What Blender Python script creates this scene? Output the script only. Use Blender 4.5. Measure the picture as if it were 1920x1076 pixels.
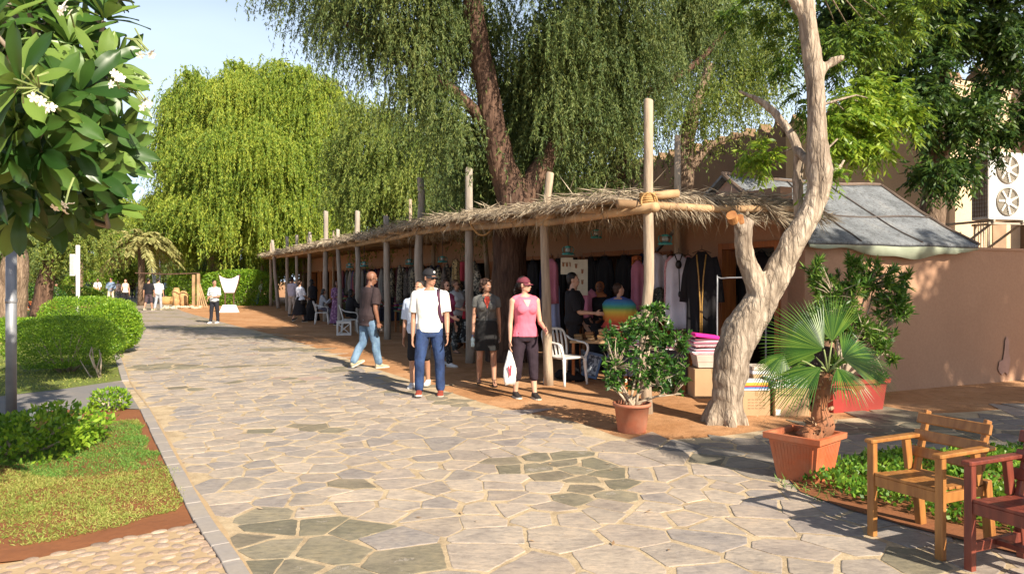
import bpy, math, random
import numpy as np
from mathutils import Vector, Matrix, noise
for o in list(bpy.data.objects): bpy.data.objects.remove(o)
SC = bpy.context.scene
COL = SC.collection
R = math.radians
F = 1386.67; HY = 525.0; CH = 1.62          # focal length in photo pixels, horizon row, eye height
# ---------------------------------------------------------------- camera
cd = bpy.data.cameras.new('camera'); cam = bpy.data.objects.new('camera', cd); COL.objects.link(cam)
cam.location = (0, 0, CH); cam.rotation_euler = (R(90), 0, 0)
cd.sensor_width = 36; cd.lens = 26; cd.shift_y = -13/1920; cd.clip_start = .05; cd.clip_end = 2000
SC.camera = cam
# ---------------------------------------------------------------- sky, sun, exposure
SUN_EL = 33.0; SUN_AZ = math.atan2(.60, -.80)   # direction to the sun on the ground: (.60, -.80)
w = bpy.data.worlds.new('World'); SC.world = w; w.use_nodes = True
nt = w.node_tree; bg = nt.nodes['Background']
sky = nt.nodes.new('ShaderNodeTexSky'); sky.sky_type = 'NISHITA'; sky.sun_disc = False
sky.sun_elevation = R(SUN_EL); sky.sun_rotation = SUN_AZ
sky.air_density = 1.0; sky.dust_density = 2.2; sky.ozone_density = 1.6
tcw = nt.nodes.new('ShaderNodeTexCoord'); sxw = nt.nodes.new('ShaderNodeSeparateXYZ'); nt.links.new(tcw.outputs['Generated'], sxw.inputs[0])
mrw = nt.nodes.new('ShaderNodeMapRange'); mrw.interpolation_type = 'SMOOTHSTEP'; nt.links.new(sxw.outputs['Z'], mrw.inputs[0])
for i_, v_ in ((1, .62), (2, .12), (3, 0.0), (4, .8)): mrw.inputs[i_].default_value = v_
nzw = nt.nodes.new('ShaderNodeTexNoise'); nzw.inputs['Scale'].default_value = 1.6; nzw.inputs['Detail'].default_value = 6; mpw = nt.nodes.new('ShaderNodeMapping'); mpw.inputs['Scale'].default_value = (1, 1, 4)
nt.links.new(tcw.outputs['Generated'], mpw.inputs[0]); nt.links.new(mpw.outputs[0], nzw.inputs[0])
mzw = nt.nodes.new('ShaderNodeMath'); mzw.operation = 'MULTIPLY'; nt.links.new(mrw.outputs[0], mzw.inputs[0])
mz2 = nt.nodes.new('ShaderNodeMapRange'); nt.links.new(nzw.outputs[0], mz2.inputs[0])
for i_, v_ in ((1, .3), (2, .7), (3, .8), (4, 1.1)): mz2.inputs[i_].default_value = v_
nt.links.new(mz2.outputs[0], mzw.inputs[1])
mxw = nt.nodes.new('ShaderNodeMix'); mxw.data_type = 'RGBA'; nt.links.new(mzw.outputs[0], mxw.inputs[0]); nt.links.new(sky.outputs[0], mxw.inputs[6]); mxw.inputs[7].default_value = (9.6, 11.4, 13.8, 1)   # thin bright haze low in the sky
nt.links.new(mxw.outputs[2], bg.inputs[0]); bg.inputs[1].default_value = 0.06
sd = bpy.data.lights.new('sun', 'SUN'); sun = bpy.data.objects.new('sun', sd); COL.objects.link(sun)
sd.energy = 5.0; sd.angle = R(.5); sd.color = (1.0, .89, .73)
sdir = Vector((.60*math.cos(R(SUN_EL)), -.80*math.cos(R(SUN_EL)), math.sin(R(SUN_EL))))
sun.rotation_euler = sdir.to_track_quat('Z', 'Y').to_euler(); sun.location = (20, -25, 30)
SC.view_settings.view_transform = 'Standard'; SC.view_settings.look = 'None'
SC.view_settings.gamma = 1; SC.view_settings.use_curve_mapping = False
SC.view_settings.exposure = 1.0
SC.render.engine = 'CYCLES'
SC.cycles.max_bounces = 6; SC.cycles.diffuse_bounces = 3; SC.cycles.glossy_bounces = 2
SC.cycles.transmission_bounces = 3; SC.cycles.transparent_max_bounces = 6
rnd = random.Random(7); rng = np.random.default_rng(7)

# ---------------------------------------------------------------- helpers
def gp(px, py):                      # point of the ground seen at a photo pixel
    d = F*CH/(py-HY); return Vector(((px-960)/F*d, d, 0))
def wp(px, py, d):                   # point seen at a photo pixel at distance d
    return Vector(((px-960)/F*d, d, CH+(HY-py)/F*d))
def chain(o):
    m = Matrix.Identity(4)
    while o is not None: m = o.matrix_basis @ m; o = o.parent
    return m
def tag(o, label=None, cat=None, group=None, kind=None):
    if label: o['label'] = label
    if cat: o['category'] = cat
    if group: o['group'] = group
    if kind: o['kind'] = kind
    return o
def empty(name, label, cat, loc=(0,0,0), rz=0, group=None):
    o = bpy.data.objects.new(name, None); COL.objects.link(o)
    o.location = loc; o.rotation_euler = (0, 0, rz); o.empty_display_size = .1
    return tag(o, label, cat, group)
def copy_tree(o, parent=None):
    c = o.copy(); COL.objects.link(c); c.parent = parent
    for ch in [x for x in bpy.data.objects if x.parent == o]: copy_tree(ch, c)
    return c
def link_mesh(name, me, mat, parent=None, smooth=False):
    if mat is not None: me.materials.append(mat)
    if smooth: me.polygons.foreach_set('use_smooth', [True]*len(me.polygons))
    o = bpy.data.objects.new(name, me); COL.objects.link(o)
    if parent is not None: o.parent = parent
    return o
class MB:
    def __init__(s): s.v = []; s.f = []
    def add(s, vs, fs):
        k = len(s.v); s.v += [tuple(p) for p in vs]; s.f += [tuple(i+k for i in f) for f in fs]; return s
    def box(s, c, size, m=None, taper=1.0, bev=0.0):
        x, y, z = size[0]/2, size[1]/2, size[2]/2; c = Vector(c)
        if bev > 0:
            b = min(bev, x*.9, y*.9, z*.9); rings = []
            def ring(zz, i, tp):
                X = x*tp-i; Y = y*tp-i; q = b*.7
                return [(-X+q,-Y,zz),(X-q,-Y,zz),(X,-Y+q,zz),(X,Y-q,zz),(X-q,Y,zz),(-X+q,Y,zz),(-X,Y-q,zz),(-X,-Y+q,zz)]
            for zz, i, tp in ((-z, b*.5, 1), (-z+b*.5, 0, 1), (z-b*.5, 0, taper), (z, b*.5, taper)): rings.append(ring(zz, i, tp))
            vs = [p for r in rings for p in r]; fs = [tuple(range(7, -1, -1)), tuple(range(24, 32))]
            for k in range(3):
                for j in range(8): a = k*8+j; b2 = k*8+(j+1) % 8; fs.append((a, b2, b2+8, a+8))
        else:
            t = taper
            vs = [(-x,-y,-z),(x,-y,-z),(x,y,-z),(-x,y,-z),(-x*t,-y*t,z),(x*t,-y*t,z),(x*t,y*t,z),(-x*t,y*t,z)]
            fs = [(3,2,1,0),(4,5,6,7),(0,1,5,4),(1,2,6,5),(2,3,7,6),(3,0,4,7)]
        if m is None: vs = [Vector(p)+c for p in vs]
        else: vs = [m @ Vector(p)+c for p in vs]
        return s.add(vs, fs)
    def bar(s, a, b, wx, wz, up=(0,0,1), bev=0.0):   # a squared bar from a to b
        a = Vector(a); b = Vector(b); y = (b-a); L = y.length; y.normalize()
        x = y.cross(Vector(up)); x = x.normalized() if x.length > 1e-4 else Vector((1,0,0)); z = x.cross(y)
        m = Matrix((x, y, z)).transposed()
        return s.box((a+b)/2, (wx, L, wz), m, bev=bev)
    def tube(s, pts, rad, n=8, caps=True, jit=0.0, seed=0, flat=1.0):
        pts = [Vector(p) for p in pts]; k = len(pts)
        if not hasattr(rad, '__len__'): rad = [rad]*k
        t0 = (pts[1]-pts[0]).normalized(); u = t0.orthogonal().normalized()
        if abs(t0.z) > .5:
            u = Vector((1,0,0)) - t0*t0.x; u.normalize()
        vs = []
        for i, p in enumerate(pts):
            t = (pts[min(i+1, k-1)]-pts[max(i-1, 0)])
            t = t.normalized() if t.length > 1e-9 else t0
            u = (u-t*u.dot(t)).normalized(); v = t.cross(u)
            for j in range(n):
                a = 2*math.pi*j/n; r = rad[i]
                if jit: r *= 1+jit*noise.noise(Vector((math.cos(a)*1.3+seed, math.sin(a)*1.3, i*.35+seed)))
                vs.append(p+u*(math.cos(a)*r)+v*(math.sin(a)*r*flat))
        fs = [(i*n+j, i*n+(j+1) % n, (i+1)*n+(j+1) % n, (i+1)*n+j) for i in range(k-1) for j in range(n)]
        if caps: fs += [tuple(range(n-1, -1, -1)), tuple((k-1)*n+j for j in range(n))]
        return s.add(vs, fs)
    def rings(s, rs, caps=True):
        n = len(rs[0]); vs = [p for r in rs for p in r]; k = len(rs)
        fs = [(i*n+j, i*n+(j+1) % n, (i+1)*n+(j+1) % n, (i+1)*n+j) for i in range(k-1) for j in range(n)]
        if caps: fs += [tuple(range(n-1, -1, -1)), tuple((k-1)*n+j for j in range(n))]
        return s.add(vs, fs)
    def lathe(s, prof, n=20, c=(0,0,0), caps=False):
        return s.rings([[(c[0]+r*math.cos(2*math.pi*j/n), c[1]+r*math.sin(2*math.pi*j/n), c[2]+z) for j in range(n)] for r, z in prof], caps)
    def ball(s, c, r, n=12, m=8, mat=None):
        if not hasattr(r, '__len__'): r = (r, r, r)
        c = Vector(c); vs = []; fs = []
        def P(x, y, z):
            q = Vector((x*r[0], y*r[1], z*r[2]))
            return (mat @ q if mat is not None else q)+c
        vs.append(P(0,0,-1))
        for i in range(1, m):
            a = math.pi*i/m-math.pi/2
            for j in range(n): vs.append(P(math.cos(a)*math.cos(2*math.pi*j/n), math.cos(a)*math.sin(2*math.pi*j/n), math.sin(a)))
        vs.append(P(0,0,1)); L = len(vs)-1
        for j in range(n): fs.append((0, 1+(j+1) % n, 1+j))
        for i in range(m-2):
            for j in range(n): a = 1+i*n+j; b = 1+i*n+(j+1) % n; fs.append((a, b, b+n, a+n))
        q = 1+(m-2)*n
        for j in range(n): fs.append((q+j, q+(j+1) % n, L))
        return s.add(vs, fs)
    def build(s, name, mat, parent=None, smooth=False, world=True):
        vs = s.v
        if parent is not None and world:
            inv = chain(parent).inverted(); vs = [inv @ Vector(p) for p in vs]
        me = bpy.data.meshes.new(name); me.from_pydata([tuple(p) for p in vs], [], s.f); me.update()
        return link_mesh(name, me, mat, parent, smooth)
def quads_obj(name, V, mat, parent=None, smooth=False):    # V: (N,4,3) array, every quad its own island
    V = np.asarray(V, dtype=np.float32).reshape(-1, 4, 3)
    if parent is not None:
        M = np.array(chain(parent).inverted(), dtype=np.float32); V = V @ M[:3, :3].T + M[:3, 3]
    N = len(V); me = bpy.data.meshes.new(name)
    me.vertices.add(N*4); me.vertices.foreach_set('co', V.reshape(-1))
    me.loops.add(N*4); me.loops.foreach_set('vertex_index', np.arange(N*4, dtype=np.int32))
    me.polygons.add(N); me.polygons.foreach_set('loop_start', np.arange(0, N*4, 4, dtype=np.int32))
    me.update(calc_edges=True)
    return link_mesh(name, me, mat, parent, smooth)
def grid_islands_obj(name, G, mat, parent=None):          # G: (N,a,b,3): N little grids, each an island
    N, a, b, _ = G.shape
    if parent is not None:
        M = np.array(chain(parent).inverted()); G = G @ M[:3, :3].T + M[:3, 3]
    me = bpy.data.meshes.new(name)
    me.vertices.add(N*a*b); me.vertices.foreach_set('co', G.astype(np.float32).reshape(-1))
    i, j = np.meshgrid(np.arange(a-1), np.arange(b-1), indexing='ij'); q = (i*b+j).reshape(-1)
    f = np.stack([q, q+1, q+b+1, q+b], 1)[None]+(np.arange(N)*a*b)[:, None, None]; f = f.reshape(-1)
    me.loops.add(len(f)); me.loops.foreach_set('vertex_index', f.astype(np.int32))
    me.polygons.add(len(f)//4); me.polygons.foreach_set('loop_start', np.arange(0, len(f), 4, dtype=np.int32))
    me.update(calc_edges=True)
    return link_mesh(name, me, mat, parent, True)
def unit(a): return a/np.maximum(np.linalg.norm(a, axis=-1, keepdims=True), 1e-9)
def leafq(p, a, l, w, rg, bend=0.0):                      # diamond leaves: base p, axis a
    a = unit(a); s = unit(np.cross(a, rg.normal(size=p.shape)))
    l = np.asarray(l).reshape(-1, 1); w = np.asarray(w).reshape(-1, 1)
    m = p+a*l*.45
    return np.stack([p, m+s*w*.5, p+a*l, m-s*w*.5], 1)
def poly_sheet(name, pts, z, mat, kind='structure', parent=None, thick=0.0):
    m = MB(); n = len(pts)
    if thick:
        m.add([(p[0], p[1], z) for p in pts]+[(p[0], p[1], z-thick) for p in pts], [tuple(range(n))]+[(i, i+n, (i+1) % n+n, (i+1) % n) for i in range(n)])
    else: m.add([(p[0], p[1], z) for p in pts], [tuple(range(n))])
    o = m.build(name, mat, parent)
    if kind and parent is None: o['kind'] = kind
    return o
def spline(pts, n):                                       # Catmull-Rom through pts
    pts = [Vector(p) for p in pts]; P = [pts[0]*2-pts[1]]+pts+[pts[-1]*2-pts[-2]]; out = []
    for i in range(1, len(P)-2):
        for k in range(n):
            t = k/n; a, b, c, d = P[i-1], P[i], P[i+1], P[i+2]
            out.append(.5*((2*b)+(c-a)*t+(2*a-5*b+4*c-d)*t*t+(3*b-a-3*c+d)*t**3))
    out.append(P[-2]); return out
def interp(vals, n):
    out = []
    for i in range(len(vals)-1):
        for k in range(n): out.append(vals[i]+(vals[i+1]-vals[i])*k/n)
    out.append(vals[-1]); return out

def remeshed(name, mb, voxel, mat, parent, smooth_it=4, wrinkle=0.0, wscale=9, seed=0, world=False, flat=(1,1,.45)):
    me = bpy.data.meshes.new('tmp'); me.from_pydata([tuple(p) for p in mb.v], [], mb.f); me.update()
    o = bpy.data.objects.new('tmp', me); COL.objects.link(o)
    r = o.modifiers.new('r', 'REMESH'); r.mode = 'VOXEL'; r.voxel_size = voxel
    s = o.modifiers.new('s', 'SMOOTH'); s.factor = .5; s.iterations = smooth_it
    dg = bpy.context.evaluated_depsgraph_get(); dg.update(); me2 = bpy.data.meshes.new_from_object(o.evaluated_get(dg)); me2.name = name
    bpy.data.objects.remove(o); bpy.data.meshes.remove(me)
    n = len(me2.vertices); co = np.zeros(n*3, np.float32); me2.vertices.foreach_get('co', co); co = co.reshape(-1,3)
    if wrinkle:
        no = np.zeros(n*3, np.float32); me2.vertices.foreach_get('normal', no); no = no.reshape(-1,3)
        d = np.array([noise.noise(Vector((p[0]*wscale*flat[0]+seed, p[1]*wscale*flat[1], p[2]*wscale*flat[2]+(p[0]+p[1])*3)))+.5*noise.noise(Vector((p[0]*wscale*2.3, p[1]*wscale*2.3+seed, p[2]*wscale*1.6+p[0]*8))) for p in co]); co += no*(d*wrinkle)[:,None].astype(np.float32)
    me2.vertices.foreach_set('co', co.reshape(-1)); me2.materials.clear(); me2.update()
    return link_mesh(name, me2, mat, parent, True)
# ---------------------------------------------------------------- materials
def newmat(name):
    m = bpy.data.materials.new(name); m.use_nodes = True; t = m.node_tree
    return m, t, t.nodes['Principled BSDF']
def nd(t, k, **kw):
    n = t.nodes.new(k)
    for a, b in kw.items(): setattr(n, a, b)
    return n
def ramp(t, fac, stops):
    r = nd(t, 'ShaderNodeValToRGB'); e = r.color_ramp.elements
    while len(e) > 1: e.remove(e[0])
    e[0].position = stops[0][0]; e[0].color = (*stops[0][1], 1)
    for p, c in stops[1:]: x = e.new(p); x.color = (*c, 1)
    t.links.new(fac, r.inputs[0]); return r.outputs[0]
def mixc(t, fac, a, b, mode='MIX'):
    m = nd(t, 'ShaderNodeMix', data_type='RGBA', blend_type=mode)
    for s, v in ((m.inputs[0], fac), (m.inputs[6], a), (m.inputs[7], b)):
        if isinstance(v, bpy.types.NodeSocket): t.links.new(v, s)
        elif hasattr(v, '__len__'): s.default_value = (*v[:3], 1)
        else: s.default_value = v
    return m.outputs[2]
def math_(t, op, a, b=0.0, c=None):
    m = nd(t, 'ShaderNodeMath', operation=op)
    for i, v in enumerate((a, b) if c is None else (a, b, c)):
        if isinstance(v, bpy.types.NodeSocket): t.links.new(v, m.inputs[i])
        else: m.inputs[i].default_value = v
    return m.outputs[0]
def tex(t, kind='Noise', scale=5, detail=4, rough=.55, vec=None, mscale=None, **kw):
    n = nd(t, 'ShaderNodeTex'+kind, **kw)
    n.inputs['Scale'].default_value = scale
    if 'Detail' in n.inputs: n.inputs['Detail'].default_value = detail
    if kind == 'Noise': n.inputs['Roughness'].default_value = rough
    if vec is None: vec = nd(t, 'ShaderNodeTexCoord').outputs['Object']
    if mscale:
        mp = nd(t, 'ShaderNodeMapping'); mp.inputs['Scale'].default_value = mscale
        t.links.new(vec, mp.inputs['Vector']); vec = mp.outputs[0]
    t.links.new(vec, n.inputs['Vector']); return n
def bump(t, b, h, strength=.4, dist=.01):
    n = nd(t, 'ShaderNodeBump'); n.inputs['Strength'].default_value = strength; n.inputs['Distance'].default_value = dist
    t.links.new(h, n.inputs['Height']); t.links.new(n.outputs[0], b.inputs['Normal']); return n
_cache = {}
def pm(name, c1, c2=None, scale=6, rough=.7, bs=.3, bd=.006, bscale=None, ms=None, spec=.4, detail=5, metal=0, sheen=0, pos=(.35, .65)):
    if name in _cache: return _cache[name]
    m, t, b = newmat(name); c2 = c2 or tuple(x*.8 for x in c1)
    n = tex(t, 'Noise', scale, detail, mscale=ms)
    t.links.new(ramp(t, n.outputs[0], [(pos[0], c1), (pos[1], c2)]), b.inputs['Base Color'])
    b.inputs['Roughness'].default_value = rough; b.inputs['Specular IOR Level'].default_value = spec; b.inputs['Metallic'].default_value = metal
    if sheen: b.inputs['Sheen Weight'].default_value = sheen
    if bs:
        n2 = tex(t, 'Noise', bscale or scale*4, 6, mscale=ms); bump(t, b, n2.outputs[0], bs, bd)
    _cache[name] = m; return m
def leafmat(name, c1, c2, c3, trans=.35, rough=.5, nscale=.5, spec=.4):
    m, t, b = newmat(name)
    g = nd(t, 'ShaderNodeNewGeometry'); n = tex(t, 'Noise', nscale, 3, vec=g.outputs['Position'])
    f = math_(t, 'ADD', math_(t, 'MULTIPLY', g.outputs['Random Per Island'], .6), math_(t, 'MULTIPLY', n.outputs[0], .5))
    col = ramp(t, f, [(.22, c1), (.52, c2), (.85, c3)])
    t.links.new(col, b.inputs['Base Color']); b.inputs['Roughness'].default_value = rough; b.inputs['Specular IOR Level'].default_value = spec
    tr = nd(t, 'ShaderNodeBsdfTranslucent'); hs = nd(t, 'ShaderNodeHueSaturation'); hs.inputs['Value'].default_value = 1.3; hs.inputs['Hue'].default_value = .485
    t.links.new(col, hs.inputs['Color']); t.links.new(hs.outputs[0], tr.inputs[0])
    mx = nd(t, 'ShaderNodeMixShader'); mx.inputs[0].default_value = trans
    t.links.new(b.outputs[0], mx.inputs[1]); t.links.new(tr.outputs[0], mx.inputs[2])
    t.links.new(mx.outputs[0], t.nodes['Material Output'].inputs[0]); return m
def flagstone(name, dark=1.0, joint=(.46,.36,.23)):
    m, t, b = newmat(name); g = nd(t, 'ShaderNodeNewGeometry')
    v = g.outputs['Position']
    def disp(v, sc, amp):
        n = tex(t, 'Noise', sc, 2, vec=v); s = nd(t, 'ShaderNodeVectorMath', operation='SUBTRACT'); t.links.new(n.outputs['Color'], s.inputs[0]); s.inputs[1].default_value = (.5,.5,.5)
        k = nd(t, 'ShaderNodeVectorMath', operation='MULTIPLY_ADD'); t.links.new(s.outputs[0], k.inputs[0]); k.inputs[1].default_value = (amp,amp,0); t.links.new(v, k.inputs[2]); return k.outputs[0]
    v1 = disp(disp(disp(v, .9, .55), 5, .035), 28, .012)
    mp = nd(t, 'ShaderNodeMapping'); mp.inputs['Rotation'].default_value = (0,0,.5); mp.inputs['Scale'].default_value = (.82,1.12,1); t.links.new(v1, mp.inputs[0]); v1 = mp.outputs[0]
    e = tex(t, 'Voronoi', 2.15, vec=v1, voronoi_dimensions='2D', feature='DISTANCE_TO_EDGE'); c = tex(t, 'Voronoi', 2.15, vec=v1, voronoi_dimensions='2D', feature='F1')
    e2 = tex(t, 'Voronoi', 4.6, vec=v1, voronoi_dimensions='2D', feature='DISTANCE_TO_EDGE'); c2 = tex(t, 'Voronoi', 4.6, vec=v1, voronoi_dimensions='2D', feature='F1')
    sp = nd(t, 'ShaderNodeSeparateColor'); t.links.new(c.outputs['Color'], sp.inputs[0]); sp2 = nd(t, 'ShaderNodeSeparateColor'); t.links.new(c2.outputs['Color'], sp2.inputs[0])
    small = math_(t, 'GREATER_THAN', sp.outputs[1], .70)
    e2v = math_(t, 'ADD', math_(t, 'MULTIPLY', e2.outputs['Distance'], .8), math_(t, 'SUBTRACT', 1.0, small))
    d = math_(t, 'MINIMUM', e.outputs['Distance'], e2v)
    nz = tex(t, 'Noise', 9, 4, vec=v); wid = math_(t, 'MULTIPLY_ADD', nz.outputs[0], .072, -.020)
    mr = nd(t, 'ShaderNodeMapRange', interpolation_type='SMOOTHSTEP'); t.links.new(math_(t, 'SUBTRACT', d, wid), mr.inputs[0]); mr.inputs[1].default_value = -.006; mr.inputs[2].default_value = .010
    stone = mr.outputs[0]
    rnd_ = math_(t, 'FRACT', math_(t, 'ADD', sp.outputs[0], math_(t, 'MULTIPLY', math_(t, 'MULTIPLY', small, sp2.outputs[0]), .6)))
    base = ramp(t, rnd_, [(0, (.28,.235,.215)), (.14, (.36,.30,.265)), (.28, (.31,.26,.245)), (.42, (.41,.34,.285)), (.56, (.255,.23,.23)), (.7, (.38,.315,.27)), (.84, (.34,.265,.225)), (.93, (.225,.215,.22)), (1, (.31,.265,.245))])
    cl = tex(t, 'Noise', .75, 1, vec=c.outputs['Position']); olv = math_(t, 'GREATER_THAN', math_(t, 'ADD', cl.outputs[0], math_(t, 'MULTIPLY', sp.outputs[2], .13)), .685)
    base = mixc(t, olv, base, ramp(t, sp2.outputs[2], [(0, (.21,.195,.115)), (.5, (.165,.16,.10)), (1, (.25,.21,.13))]))
    n1 = tex(t, 'Noise', 2.6, 6, .65, vec=v); base = mixc(t, .7, base, ramp(t, n1.outputs[0], [(.3, (.70,.70,.74)), (.5, (1,1,1)), (.7, (1.2,1.17,1.1))]), 'MULTIPLY')
    n3 = tex(t, 'Noise', 16, 7, .72, vec=v1, mscale=(1, 2.6, 1)); base = mixc(t, .75, base, ramp(t, n3.outputs[0], [(.34, (.66,.65,.66)), (.5, (1,1,1)), (.64, (1.25,1.21,1.14))]), 'MULTIPLY')
    chip = tex(t, 'Noise', 5, 8, .8, vec=v1); base = mixc(t, math_(t, 'MULTIPLY', math_(t, 'GREATER_THAN', chip.outputs[0], .615), .45), base, (.56,.50,.45))
    if dark != 1: base = mixc(t, 1.0, base, (dark,)*3, 'MULTIPLY')
    n4 = tex(t, 'Noise', 40, 5, vec=v); jc = mixc(t, n4.outputs[0], tuple(x*.7 for x in joint), tuple(x*1.22 for x in joint))
    n5 = tex(t, 'Noise', 1.9, 6, .75, vec=v); dust = math_(t, 'MULTIPLY', ramp(t, n5.outputs[0], [(.50, (0,0,0)), (.75, (1,1,1))]), .5)
    base = mixc(t, dust, base, (.44,.36,.265))
    t.links.new(mixc(t, stone, jc, base), b.inputs['Base Color'])
    t.links.new(math_(t, 'MULTIPLY_ADD', stone, -.28, .85), b.inputs['Roughness']); b.inputs['Specular IOR Level'].default_value = .35
    h = math_(t, 'ADD', math_(t, 'MULTIPLY', stone, 1.0), math_(t, 'MULTIPLY', math_(t, 'MULTIPLY', n3.outputs[0], stone), .6))
    bump(t, b, math_(t, 'ADD', math_(t, 'ADD', h, math_(t, 'MULTIPLY', n1.outputs[0], .9)), math_(t, 'MULTIPLY', rnd_, .5)), .65, .014); return m
def slabmat():
    m, t, b = newmat('flagstone_slab'); g = nd(t, 'ShaderNodeNewGeometry'); v = g.outputs['Position']
    at = nd(t, 'ShaderNodeAttribute'); at.attribute_name = 'stone'; base = at.outputs['Color']
    of = nd(t, 'ShaderNodeVectorMath', operation='MULTIPLY_ADD'); cx = nd(t, 'ShaderNodeCombineXYZ')
    for i in range(3): t.links.new(g.outputs['Random Per Island'], cx.inputs[i])
    t.links.new(cx.outputs[0], of.inputs[0]); of.inputs[1].default_value = (37,53,11); t.links.new(v, of.inputs[2]); vo = of.outputs[0]
    n1 = tex(t, 'Noise', 3.2, 7, .68, vec=vo); base = mixc(t, .8, base, ramp(t, n1.outputs[0], [(.3, (.66,.66,.70)), (.5, (1,1,1)), (.7, (1.28,1.22,1.12))]), 'MULTIPLY')
    n3 = tex(t, 'Noise', 13, 8, .74, vec=vo, mscale=(1, 2.4, 1)); base = mixc(t, .8, base, ramp(t, n3.outputs[0], [(.34, (.62,.61,.62)), (.5, (1,1,1)), (.64, (1.28,1.23,1.15))]), 'MULTIPLY')
    chip = tex(t, 'Noise', 4.5, 9, .82, vec=vo); base = mixc(t, math_(t, 'MULTIPLY', math_(t, 'GREATER_THAN', chip.outputs[0], .60), .38), base, (.50,.44,.39))
    n5 = tex(t, 'Noise', 1.9, 6, .75, vec=v); base = mixc(t, math_(t, 'MULTIPLY', ramp(t, n5.outputs[0], [(.50, (0,0,0)), (.75, (1,1,1))]), .4), base, (.44,.36,.27))
    t.links.new(base, b.inputs['Base Color']); b.inputs['Roughness'].default_value = .6; b.inputs['Specular IOR Level'].default_value = .35
    bump(t, b, math_(t, 'ADD', math_(t, 'MULTIPLY', n3.outputs[0], .8), math_(t, 'ADD', n1.outputs[0], math_(t, 'GREATER_THAN', chip.outputs[0], .60))), .6, .012); return m
def grout():
    m, t, b = newmat('sandy_grout'); g = nd(t, 'ShaderNodeNewGeometry'); v = g.outputs['Position']; n = tex(t, 'Noise', 4, 6, .7, vec=v); n2 = tex(t, 'Noise', 70, 5, .7, vec=v)
    c = ramp(t, n.outputs[0], [(.35, (.33,.245,.15)), (.5, (.45,.345,.215)), (.68, (.53,.42,.27))]); c = mixc(t, .6, c, ramp(t, n2.outputs[0], [(.3, (.6,.6,.6)), (.7, (1.3,1.3,1.3))]), 'MULTIPLY')
    t.links.new(c, b.inputs['Base Color']); b.inputs['Roughness'].default_value = .95; bump(t, b, math_(t, 'ADD', n.outputs[0], math_(t, 'MULTIPLY', n2.outputs[0], .4)), .8, .012); return m
def barkmat(name, c1, c2, scale=7, sz=.16, strength=1.0):
    m, t, b = newmat(name); g = nd(t, 'ShaderNodeNewGeometry')
    n = tex(t, 'Noise', scale, 8, .68, vec=g.outputs['Position'], mscale=(1, 1, sz)); v = tex(t, 'Voronoi', scale*1.7, vec=g.outputs['Position'], mscale=(1, 1, sz*1.2), feature='DISTANCE_TO_EDGE')
    n2 = tex(t, 'Noise', 1.3, 3, vec=g.outputs['Position'])
    h = math_(t, 'MULTIPLY', math_(t, 'MINIMUM', v.outputs['Distance'], .25), 3.0); h = math_(t, 'ADD', h, n.outputs[0])
    c = ramp(t, n.outputs[0], [(.34, c1), (.62, c2)]); c = mixc(t, .65, c, ramp(t, v.outputs['Distance'], [(0, (.45,.42,.4)), (.13, (1,1,1))]), 'MULTIPLY')
    c = mixc(t, .5, c, ramp(t, n2.outputs[0], [(.35, (.75,.7,.68)), (.65, (1.15,1.12,1.05))]), 'MULTIPLY')
    t.links.new(c, b.inputs['Base Color']); b.inputs['Roughness'].default_value = .9; b.inputs['Specular IOR Level'].default_value = .2
    bump(t, b, h, strength, .03); return m
def weather(name, c, dirt, rough=.85, scale=1.2, bs=.25, amount=.6):       # plaster with dirt patches
    m, t, b = newmat(name); g = nd(t, 'ShaderNodeNewGeometry'); n = tex(t, 'Noise', scale, 7, .65, vec=g.outputs['Position']); n2 = tex(t, 'Noise', 25, 5, vec=g.outputs['Position'])
    f = math_(t, 'MULTIPLY', ramp(t, n.outputs[0], [(.42, (0,0,0)), (.7, (1,1,1))]), amount)
    col = mixc(t, f, c, dirt); col = mixc(t, .35, col, ramp(t, n2.outputs[0], [(.3, (.8,.8,.8)), (.7, (1.15,1.15,1.15))]), 'MULTIPLY')
    t.links.new(col, b.inputs['Base Color']); b.inputs['Roughness'].default_value = rough; b.inputs['Specular IOR Level'].default_value = .25
    bump(t, b, math_(t, 'ADD', n.outputs[0], math_(t, 'MULTIPLY', n2.outputs[0], .3)), bs, .02); return m
M = {}
M['sand'] = None
def sandmat():
    m, t, b = newmat('sand'); g = nd(t, 'ShaderNodeNewGeometry'); P = g.outputs['Position']
    n = tex(t, 'Noise', .8, 6, .65, vec=P); n2 = tex(t, 'Noise', 60, 5, .7, vec=P); n3 = tex(t, 'Noise', 7, 6, .7, vec=P)
    c = ramp(t, n.outputs[0], [(.35, (.36,.18,.08)), (.5, (.44,.235,.115)), (.66, (.50,.29,.155))])
    c = mixc(t, .8, c, ramp(t, n3.outputs[0], [(.3, (.7,.66,.62)), (.5, (1,1,1)), (.7, (1.15,1.12,1.08))]), 'MULTIPLY')
    c = mixc(t, .5, c, ramp(t, n2.outputs[0], [(.3, (.7,.7,.7)), (.7, (1.25,1.25,1.25))]), 'MULTIPLY')
    t.links.new(c, b.inputs['Base Color']); b.inputs['Roughness'].default_value = .95; b.inputs['Specular IOR Level'].default_value = .1
    bump(t, b, math_(t, 'ADD', n3.outputs[0], math_(t, 'MULTIPLY', n2.outputs[0], .25)), .7, .03); return m
M['sand'] = sandmat()
M['flag'] = flagstone('flagstone_path')
M['flag2'] = flagstone('shade_toned_flagstone', .62, (.30,.26,.21))  # path stone again, its colour darkened for the court's tree shade
M['slab'] = slabmat(); M['grout'] = grout()
M['kerb'] = weather('kerb_stone', (.30,.27,.25), (.38,.32,.25), .8, 2.5, .4)
M['sidepath'] = weather('side_path_stone', (.20,.19,.185), (.28,.235,.19), .8, 1.5, .4)
M['soil'] = weather('red_soil', (.235,.092,.038), (.17,.065,.03), .95, 3, .8)
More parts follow.
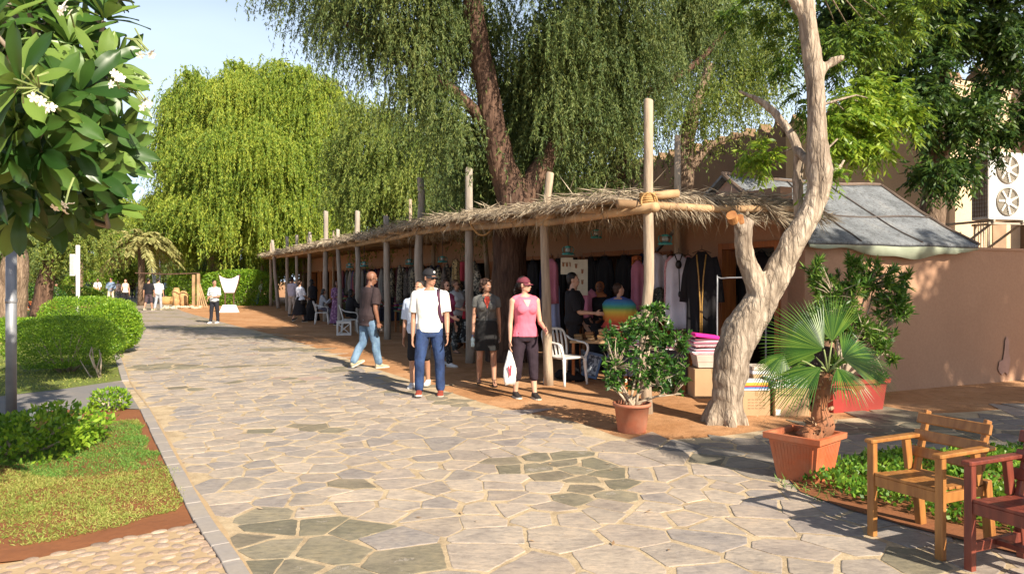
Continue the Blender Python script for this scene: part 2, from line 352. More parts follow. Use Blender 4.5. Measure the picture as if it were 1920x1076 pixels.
M['turf'] = weather('turf_soil', (.13,.17,.035), (.20,.17,.055), .95, 2.2, .8)
M['mortar'] = weather('mortar', (.44,.32,.19), (.36,.25,.15), .95, 3, .6)
def cobmat():
    m, t, b = newmat('cobble_stone'); g = nd(t, 'ShaderNodeNewGeometry'); c = ramp(t, g.outputs['Random Per Island'], [(0, (.24,.17,.125)), (.3, (.42,.30,.215)), (.6, (.33,.25,.20)), (.8, (.50,.38,.28)), (1, (.29,.2,.14))])
    n = tex(t, 'Noise', 30, 6, .7, vec=g.outputs['Position']); t.links.new(mixc(t, .7, c, ramp(t, n.outputs[0], [(.3, (.6,.6,.6)), (.7, (1.3,1.3,1.3))]), 'MULTIPLY'), b.inputs['Base Color']); b.inputs['Roughness'].default_value = .75; bump(t, b, n.outputs[0], .7, .01); return m
M['cobble'] = cobmat()
M['terra'] = weather('terracotta_plaster', (.365,.215,.135), (.30,.172,.108), .9, .7, .3, .55)
M['pinkwall'] = weather('pink_plaster', (.42,.27,.21), (.36,.22,.17), .9, .9, .3)
M['cream'] = weather('cream_plaster', (.66,.50,.33), (.56,.41,.27), .9, .7, .3)
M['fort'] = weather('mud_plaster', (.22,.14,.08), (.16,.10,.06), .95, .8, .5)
M['wood_orange'] = pm('orange_door_wood', (.36,.12,.03), (.24,.08,.02), 4, .55, .4, .004, 20, (6,6,.5))
M['wood_pole'] = pm('weathered_pole', (.44,.34,.24), (.26,.20,.145), 5, .85, .7, .008, 16, (4,4,.5))
M['wood_pole2'] = pm('grey_weathered_pole', (.38,.33,.275), (.26,.22,.18), 5, .85, .7, .008, 16, (4,4,.5))
M['wood_beam'] = pm('peeled_beam', (.48,.31,.16), (.29,.18,.095), 3, .75, .5, .006, 14)
M['thatch'] = pm('thatch', (.42,.34,.235), (.20,.15,.10), 5, .9, .9, .02, 30)
M['rope'] = pm('rope', (.50,.30,.12), (.33,.19,.07), 30, .9, .8, .004, 60)
M['tan_wood'] = pm('tan_varnished_wood', (.40,.18,.05), (.25,.10,.028), 3.2, .38, .3, .003, 18, (7,7,.9), spec=.5)
M['red_wood'] = pm('dark_red_wood', (.215,.05,.028), (.11,.025,.017), 3.2, .42, .4, .003, 18, (7,7,.9), spec=.5)
M['pot'] = weather('terracotta_plastic', (.48,.125,.05), (.40,.20,.12), .5, 3.5, .08, .6)
M['pot_red'] = pm('dark_red_plastic', (.33,.045,.035), (.25,.04,.03), 2.5, .42, .15, .003, 40)
M['pot_brown'] = weather('brown_pot', (.40,.13,.07), (.36,.20,.13), .7, 4, .1, .7)
M['card'] = pm('cardboard', (.46,.30,.165), (.38,.24,.13), 2, .85, .2, .004, 30)
M['white_pl'] = pm('white_plastic', (.74,.73,.70), (.62,.60,.57), 5, .38, .1, .003, 30, spec=.5)
M['teal'] = pm('teal_enamel', (.04,.30,.28), (.03,.18,.17), 8, .35, .1)
M['metal'] = pm('galvanised_pole', (.33,.34,.36), (.23,.24,.26), 4, .5, .15, .003, 30, metal=.4)
M['dark'] = pm('dark_interior', (.02,.014,.012), (.012,.01,.009), 3, .9, 0)
M['white'] = pm('white_paint', (.82,.80,.76), (.74,.72,.68), 4, .5, .1)
M['bark'] = barkmat('pale_bark', (.23,.18,.135), (.53,.445,.35), 9, .2)
M['bark_dark'] = barkmat('ghaf_bark', (.07,.042,.032), (.19,.115,.08), 7, .16)
M['bark_mid'] = barkmat('brown_bark', (.14,.095,.065), (.34,.25,.18), 8, .25)
M['twig'] = pm('twig', (.46,.38,.28), (.30,.22,.15), 12, .8, .3)
M['green_stem'] = pm('green_stem', (.25,.30,.10), (.16,.2,.07), 12, .6, .2)
L = {}
L['willow'] = leafmat('weeping_leaf_sunny', (.08,.16,.022), (.21,.31,.035), (.42,.46,.06), .42, .6, .35)
L['willow2'] = leafmat('weeping_leaf_green', (.075,.13,.026), (.16,.225,.038), (.27,.30,.055), .4, .6, .3)
L['ghaf'] = leafmat('ghaf_leaf', (.055,.10,.032), (.11,.165,.045), (.21,.245,.065), .38, .6, .4)
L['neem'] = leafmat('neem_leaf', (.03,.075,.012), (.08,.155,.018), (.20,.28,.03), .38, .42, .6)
L['neem_lit'] = leafmat('neem_leaf_sunlit', (.07,.15,.015), (.17,.29,.025), (.34,.44,.045), .42, .42, .9)  # brighter copy of the leaf, sunlight put into its colour
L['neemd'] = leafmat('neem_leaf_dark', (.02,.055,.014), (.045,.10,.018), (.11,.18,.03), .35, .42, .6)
L['plum'] = leafmat('frangipani_leaf', (.02,.06,.012), (.055,.125,.022), (.17,.26,.05), .25, .34, .9)
L['hedge'] = leafmat('hedge_leaf', (.06,.15,.012), (.15,.29,.02), (.30,.44,.035), .35, .45, 1.2)
L['ficus'] = leafmat('glossy_leaf', (.015,.055,.012), (.04,.115,.02), (.10,.21,.03), .25, .3, 2, spec=.5)
L['olean'] = leafmat('oleander_leaf', (.03,.09,.014), (.075,.17,.022), (.19,.30,.045), .3, .42, 2)
L['fan'] = leafmat('fan_palm_leaf', (.022,.075,.012), (.055,.14,.02), (.15,.25,.035), .3, .38, 3)
L['date'] = leafmat('date_palm_leaf', (.20,.21,.07), (.34,.33,.12), (.52,.48,.2), .3, .6, .7)
L['grass'] = leafmat('grass_blade', (.15,.22,.035), (.27,.32,.06), (.44,.42,.12), .35, .6, 1.6)
L['grassg'] = leafmat('green_grass_blade', (.06,.17,.028), (.11,.25,.038), (.20,.34,.06), .35, .6, 1.6)
L['cover'] = leafmat('ground_cover_leaf', (.04,.12,.015), (.10,.23,.02), (.24,.38,.04), .35, .45, 2)
L['thatch'] = leafmat('dry_palm_strip', (.15,.115,.08), (.33,.265,.185), (.55,.47,.34), .2, .8, 2)
L['dry'] = leafmat('dry_leaf_base', (.25,.15,.08), (.42,.28,.16), (.55,.42,.27), .1, .8, 6)
# ================================================================ THE GROUND
def PL(Y): return 5.7-.45*Y                    # x of the row of posts
def FL(Y): return 8.55-.45*Y                   # x of the shop fronts
DA = Vector((-.4104,.9119,0)); DB = Vector((.9119,.4104,0))
C0 = Vector((4.0, 10.1, 0))                    # the corner of the shops
def fac(t, off=0.0, z=0.0): return C0+DA*t+DB*off+Vector((0,0,z))
poly_sheet('ground', [(-500,-60), (500,-60), (500,700), (-500,700)], 0, M['sand'])
edge = [gp(1910,765), gp(1720,777), gp(1560,788), gp(1400,812), gp(1300,822), gp(1180,824), gp(1080,792), gp(940,765), gp(850,738), gp(700,690), gp(600,655), gp(500,625), gp(420,605), gp(330,578)]
edge = [Vector((20, 15.4, 0)), Vector((12, 11.8, 0))]+edge+[Vector((-30, 65, 0)), Vector((-60, 130, 0))]
es = spline(edge, 4)
kerbl = [Vector((-.7, 2.6, 0)), Vector((-1.0, 3.1, 0)), gp(416,1063), gp(363,980), gp(316,885), gp(262,770)]
left2 = [gp(228,716), gp(212,660), Vector((-13.4, 24.4, 0)), Vector((-24, 44, 0)), Vector((-36, 65, 0)), Vector((-80, 140, 0))]
path_poly = [(20, -8, 0), (20, 15.4, 0)]+[(p.x, p.y, 0) for p in es[1:]]+[(p.x, p.y, 0) for p in reversed(kerbl+left2)]+[(-.7, -8, 0)]
poly_sheet('flagstone_path', [p for p in path_poly if p[1] < 24.5 or 1], .003, M['flag'])

# paved court to the right, tree shade put into darker, greyer stones
pv = [gp(1250,845), gp(1330,822), gp(1420,812), gp(1560,790), gp(1910,767), Vector((12.2,11.75,0)), Vector((12,7,0)), gp(1905,860), gp(1620,880), gp(1440,905), gp(1330,870)]
def inside(p, poly):
    c = False; n = len(poly)
    for i in range(n):
        a, b = poly[i], poly[(i+1) % n]
        if (a[1] > p[1]) != (b[1] > p[1]) and p[0] < (b[0]-a[0])*(p[1]-a[1])/(b[1]-a[1])+a[0]: c = not c
    return c
YE = 25.0
near_poly = [(p[0], p[1]) for p in path_poly if p[1] <= YE]
ia = max(i for i, p in enumerate(path_poly) if p[1] <= YE and i < len(es)+1); 
poly_sheet('mortar_bed', near_poly, .0055, M['grout'])
def paving():
    r = random.Random(21); cells = {}; P = []; G_ = .5
    def near(p, rad):
        k = (int(p[0]//G_), int(p[1]//G_)); return any((q[0]-p[0])**2*ax_+(q[1]-p[1])**2 < rad*rad for i in range(-2,3) for j in range(-2,3) for q in cells.get((k[0]+i, k[1]+j), ()))
    ax_ = 1.0
    def put(p): cells.setdefault((int(p[0]//G_), int(p[1]//G_)), []).append(p); P.append(p)
    for rad, n in ((.56, 500), (.42, 2600), (.31, 12000), (.21, 26000)):
        for _ in range(n):
            y = 2.8+(YE-2.8)*r.random()**1.0; lo = -.7-.62*max(0, y-2.8)-.8; hi = min(PL(y)+1.6, y*.72+.8) if y > 9 else y*.72+1.2
            if lo > hi: continue
            p = (r.uniform(lo, hi), y)
            if not inside(p, near_poly): continue
            if rad < .3 and noise.noise(Vector((p[0]*.8, p[1]*.8, 3))) < -.12: continue
            if not near(p, rad): put(p)
    V = []; Fc = []; C = []
    mv = [(.335,.282,.24), (.375,.317,.262), (.345,.290,.248), (.40,.335,.272), (.305,.266,.240), (.38,.318,.262), (.36,.30,.248), (.285,.254,.236), (.335,.288,.245), (.365,.312,.262)]
    ol = [(.215,.19,.135), (.185,.168,.12), (.245,.215,.155), (.205,.175,.125)]
    for p in P:
        k = (int(p[0]//G_), int(p[1]//G_)); nb = [q for i in range(-3,4) for j in range(-3,4) for q in cells.get((k[0]+i, k[1]+j), ()) if q is not p]
        nb.sort(key=lambda q: (q[0]-p[0])**2+(q[1]-p[1])**2); poly = [(p[0]-.7,p[1]-.7),(p[0]+.7,p[1]-.7),(p[0]+.7,p[1]+.7),(p[0]-.7,p[1]+.7)]
        for q in nb[:22]:
            dx, dy = q[0]-p[0], q[1]-p[1]; L2 = math.hypot(dx, dy); h = noise.noise(Vector(((p[0]+q[0])*2.1, (p[1]+q[1])*2.1, 1)))
            gap = .006+.018*max(0, .35+h*1.5); mx_, my_ = (p[0]+q[0])/2, (p[1]+q[1])/2
            # a slightly turned dividing line gives shard-like stones
            s_ = 1 if (p < q) else -1; ang = .75*noise.noise(Vector((mx_*3.3, my_*3.3, 7))); ux, uy = dx/L2, dy/L2; ux, uy = ux*math.cos(ang)-uy*math.sin(ang), ux*math.sin(ang)+uy*math.cos(ang)
            c0 = ux*mx_+uy*my_-gap; out = []
            for i in range(len(poly)):
                A, B = poly[i], poly[(i+1) % len(poly)]; da = ux*A[0]+uy*A[1]-c0; db = ux*B[0]+uy*B[1]-c0
                if da <= 0: out.append(A)
                if (da < 0) != (db < 0) and da != db: f = da/(da-db); out.append((A[0]+(B[0]-A[0])*f, A[1]+(B[1]-A[1])*f))
            poly = out
            if len(poly) < 3: break
        if len(poly) < 3: continue
        cx, cy = sum(q[0] for q in poly)/len(poly), sum(q[1] for q in poly)/len(poly)
        if not inside((cx, cy), near_poly): continue
        # round the corners, subdivide, roughen
        ring = []
        for i in range(len(poly)):
            A, B = poly[i], poly[(i+1) % len(poly)]; L_ = math.hypot(B[0]-A[0], B[1]-A[1])
            if L_ < .02: continue
            n = max(2, int(L_/(.05 if p[1] < 9 else .12)))
            for j in range(n):
                f = (j+.5)/n if n > 2 else (.25+.5*j); f = (.035+.93*j/(n-1)) if n > 1 else .5; x = A[0]+(B[0]-A[0])*f; y = A[1]+(B[1]-A[1])*f
                o = .009*noise.noise(Vector((x*13, y*13, 2)))+.006*noise.noise(Vector((x*31, y*31, 5))); L3 = math.hypot(x-cx, y-cy) or 1; ring.append((x+(x-cx)/L3*o, y+(y-cy)/L3*o))
        if len(ring) < 4: continue
        z0 = r.uniform(.0085,.0115); ta, tb = r.uniform(-.004,.004), r.uniform(-.004,.004); b0 = len(V); n = len(ring)
        for sc, dz in ((1.0, -.006), (1.0, -.0015), (.0, 0)):
            for x, y in ring:
                L3 = math.hypot(x-cx, y-cy) or 1; ins = 0 if sc else .006; X = x-(x-cx)/L3*ins; Y = y-(y-cy)/L3*ins; V.append((X, Y, z0+dz+(ta*(X-cx)+tb*(Y-cy))))
        fs = [(b0+k*n+i, b0+k*n+(i+1) % n, b0+(k+1)*n+(i+1) % n, b0+(k+1)*n+i) for k in range(2) for i in range(n)]+[tuple(b0+2*n+i for i in range(n))]
        Fc += fs; g_ = noise.noise(Vector((cx*.55, cy*.55, 21))); c = r.choice(ol) if (g_ > .31 or r.random() < .03) else r.choice(mv); k = r.uniform(.90,1.10)
        if r.random() < .012: c = (.33,.245,.21)
        if inside((cx, cy), pvp): c = tuple(x*.66 for x in (c[0]*.93, c[1], c[2]*1.05))  # court stones: tree shade painted into their colour
        C += [(c[0]*k, c[1]*k, c[2]*k, 1.0)]*len(fs)
    me = bpy.data.meshes.new('flagstones'); me.from_pydata(V, [], Fc); a = me.attributes.new('stone', 'FLOAT_COLOR', 'FACE'); a.data.foreach_set('color', [x for c in C for x in c]); me.update()
    o = link_mesh('flagstones', me, M['slab']); o['kind'] = 'structure'; print('stones', len(P)); return o
pvp = [(p[0], p[1]) for p in pv]
paving()
poly_sheet('shade_toned_paving', [(5.2,8.9),(5.2,6.8),(12,7.4),(16,9),(16,13.2),(12.2,11.75),(6.41,9.35)], .0025, M['flag2'])  # rest of the court, with the same painted shade
# kerb slabs along the lawn
def offs(pts, d):
    out = []
    for i, p in enumerate(pts):
        t = (pts[min(i+1, len(pts)-1)]-pts[max(i-1, 0)]).normalized(); out.append(p+Vector((t.y, -t.x, 0))*d)
    return out
def kerb_run(pts, w, z0, z1, name):
    m = MB(); sp = spline(pts, 6); acc = []; L_ = 0
    for i in range(len(sp)-1):
        seg = (sp[i+1]-sp[i]).length; n = max(1, int(seg/.12))
        for k in range(n): acc.append(sp[i]+(sp[i+1]-sp[i])*k/n)
    acc.append(sp[-1]); i = 0
    while i < len(acc)-1:
        step = rnd.randint(2, 4); j = min(i+step, len(acc)-1)
        a, b = acc[i], acc[j]; t = (b-a).normalized(); nrm = Vector((t.y, -t.x, 0)); dz = rnd.uniform(-.003, .003); L0 = (b-a).length
        m.box((a+b)/2+nrm*(w/2)+Vector((0,0,(z0+z1)/2+dz)), (w+rnd.uniform(-.006, .006), L0-.008, z1-z0), Matrix((nrm, t, Vector((0,0,1)))).transposed(), bev=.008); i = j
    o = m.build(name, M['kerb']); o['kind'] = 'structure'; return o
kerb_run(kerbl, .105, -.02, .03, 'kerb')
kerb_run([gp(228,716), gp(212,660), Vector((-13.4, 24.4, 0)), Vector((-24, 44, 0))], .105, -.02, .03, 'kerb')
# sand line beside the kerb, soil, side path, pebble paving
sl = spline(kerbl+left2[:3], 3); a = offs(sl, .107); b = offs(sl, .140)
poly_sheet('joint_strip', [(p.x, p.y) for p in a]+[(p.x+rnd.uniform(-.022,.010), p.y) for p in reversed(b)], .012, M['mortar'])
lawn_poly = [gp(363,985), gp(316,885), gp(262,770), gp(190,766), gp(90,772), gp(0,786), Vector((-9, 8.2, 0)), Vector((-9, 5.2, 0)), gp(0,1062)+Vector((-1.2,-.35,0)), gp(70,1050), gp(199,1021), gp(273,1004)]
poly_sheet('soil_bed', [(p.x, p.y) for p in lawn_poly], .012, M['soil'])
poly_sheet('side_path', [(p.x, p.y) for p in (gp(262,768), gp(190,766), gp(90,772), gp(0,786), Vector((-14, 7.4, 0)), Vector((-14, 10.2, 0)), gp(0,744), gp(120,730), gp(228,714))], .010, M['sidepath'])
poly_sheet('upper_lawn', [(p.x, p.y) for p in (gp(228,714), gp(120,730), gp(0,744), Vector((-14, 10.2, 0)), Vector((-22, 20, 0)), Vector((-26, 40, 0)), Vector((-24, 44, 0)), Vector((-13.4, 24.4, 0)), gp(212,660))], .011, M['turf'])
cob = [gp(363,987), gp(273,1004), gp(199,1021), gp(70,1050), gp(0,1062), Vector((-4.4,3.6,0)), Vector((-4.4,2.4,0)), Vector((-.7,2.4,0)), Vector((-1.0,3.1,0)), gp(416,1063)]
poly_sheet('mortar_bed', [(p.x, p.y) for p in cob], .014, M['mortar'])
m = MB(); pts = []
def inside(p, poly):
    c = False; n = len(poly)
    for i in range(n):
        a, b = poly[i], poly[(i+1) % n]
        if (a[1] > p[1]) != (b[1] > p[1]) and p[0] < (b[0]-a[0])*(p[1]-a[1])/(b[1]-a[1])+a[0]: c = not c
    return c
tries = 0
while len(pts) < 420 and tries < 40000:
    tries += 1; p = (rnd.uniform(-3.4,-1), rnd.uniform(2.9,5.0))
    if inside(p, cob) and all((p[0]-q[0])**2+(p[1]-q[1])**2 > .0068 for q in pts): pts.append(p)
for p in pts:
    a = rnd.uniform(0, 3.14); r = rnd.uniform(.036,.056)
    m.ball((p[0], p[1], .012), (r*rnd.uniform(1,1.35), r*.85, rnd.uniform(.006,.012)), 10, 6, Matrix.Rotation(a, 3, 'Z'))
tag(m.build('cobblestones', M['cobble'], smooth=True), 'small rounded tan stones set in mortar at the bottom left corner', 'cobblestones', kind='stuff')
# leaves that have dropped from the trees
_n = 900; _P = np.stack([rng.uniform(-9, 6.5, _n), rng.uniform(3, 20, _n), np.full(_n, .016)], 1); _k = np.array([noise.noise(Vector((q[0]*.7, q[1]*.7, 4))) for q in _P]); _ed = np.array([abs((5.7-.45*q[1])-q[0]) for q in _P]); _P = _P[(_k > .12) | (_ed < 1.2) & (_k > -.1)]; _A = rng.normal(size=_P.shape); _A[:, 2] = rng.uniform(0, .25, len(_P))
_A = unit(_A); _S = unit(np.cross(_A, [0, 0, 1.])); _l = rng.uniform(.025, .06, (len(_P), 1)); _M = _P+_A*_l*.45; _w = _l*.2
tag(quads_obj('fallen_leaves', np.stack([_P, _M+_S*_w, _P+_A*_l, _M-_S*_w], 1), L['dry']), 'small dry brown leaves fallen on the sand and paving', 'fallen leaves', kind='stuff')
# planting bed on the right, with its own low kerb
bed = [gp(1478,900), gp(1620,868), gp(1900,850), Vector((7.5,7.4,0)), Vector((6.5,3.2,0)), Vector((3.9,3.35,0)), gp(1920,1045), gp(1700,990), gp(1590,958), gp(1500,925)]
poly_sheet('planting_bed', [(p.x, p.y) for p in bed], .018, M['soil'])

# ================================================================ GRASS AND COVER (stuff)
def scatter(poly, n, rg):
    xs = [p[0] for p in poly]; ys = [p[1] for p in poly]; P = np.stack([rg.uniform(min(xs), max(xs), n), rg.uniform(min(ys), max(ys), n)], 1)
    ins = np.zeros(n, bool); k = len(poly)
    for i in range(k):
        a, b = poly[i], poly[(i+1) % k]
        with np.errstate(divide='ignore', invalid='ignore'):
            c = ((a[1] > P[:,1]) != (b[1] > P[:,1])) & (P[:,0] < (b[0]-a[0])*(P[:,1]-a[1])/((b[1]-a[1]) or 1e-9)+a[0])
        ins ^= c
    return P[ins]
def blades(poly, n, h, w, rg, z=.01, thin=0.45, spread=.8):
    P = scatter(poly, n, rg)
    nz = np.array([noise.noise(Vector((p[0]*1.1, p[1]*1.1, 3)))+.4*noise.noise(Vector((p[0]*4, p[1]*4, 9))) for p in P]); P = P[nz > -thin+rg.uniform(-.25, .25, len(P))]
    P = P+np.array([[noise.noise(Vector((q[0]*2.2, q[1]*2.2, 5)))*.16, noise.noise(Vector((q[0]*2.2, q[1]*2.2, 15)))*.16] for q in P])
    p = np.concatenate([P, np.full((len(P),1), z)], 1); a = rg.normal(size=p.shape)*spread; a[:,2] = 1
    l = rg.uniform(.5, 1.2, len(p))*h
    return leafq(p, a, l, np.full(len(p), w), rg)
lg = [gp(350,955), gp(312,872), gp(262,790), gp(180,792), gp(80,785), gp(0,792), Vector((-8.8,8.0,0)), Vector((-8.8,5.3,0)), gp(0,1035)+Vector((-.6,-.1,0)), gp(60,1028), gp(190,1000), gp(270,975)]
lg = [(p.x, p.y) for p in lg]
Q = blades(lg, 230000, .032, .0052, rng, thin=.62, spread=1.4, z=.014)
gy = Q[:,0,1]; gx = Q[:,0,0]; fr = gy+.25*np.sin(gx*3)
isg = (fr > 6.25) & (fr < 8.2) & (rng.uniform(0, 1, len(Q)) < .9)
tag(quads_obj('grass', Q[~isg], L['grass']), 'dry yellowish mown grass on the near left lawn', 'grass', kind='stuff')
tag(quads_obj('grass', Q[isg], L['grassg']), 'band of fresh green grass beside the kerb on the left lawn', 'grass', kind='stuff')
ug = [gp(222,712), gp(120,728), gp(0,742), Vector((-12, 10.4, 0)), Vector((-20, 20, 0)), Vector((-22, 30, 0)), Vector((-16, 29, 0)), Vector((-13.4, 24.4, 0)), gp(210,662)]
tag(quads_obj('grass', blades([(p.x, p.y) for p in ug], 90000, .06, .014, rng, spread=1.3), L['grass']), 'sunlit lawn grass behind the grey side path', 'grass', kind='stuff')
def cover(poly, n, h, l, w, rg, mat, name, label, cat, kind='stuff'):
    P = scatter(poly, n, rg); hz = np.array([max(.1, .55+.9*noise.noise(Vector((p[0]*2.6, p[1]*2.6, 1)))) for p in P])
    z = (rg.uniform(0, 1, len(P))**.5)*hz*h+.02
    p = np.concatenate([P, z[:,None]], 1); a = rg.normal(size=p.shape); a[:,2] = np.abs(a[:,2])+.3
    return tag(quads_obj(name, leafq(p, a, rg.uniform(.6, 1.2, len(p))*l, rg.uniform(.7, 1.1, len(p))*w, rg), mat), label, cat, kind=kind)
cover([(p.x, p.y) for p in (gp(1495,905), gp(1625,868), gp(1900,850), Vector((6.5,7.1,0)), Vector((5.5,4.4,0)), gp(1920,1015), gp(1700,968), gp(1590,945))], 26000, .15, .05, .032, rng, L['cover'], 'ground_cover', 'low bright green leafy ground cover under the wooden chairs', 'ground cover')
tag(quads_obj('grass', blades([(p.x, p.y) for p in (gp(1440,900), gp(1620,858), gp(1900,842), gp(1900,862), gp(1600,885), gp(1560,950), gp(1480,925))], 3000, .07, .008, rng, thin=.6, spread=.9), L['grassg']), 'fringe of grass along the edge of the planting bed', 'grass', kind='stuff')

# ================================================================ WALLS AND SHOPS
def wall_box(m, a, b, th, z0, z1, side=1):     # wall from a to b; thickness goes to the right of a->b * side
    d = (b-a); L_ = d.length; t = d.normalized(); n = Vector((t.y, -t.x, 0))*side
    c = (a+b)/2+n*(th/2); m.box((c.x, c.y, (z0+z1)/2), (L_, th, z1-z0), Matrix((t, Vector((-t.y, t.x, 0)), Vector((0,0,1)))).transposed())
# side wall running to the right
W = empty('compound_wall', 'long plain terracotta plastered wall behind the red rectangular planter', 'wall', C0)
m = MB(); far = C0+DB*17
t = DB; nx = 90; nz = 14; th = .28
vs = []; fs = []
for i in range(nx+1):
    for k in range(nz+1):
        p = C0+DB*(17*i/nx); z = 2.1*k/nz
        o = .012*noise.noise(Vector((i*.22, z*1.2, 4)))+(.02*max(0, .12-z)/.12)
        vs.append((p.x+DA.x*-o, p.y+DA.y*-o, z))
for i in range(nx):
    for k in range(nz): a = i*(nz+1)+k; fs.append((a, a+nz+1, a+nz+2, a+1))
m.add(vs, fs); m.build('wall_face', M['terra'], W, True)
m = MB(); wall_box(m, C0+DA*.03, far+DA*.03, th, 0, 2.08, -1); wall_box(m, C0+DA*-.02+DB*2.9, far+DA*-.02, .33, 2.09, 2.13, -1); m.build('wall_core', M['terra'], W)
# patch of pale repair plaster
ps = [(1869,692), (1871,678), (1878,674), (1881,655), (1882,638), (1886,630), (1890,641), (1889,660), (1892,675), (1890,690), (1887,704), (1882,697), (1876,703), (1872,699)]
def on_wall(px, py, off=.022):
    r = (px-960)/F; s = (C0.x-r*C0.y)/(r*DB.y-DB.x); p = C0+DB*s-DA*off; return Vector((p.x, p.y, CH+(HY-py)/F*p.y))
m = MB(); m.add([on_wall(*p) for p in ps], [tuple(range(len(ps)))]); m.build('plaster_patch', pm('patch', (.42,.26,.20), (.35,.22,.17), 8, .95), W)
# shops
S = empty('shop_row', 'long low terracotta row of souvenir shops with open doorways behind the veranda', 'building', C0)
doors = [(.45, 1.75)]; tt = 3.55
while tt < 43: doors.append((tt, tt+2.5)); tt += 3.9
m = MB(); prev = 0.0; H = 2.95; DHt = 2.12
for a, b in doors+[(45, 45)]:
    wall_box(m, fac(prev), fac(a), .22, 0, H if prev else 2.1); prev = b
for a, b in doors: wall_box(m, fac(a), fac(b), .22, DHt, H)
m.build('facade_wall', M['terra'], S)
m = MB(); wall_box(m, fac(3.45,2.9), fac(45,2.9), .15, 0, H); wall_box(m, fac(.03,3.2), fac(3.44,3.2), .15, 0, 2.08); wall_box(m, fac(45.002,0), fac(45.002,3.05), .15, 0, H); 
for k, (a, b) in enumerate(doors):
    if k: wall_box(m, fac(a-.7,.225), fac(a-.7,2.895), .12, 0, H-.02)
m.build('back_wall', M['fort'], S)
m = MB(); q = [fac(3.3,-.05,H+.01), fac(45.1,-.05,H+.01), fac(45.1,3.1,H+.01), fac(3.3,3.1,H+.01)]
m.add(q+[p+Vector((0,0,.14)) for p in q], [(3,2,1,0),(4,5,6,7),(0,1,5,4),(1,2,6,5),(2,3,7,6),(3,0,4,7)]); m.build('flat_roof', M['fort'], S)
for a, b in doors:
    m = MB()
    for tq in (a, b-.09): wall_box(m, fac(tq,-.03), fac(tq+.09,-.03), .28, 0, DHt+.07)
    wall_box(m, fac(a+.09,-.028), fac(b-.09,-.028), .27, DHt-.02, DHt+.068); m.build('door_frame', M['wood_orange'], S)
for k, (a, b) in enumerate(doors):            # open door leaves folded against the piers
    if k == 0 : continue
    for (s0, s1) in ((a-.62, a-.06), (b+.06, b+.62)):
        m = MB(); wall_box(m, fac(s0,-.075), fac(s1,-.075), .045, .03, DHt)
        for z in (.25, .95, 1.62): wall_box(m, fac(s0+.07,-.09), fac(s1-.07,-.09), .012, z, z+.42)
        m.build('door_leaf', M['wood_orange'], S)
# pitched felt roof over the corner shop
T = empty('felt_roof', 'grey weathered felt roof with seams over the corner shop, its edge sagging', 'roof', C0+Vector((0,0,2.15)))
eL = C0+DB*-.05-DA*.12; eR = C0+DB*3.45-DA*.12; rw = 1.75
def roofpt(u, v):                             # u along the eave 0..1, v from the eave to the ridge
    p = eL.lerp(eR, u)+DA*(rw*v); z = 2.16+1.12*v-.05*math.sin(u*math.pi)*v-.05*math.sin(math.pi*v)
    z += .018*noise.noise(Vector((u*5, v*5, 2)))
    return Vector((p.x, p.y, z))
m = MB(); nu, nv = 40, 24; top = [[roofpt(i/nu, j/nv) for j in range(nv+1)] for i in range(nu+1)]
vs = [p for r in top for p in r]; n0 = len(vs); vs += [p-Vector((0,0,.05)) for r in top for p in r]; fs = []
for i in range(nu):
    for j in range(nv):
        a = i*(nv+1)+j; fs += [(a, a+nv+1, a+nv+2, a+1), (a+n0, a+1+n0, a+nv+2+n0, a+nv+1+n0)]
for i in range(nu):
    a = i*(nv+1); fs.append((a, a+n0, a+nv+1+n0, a+nv+1)); a += nv; fs.append((a, a+nv+1, a+nv+1+n0, a+n0))
for j in range(nv): fs.append((j, j+1, j+1+n0, j+n0)); a = nu*(nv+1)+j; fs.append((a, a+n0, a+1+n0, a+1))
m.add(vs, fs)
def feltmat():
    mm, t, b = newmat('felt'); g = nd(t, 'ShaderNodeNewGeometry'); n = tex(t, 'Noise', 2.2, 8, .75, vec=g.outputs['Position']); n2 = tex(t, 'Noise', 22, 6, .8, vec=g.outputs['Position'])
    c = ramp(t, n.outputs[0], [(.35, (.10,.108,.115)), (.55, (.185,.20,.215)), (.75, (.27,.275,.27))]); c = mixc(t, .9, c, ramp(t, n2.outputs[0], [(.38, (.28,.23,.18)), (.47, (1,1,1)), (.7, (1.15,1.15,1.15))]), 'MULTIPLY')
    t.links.new(c, b.inputs['Base Color']); b.inputs['Roughness'].default_value = .9; bump(t, b, math_(t, 'ADD', n.outputs[0], n2.outputs[0]), .8, .03); return mm
M['felt'] = feltmat(); m.build('felt_sheet', M['felt'], T, True)
m = MB()                                       # back slope
for i in range(nu): pass
q = [roofpt(0,1), roofpt(1,1), roofpt(1,1)+DA*rw-Vector((0,0,1.1)), roofpt(0,1)+DA*rw-Vector((0,0,1.1))]
m.add(q+[p-Vector((0,0,.05)) for p in q], [(3,2,1,0),(4,5,6,7),(0,1,5,4),(1,2,6,5),(2,3,7,6),(3,0,4,7)]); m.build('back_sheet', M['felt'], T)
for path in ([(u, .46+.02*math.sin(u*9)) for u in np.linspace(0,1,16)], [(.28+.10*v, v) for v in np.linspace(0,1,10)], [(.64+.0*v, v) for v in np.linspace(.0,1,10)]):
    m = MB(); m.tube([roofpt(u, v)+Vector((0,0,.008+.004*rnd.random())) for u, v in path], .014, 6, jit=.5); m.build('seam', pm('seam', (.10,.08,.07), None, 20), T)
m = MB(); m.tube([roofpt(1, v)+Vector((.01,0,.01)) for v in np.linspace(0,1,10)], .028, 6, jit=.3); m.tube([roofpt(u, 1)+Vector((0,0,.012)) for u in np.linspace(0,1,14)], .025, 6, jit=.3); m.tube([roofpt(0, v)+Vector((0,0,.01)) for v in np.linspace(0,1,10)], .028, 6, jit=.3); m.build('edge_batten', pm('batten', (.17,.12,.09), None, 12), T)
m = MB(); rs = []                              # hanging edge of the lining below the eave
